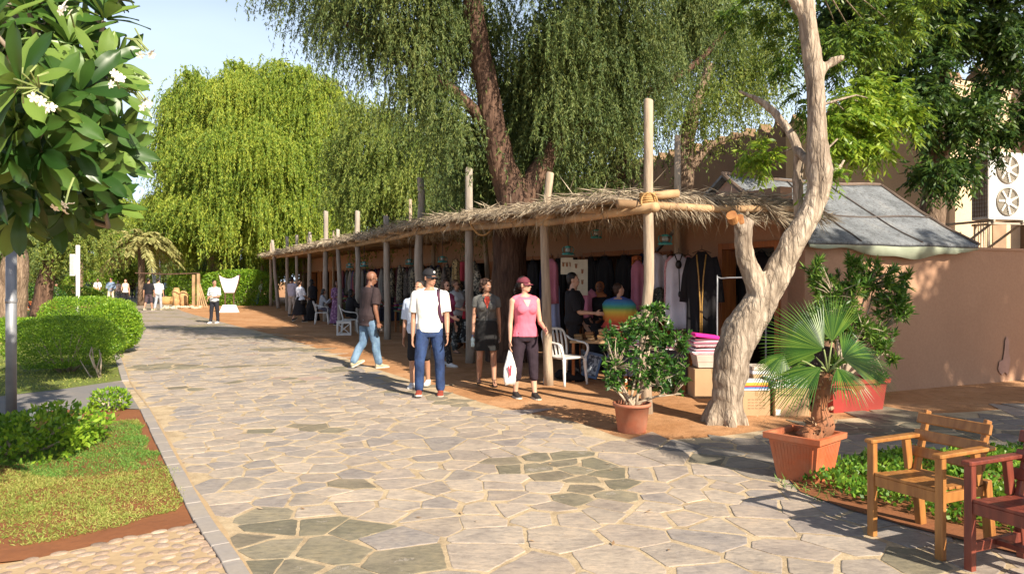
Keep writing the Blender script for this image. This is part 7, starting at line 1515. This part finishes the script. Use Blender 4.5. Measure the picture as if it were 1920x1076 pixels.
o, tp0, rz = table('narrow table with wooden boxes in front of the man in black', 1118, 11.9, .75, .55, .66, -.3, None)
for i in range(4): pile('wooden_boxes', 'stack of small carved wooden boxes on the narrow table', 'boxes', (tp0.x-.26+.17*i, tp0.y-.08*i+.05, .66), (.13,.17,.045), mats_w, 2+i % 3, group='stacks of small wooden boxes', rz=-.3)
for i, (x, y, lab, mt) in enumerate(((1075,693,'dark framed picture standing on the ground, leftmost of three',pm('pic1',(.12,.12,.13),(.3,.3,.3),20)), (1093,702,'white and blue boxed picture leaning beside the dark one',clothmat((.35,.42,.55))), (1108,705,'blue boxed picture leaning nearest the potted bush',clothmat((.2,.3,.5))))):
    c = gp(x, y+5); o = empty('leaning_picture', lab, 'picture', (c.x+.03, c.y, 0), -.5); m = MB(); m.box((0,0,.22),(.26,.03,.42),Matrix.Rotation(-.3,3,'X') @ Matrix.Rotation(.18,3,'Y'),bev=.004); m.build('frame', mt, o, False, False); m = MB(); m.box((0,-.02,.222),(.20,.008,.34),Matrix.Rotation(-.3,3,'X') @ Matrix.Rotation(.18,3,'Y')); m.build('image', pm('image_face', (.45,.48,.52), (.08,.09,.12), 16, .4, 0, pos=(.48,.52)), o, False, False)
for (px, d, z0, z1, w_, lab) in ((1063,13.2,1.72,2.02,.22,'small cream poster with brown hand patterns hanging left in the stall'), (1086,13.1,1.35,1.98,.3,'tall cream poster with dark blotches hanging right of the small one')):
    c = wp(px, 500, d); o = empty('poster', lab, 'poster', (c.x, d, z0), -.15); m = MB(); m.box((0,0,(z1-z0)/2),(w_,.012,z1-z0)); m.build('sheet', pm('poster_paper', (.62,.56,.42)), o, False, False)
    for k in range(3 if w_ < .25 else 5):
        m = MB(); cx, cz = ((k % 3-1)*.065, (z1-z0)*.55) if w_ < .25 else ((k % 2-.5)*.11, (z1-z0)*(.2+.15*k)); m.ball((cx,-.008,cz),(.02,.003,.03),8,6)
        for f in range(4): m.tube([(cx-.015+.01*f,-.009,cz+.02),(cx-.02+.0135*f,-.009,cz+.055)], .004, 4)
        m.build('hand_print', pm('henna', (.30,.12,.05)), o, False, False)
# middle stalls: tables heaped with goods
for i, (px, d) in enumerate(((995,15.6),(905,17.6),(830,19.0),(760,21.0),(735,23.2),(700,25.5),(672,28),(640,31),(600,35))):
    if px in (995,): continue
    X = FL(d)-1.0; lab = ['table heaped with goods behind the women walking','table heaped with souvenirs right of the great trunk','goods table just beyond the man in white','goods table right of the bald man','goods table beyond the bald man','dark goods table by the seated people','far goods table behind the seated girl','goods table near the veranda end'][i-1]
    px2 = 960+X/d*F; o, tp0, rz = table(lab, px2, d, 1.5, .7, .68, YF+math.pi/2+math.pi*0+R(90)*0, rnd.choice([pm('dark_cloth', (.03,.03,.05)), clothmat((.10,.03,.03)), clothmat((.12,.12,.05))]))
    for k in range(9): 
        a = rnd.uniform(-.6,.6); b = rnd.uniform(-.22,.22); c = Vector((tp0.x, tp0.y, .68))+Vector((math.cos(rz), math.sin(rz), 0))*a+Vector((-math.sin(rz), math.cos(rz), 0))*b
        pile('goods_pile', 'souvenir pile on the '+lab, 'souvenirs', c, (rnd.uniform(.12,.22), rnd.uniform(.12,.2), rnd.uniform(.02,.05)), rnd.sample(mats_c, 3)+[mats_w[k % 3]], rnd.randint(2,5), group='souvenir piles on the '+lab, rz=rz+rnd.uniform(-.4,.4))
# cardboard boxes and their stacks
def carton(label, c, size, rz, group=None, text=None, flaps=False, name='cardboard_box'):
    o = empty(name, label, 'box', tuple(c), rz, group); x, y, z = size; m = MB(); m.box((0,0,z/2),(x,y,z),bev=.006); m.build('box_body', M['card'], o, False, False)
    m = MB(); m.box((0,-y/2-.0015,z-.03),(x*.10,.002,.06)); m.box((0,0,z+.0012),(x*.10,y,.002)); m.build('tape', pm('tape', (.36,.24,.12), None, 5, .3, 0), o, False, False)
    return o
c1 = gp(1417, 779); c2 = gp(1483, 780); ctn1 = carton('plain cardboard box with faint stamps right of the forked trunk', (c1.x, c1.y+.14, 0), (.34,.30,.30), .05)
m = MB()
for i in range(4):
    for j in range(5): m.box((-.09+.045*j,-.1515,.09+i*.035),(.03,.002,.012))
m.build('stamp', pm('faint_ink', (.30,.19,.10)), ctn1, False, False)
ctn2 = carton('cardboard box lettered upside down with a diamond mark right of the plain one', (c2.x, c2.y+.16, 0), (.42,.34,.33), .06)
def text(s, parent, loc, size, mat, rot=(R(90),0,0), flip=False):
    cu = bpy.data.curves.new('t', 'FONT'); cu.body = s; cu.size = size; cu.extrude = .0008; cu.align_x = 'CENTER'; cu.align_y = 'CENTER'; t = bpy.data.objects.new('t', cu); COL.objects.link(t)
    dg = bpy.context.evaluated_depsgraph_get(); dg.update(); me = bpy.data.meshes.new_from_object(t.evaluated_get(dg)); me.name = 'lettering'; bpy.data.objects.remove(t); me.materials.clear()
    o = link_mesh('lettering', me, mat, parent); o.location = loc; o.rotation_euler = (rot[0], math.pi if flip else 0, rot[2]); return o
text('MADE IN CHINA', ctn2, (.0,-.1725,.255), .042, pm('ink', (.12,.07,.04)), flip=True); text('ON 3', ctn2, (.10,-.1725,.205), .034, pm('ink', (.12,.07,.04)), flip=True)
m = MB(); 
for a, b in (((-.09,.12),(.0,.18)),((.0,.18),(.09,.12)),((.09,.12),(0,.06)),((0,.06),(-.09,.12))): m.bar((a[0]+.04,-.172,a[1]),(b[0]+.04,-.172,b[1]),.004,.003,up=(0,1,0))
m.bar((-.02+.04,-.172,.12),(.02+.04,-.172,.12),.012,.003,up=(0,1,0)); m.build('diamond_mark', pm('ink', (.12,.07,.04)), ctn2, False, False)
m = MB(); m.box((-.17,-.171,.05),(.055,.003,.07)); m.build('white_label', M['white'], ctn2, False, False)
pile('folded_bags', 'stack of coloured folded bags on the plain cardboard box', 'folded cloth', (c1.x, c1.y+.14, .302), (.34,.28,.018), [clothmat((.62,.62,.66)), clothmat((.1,.2,.5)), clothmat((.55,.08,.06)), clothmat((.65,.42,.06)), clothmat((.7,.5,.1)), clothmat((.6,.6,.62))], 6, rz=.05)
pile('folded_bags', 'stack of white and red printed folded cloths on the lettered box', 'folded cloth', (c2.x, c2.y+.16, .332), (.40,.32,.016), [clothmat((.7,.7,.72)), blotch('printed', (.65,.62,.6), (.5,.08,.08), 24, .55, (.1,.15,.4))], 7, rz=.06)
c3 = gp(1340, 748); carton('taller cardboard box behind the forked trunk, under plastic tubs', (c3.x, c3.y+.25, 0), (.52,.4,.40), .0)
o = empty('plastic_tub', 'pair of nested pale plastic tubs on the box behind the forked trunk', 'tub', (c3.x, c3.y+.25, .404)); 
for k in range(2): m = MB(); m.box((0,0,.06+.075*k),(.40+.03*k,.30+.03*k,.10),taper=1.08,bev=.01); m.build('tub', pm('pale_tub', (.60,.50,.42), None, 5, .4, 0), o, False, False)
pile('folded_shawls', 'tall stack of pink and white folded shawls on the plastic tubs', 'folded cloth', (c3.x-.02, c3.y+.25, .59), (.46,.32,.022), [pink, mats_l[0], rosy, mats_l[2], clothmat((.22,.07,.10))], 10)
o = tag(MB().box((c3.x-.08,c3.y+.2,.845),(.34,.26,.05),Matrix.Rotation(.12,3,'Y'),bev=.02).build('magenta_cloth', clothmat((.80,.03,.30))), 'bright magenta folded cloth on top of the pink shawl stack', 'folded cloth')
pile('newspaper_stack', 'loose heap of printed papers and cloths behind the two front boxes', 'papers', (c2.x-.12, c2.y+.55, 0), (.5,.36,.05), [mats_l[0], blotch('newsprint', (.55,.48,.40), (.2,.15,.12), 18, .52), M['card']], 11, jit=.05)
c = wp(1520,600,9.75); o = empty('patterned_cushion', 'white cushion with a dark printed pattern propped behind the fan palm', 'cushion', (c.x, c.y, .75)); m = MB(); m.ball((0,0,.2),(.24,.08,.2),14,8,Matrix.Rotation(.3,3,'X')); m.build('cover', blotch('cushion_print', (.55,.56,.60), (.12,.12,.13), 14, .58), o, True, False)
m = MB(); m.box((c.x,c.y+.05,.37),(.5,.35,.74)); tag(m.build('side_cabinet', pm('dark_cab', (.05,.035,.03))), 'dark low cabinet behind the fan palm carrying the cushion', 'cabinet')
# white folding rail in the doorway
a = wp(1345,620,10.6); m = MB(); z1 = 1.62-(522-525)/F*10.6; m.tube(spline([(a.x,a.y,0),(a.x,a.y,z1-.1),(a.x+.05,a.y-.02,z1),(a.x+.55,a.y-.25,z1),(a.x+.6,a.y-.27,z1-.08),(a.x+.6,a.y-.27,0)],4), .012, 8); tag(m.build('clothes_rail', M['metal'], smooth=True), 'thin grey metal clothes rail standing in the corner shop doorway', 'rail')
# bag heap on the ground by the chair
for i, (px, py, lab) in enumerate(((1075,716,'dark shoe bag on the ground behind the white chair'), (1058,712,'black cloth bundle on the ground left of the dark shoe bag'))):
    q = gp(px, py); m = MB(); m.ball((q.x,q.y+.1,.07),(.16,.12,.09),12,8); m.ball((q.x+.1,q.y+.05,.05),(.1,.1,.06),10,6); remeshed('cloth_bundle', m, .012, blackc, None, 3, .012, 14, i); o = bpy.data.objects[-1] if 0 else [x for x in bpy.data.objects if x.name.startswith('cloth_bundle')][-1]; tag(o, lab, 'bundle')
# lanterns
def lantern(label, px, py, d, s=1.0):
    c = wp(px, py, d); o = empty('hanging_lantern', label, 'lantern', (c.x, d, c.z)); m = MB(); m.lathe([(.0,.155),(.03,.15),(.05,.125),(.02,.12)], 16); m.lathe([(.0,.0),(.075,.0),(.085,.015),(.07,.03),(.03,.045),(.0,.045)], 16); m.tube([(-.06,0,.03),(-.075,0,.10),(-.05,0,.14)],.006,5); m.tube([(.06,0,.03),(.075,0,.10),(.05,0,.14)],.006,5); m.build('frame', M['teal'], o, True, False)
    m = MB(); m.lathe([(.025,.045),(.042,.075),(.028,.12)], 14); m.build('glass', pm('lamp_glass', (.25,.27,.25), None, 5, .1, 0, spec=.7), o, True, False)
    m = MB(); m.tube([(0,0,.15),(0,0,roof_z(d)-c.z+.02)], .005, 5); m.build('wire', M['black'], o, False, False); o.scale = (s,s,1)
for a in (('teal hurricane lantern hanging right of the corner post',1247,459,10.6,1.3), ('teal hurricane lantern hanging left above the posters',1065,478,12.6,1.3), ('small lantern with a pale glass glinting behind the end beam',1118,447,12.2,1.2), ('dark lantern hanging above the bald man',683,500,22.5,1.6), ('dark lantern hanging left of the bald man',656,502,25,1.6), ('teal lantern hanging above the white capped man',830,492,18,1.5), ('teal lantern hanging before the middle stalls',768,496,20.5,1.5)): lantern(*a)
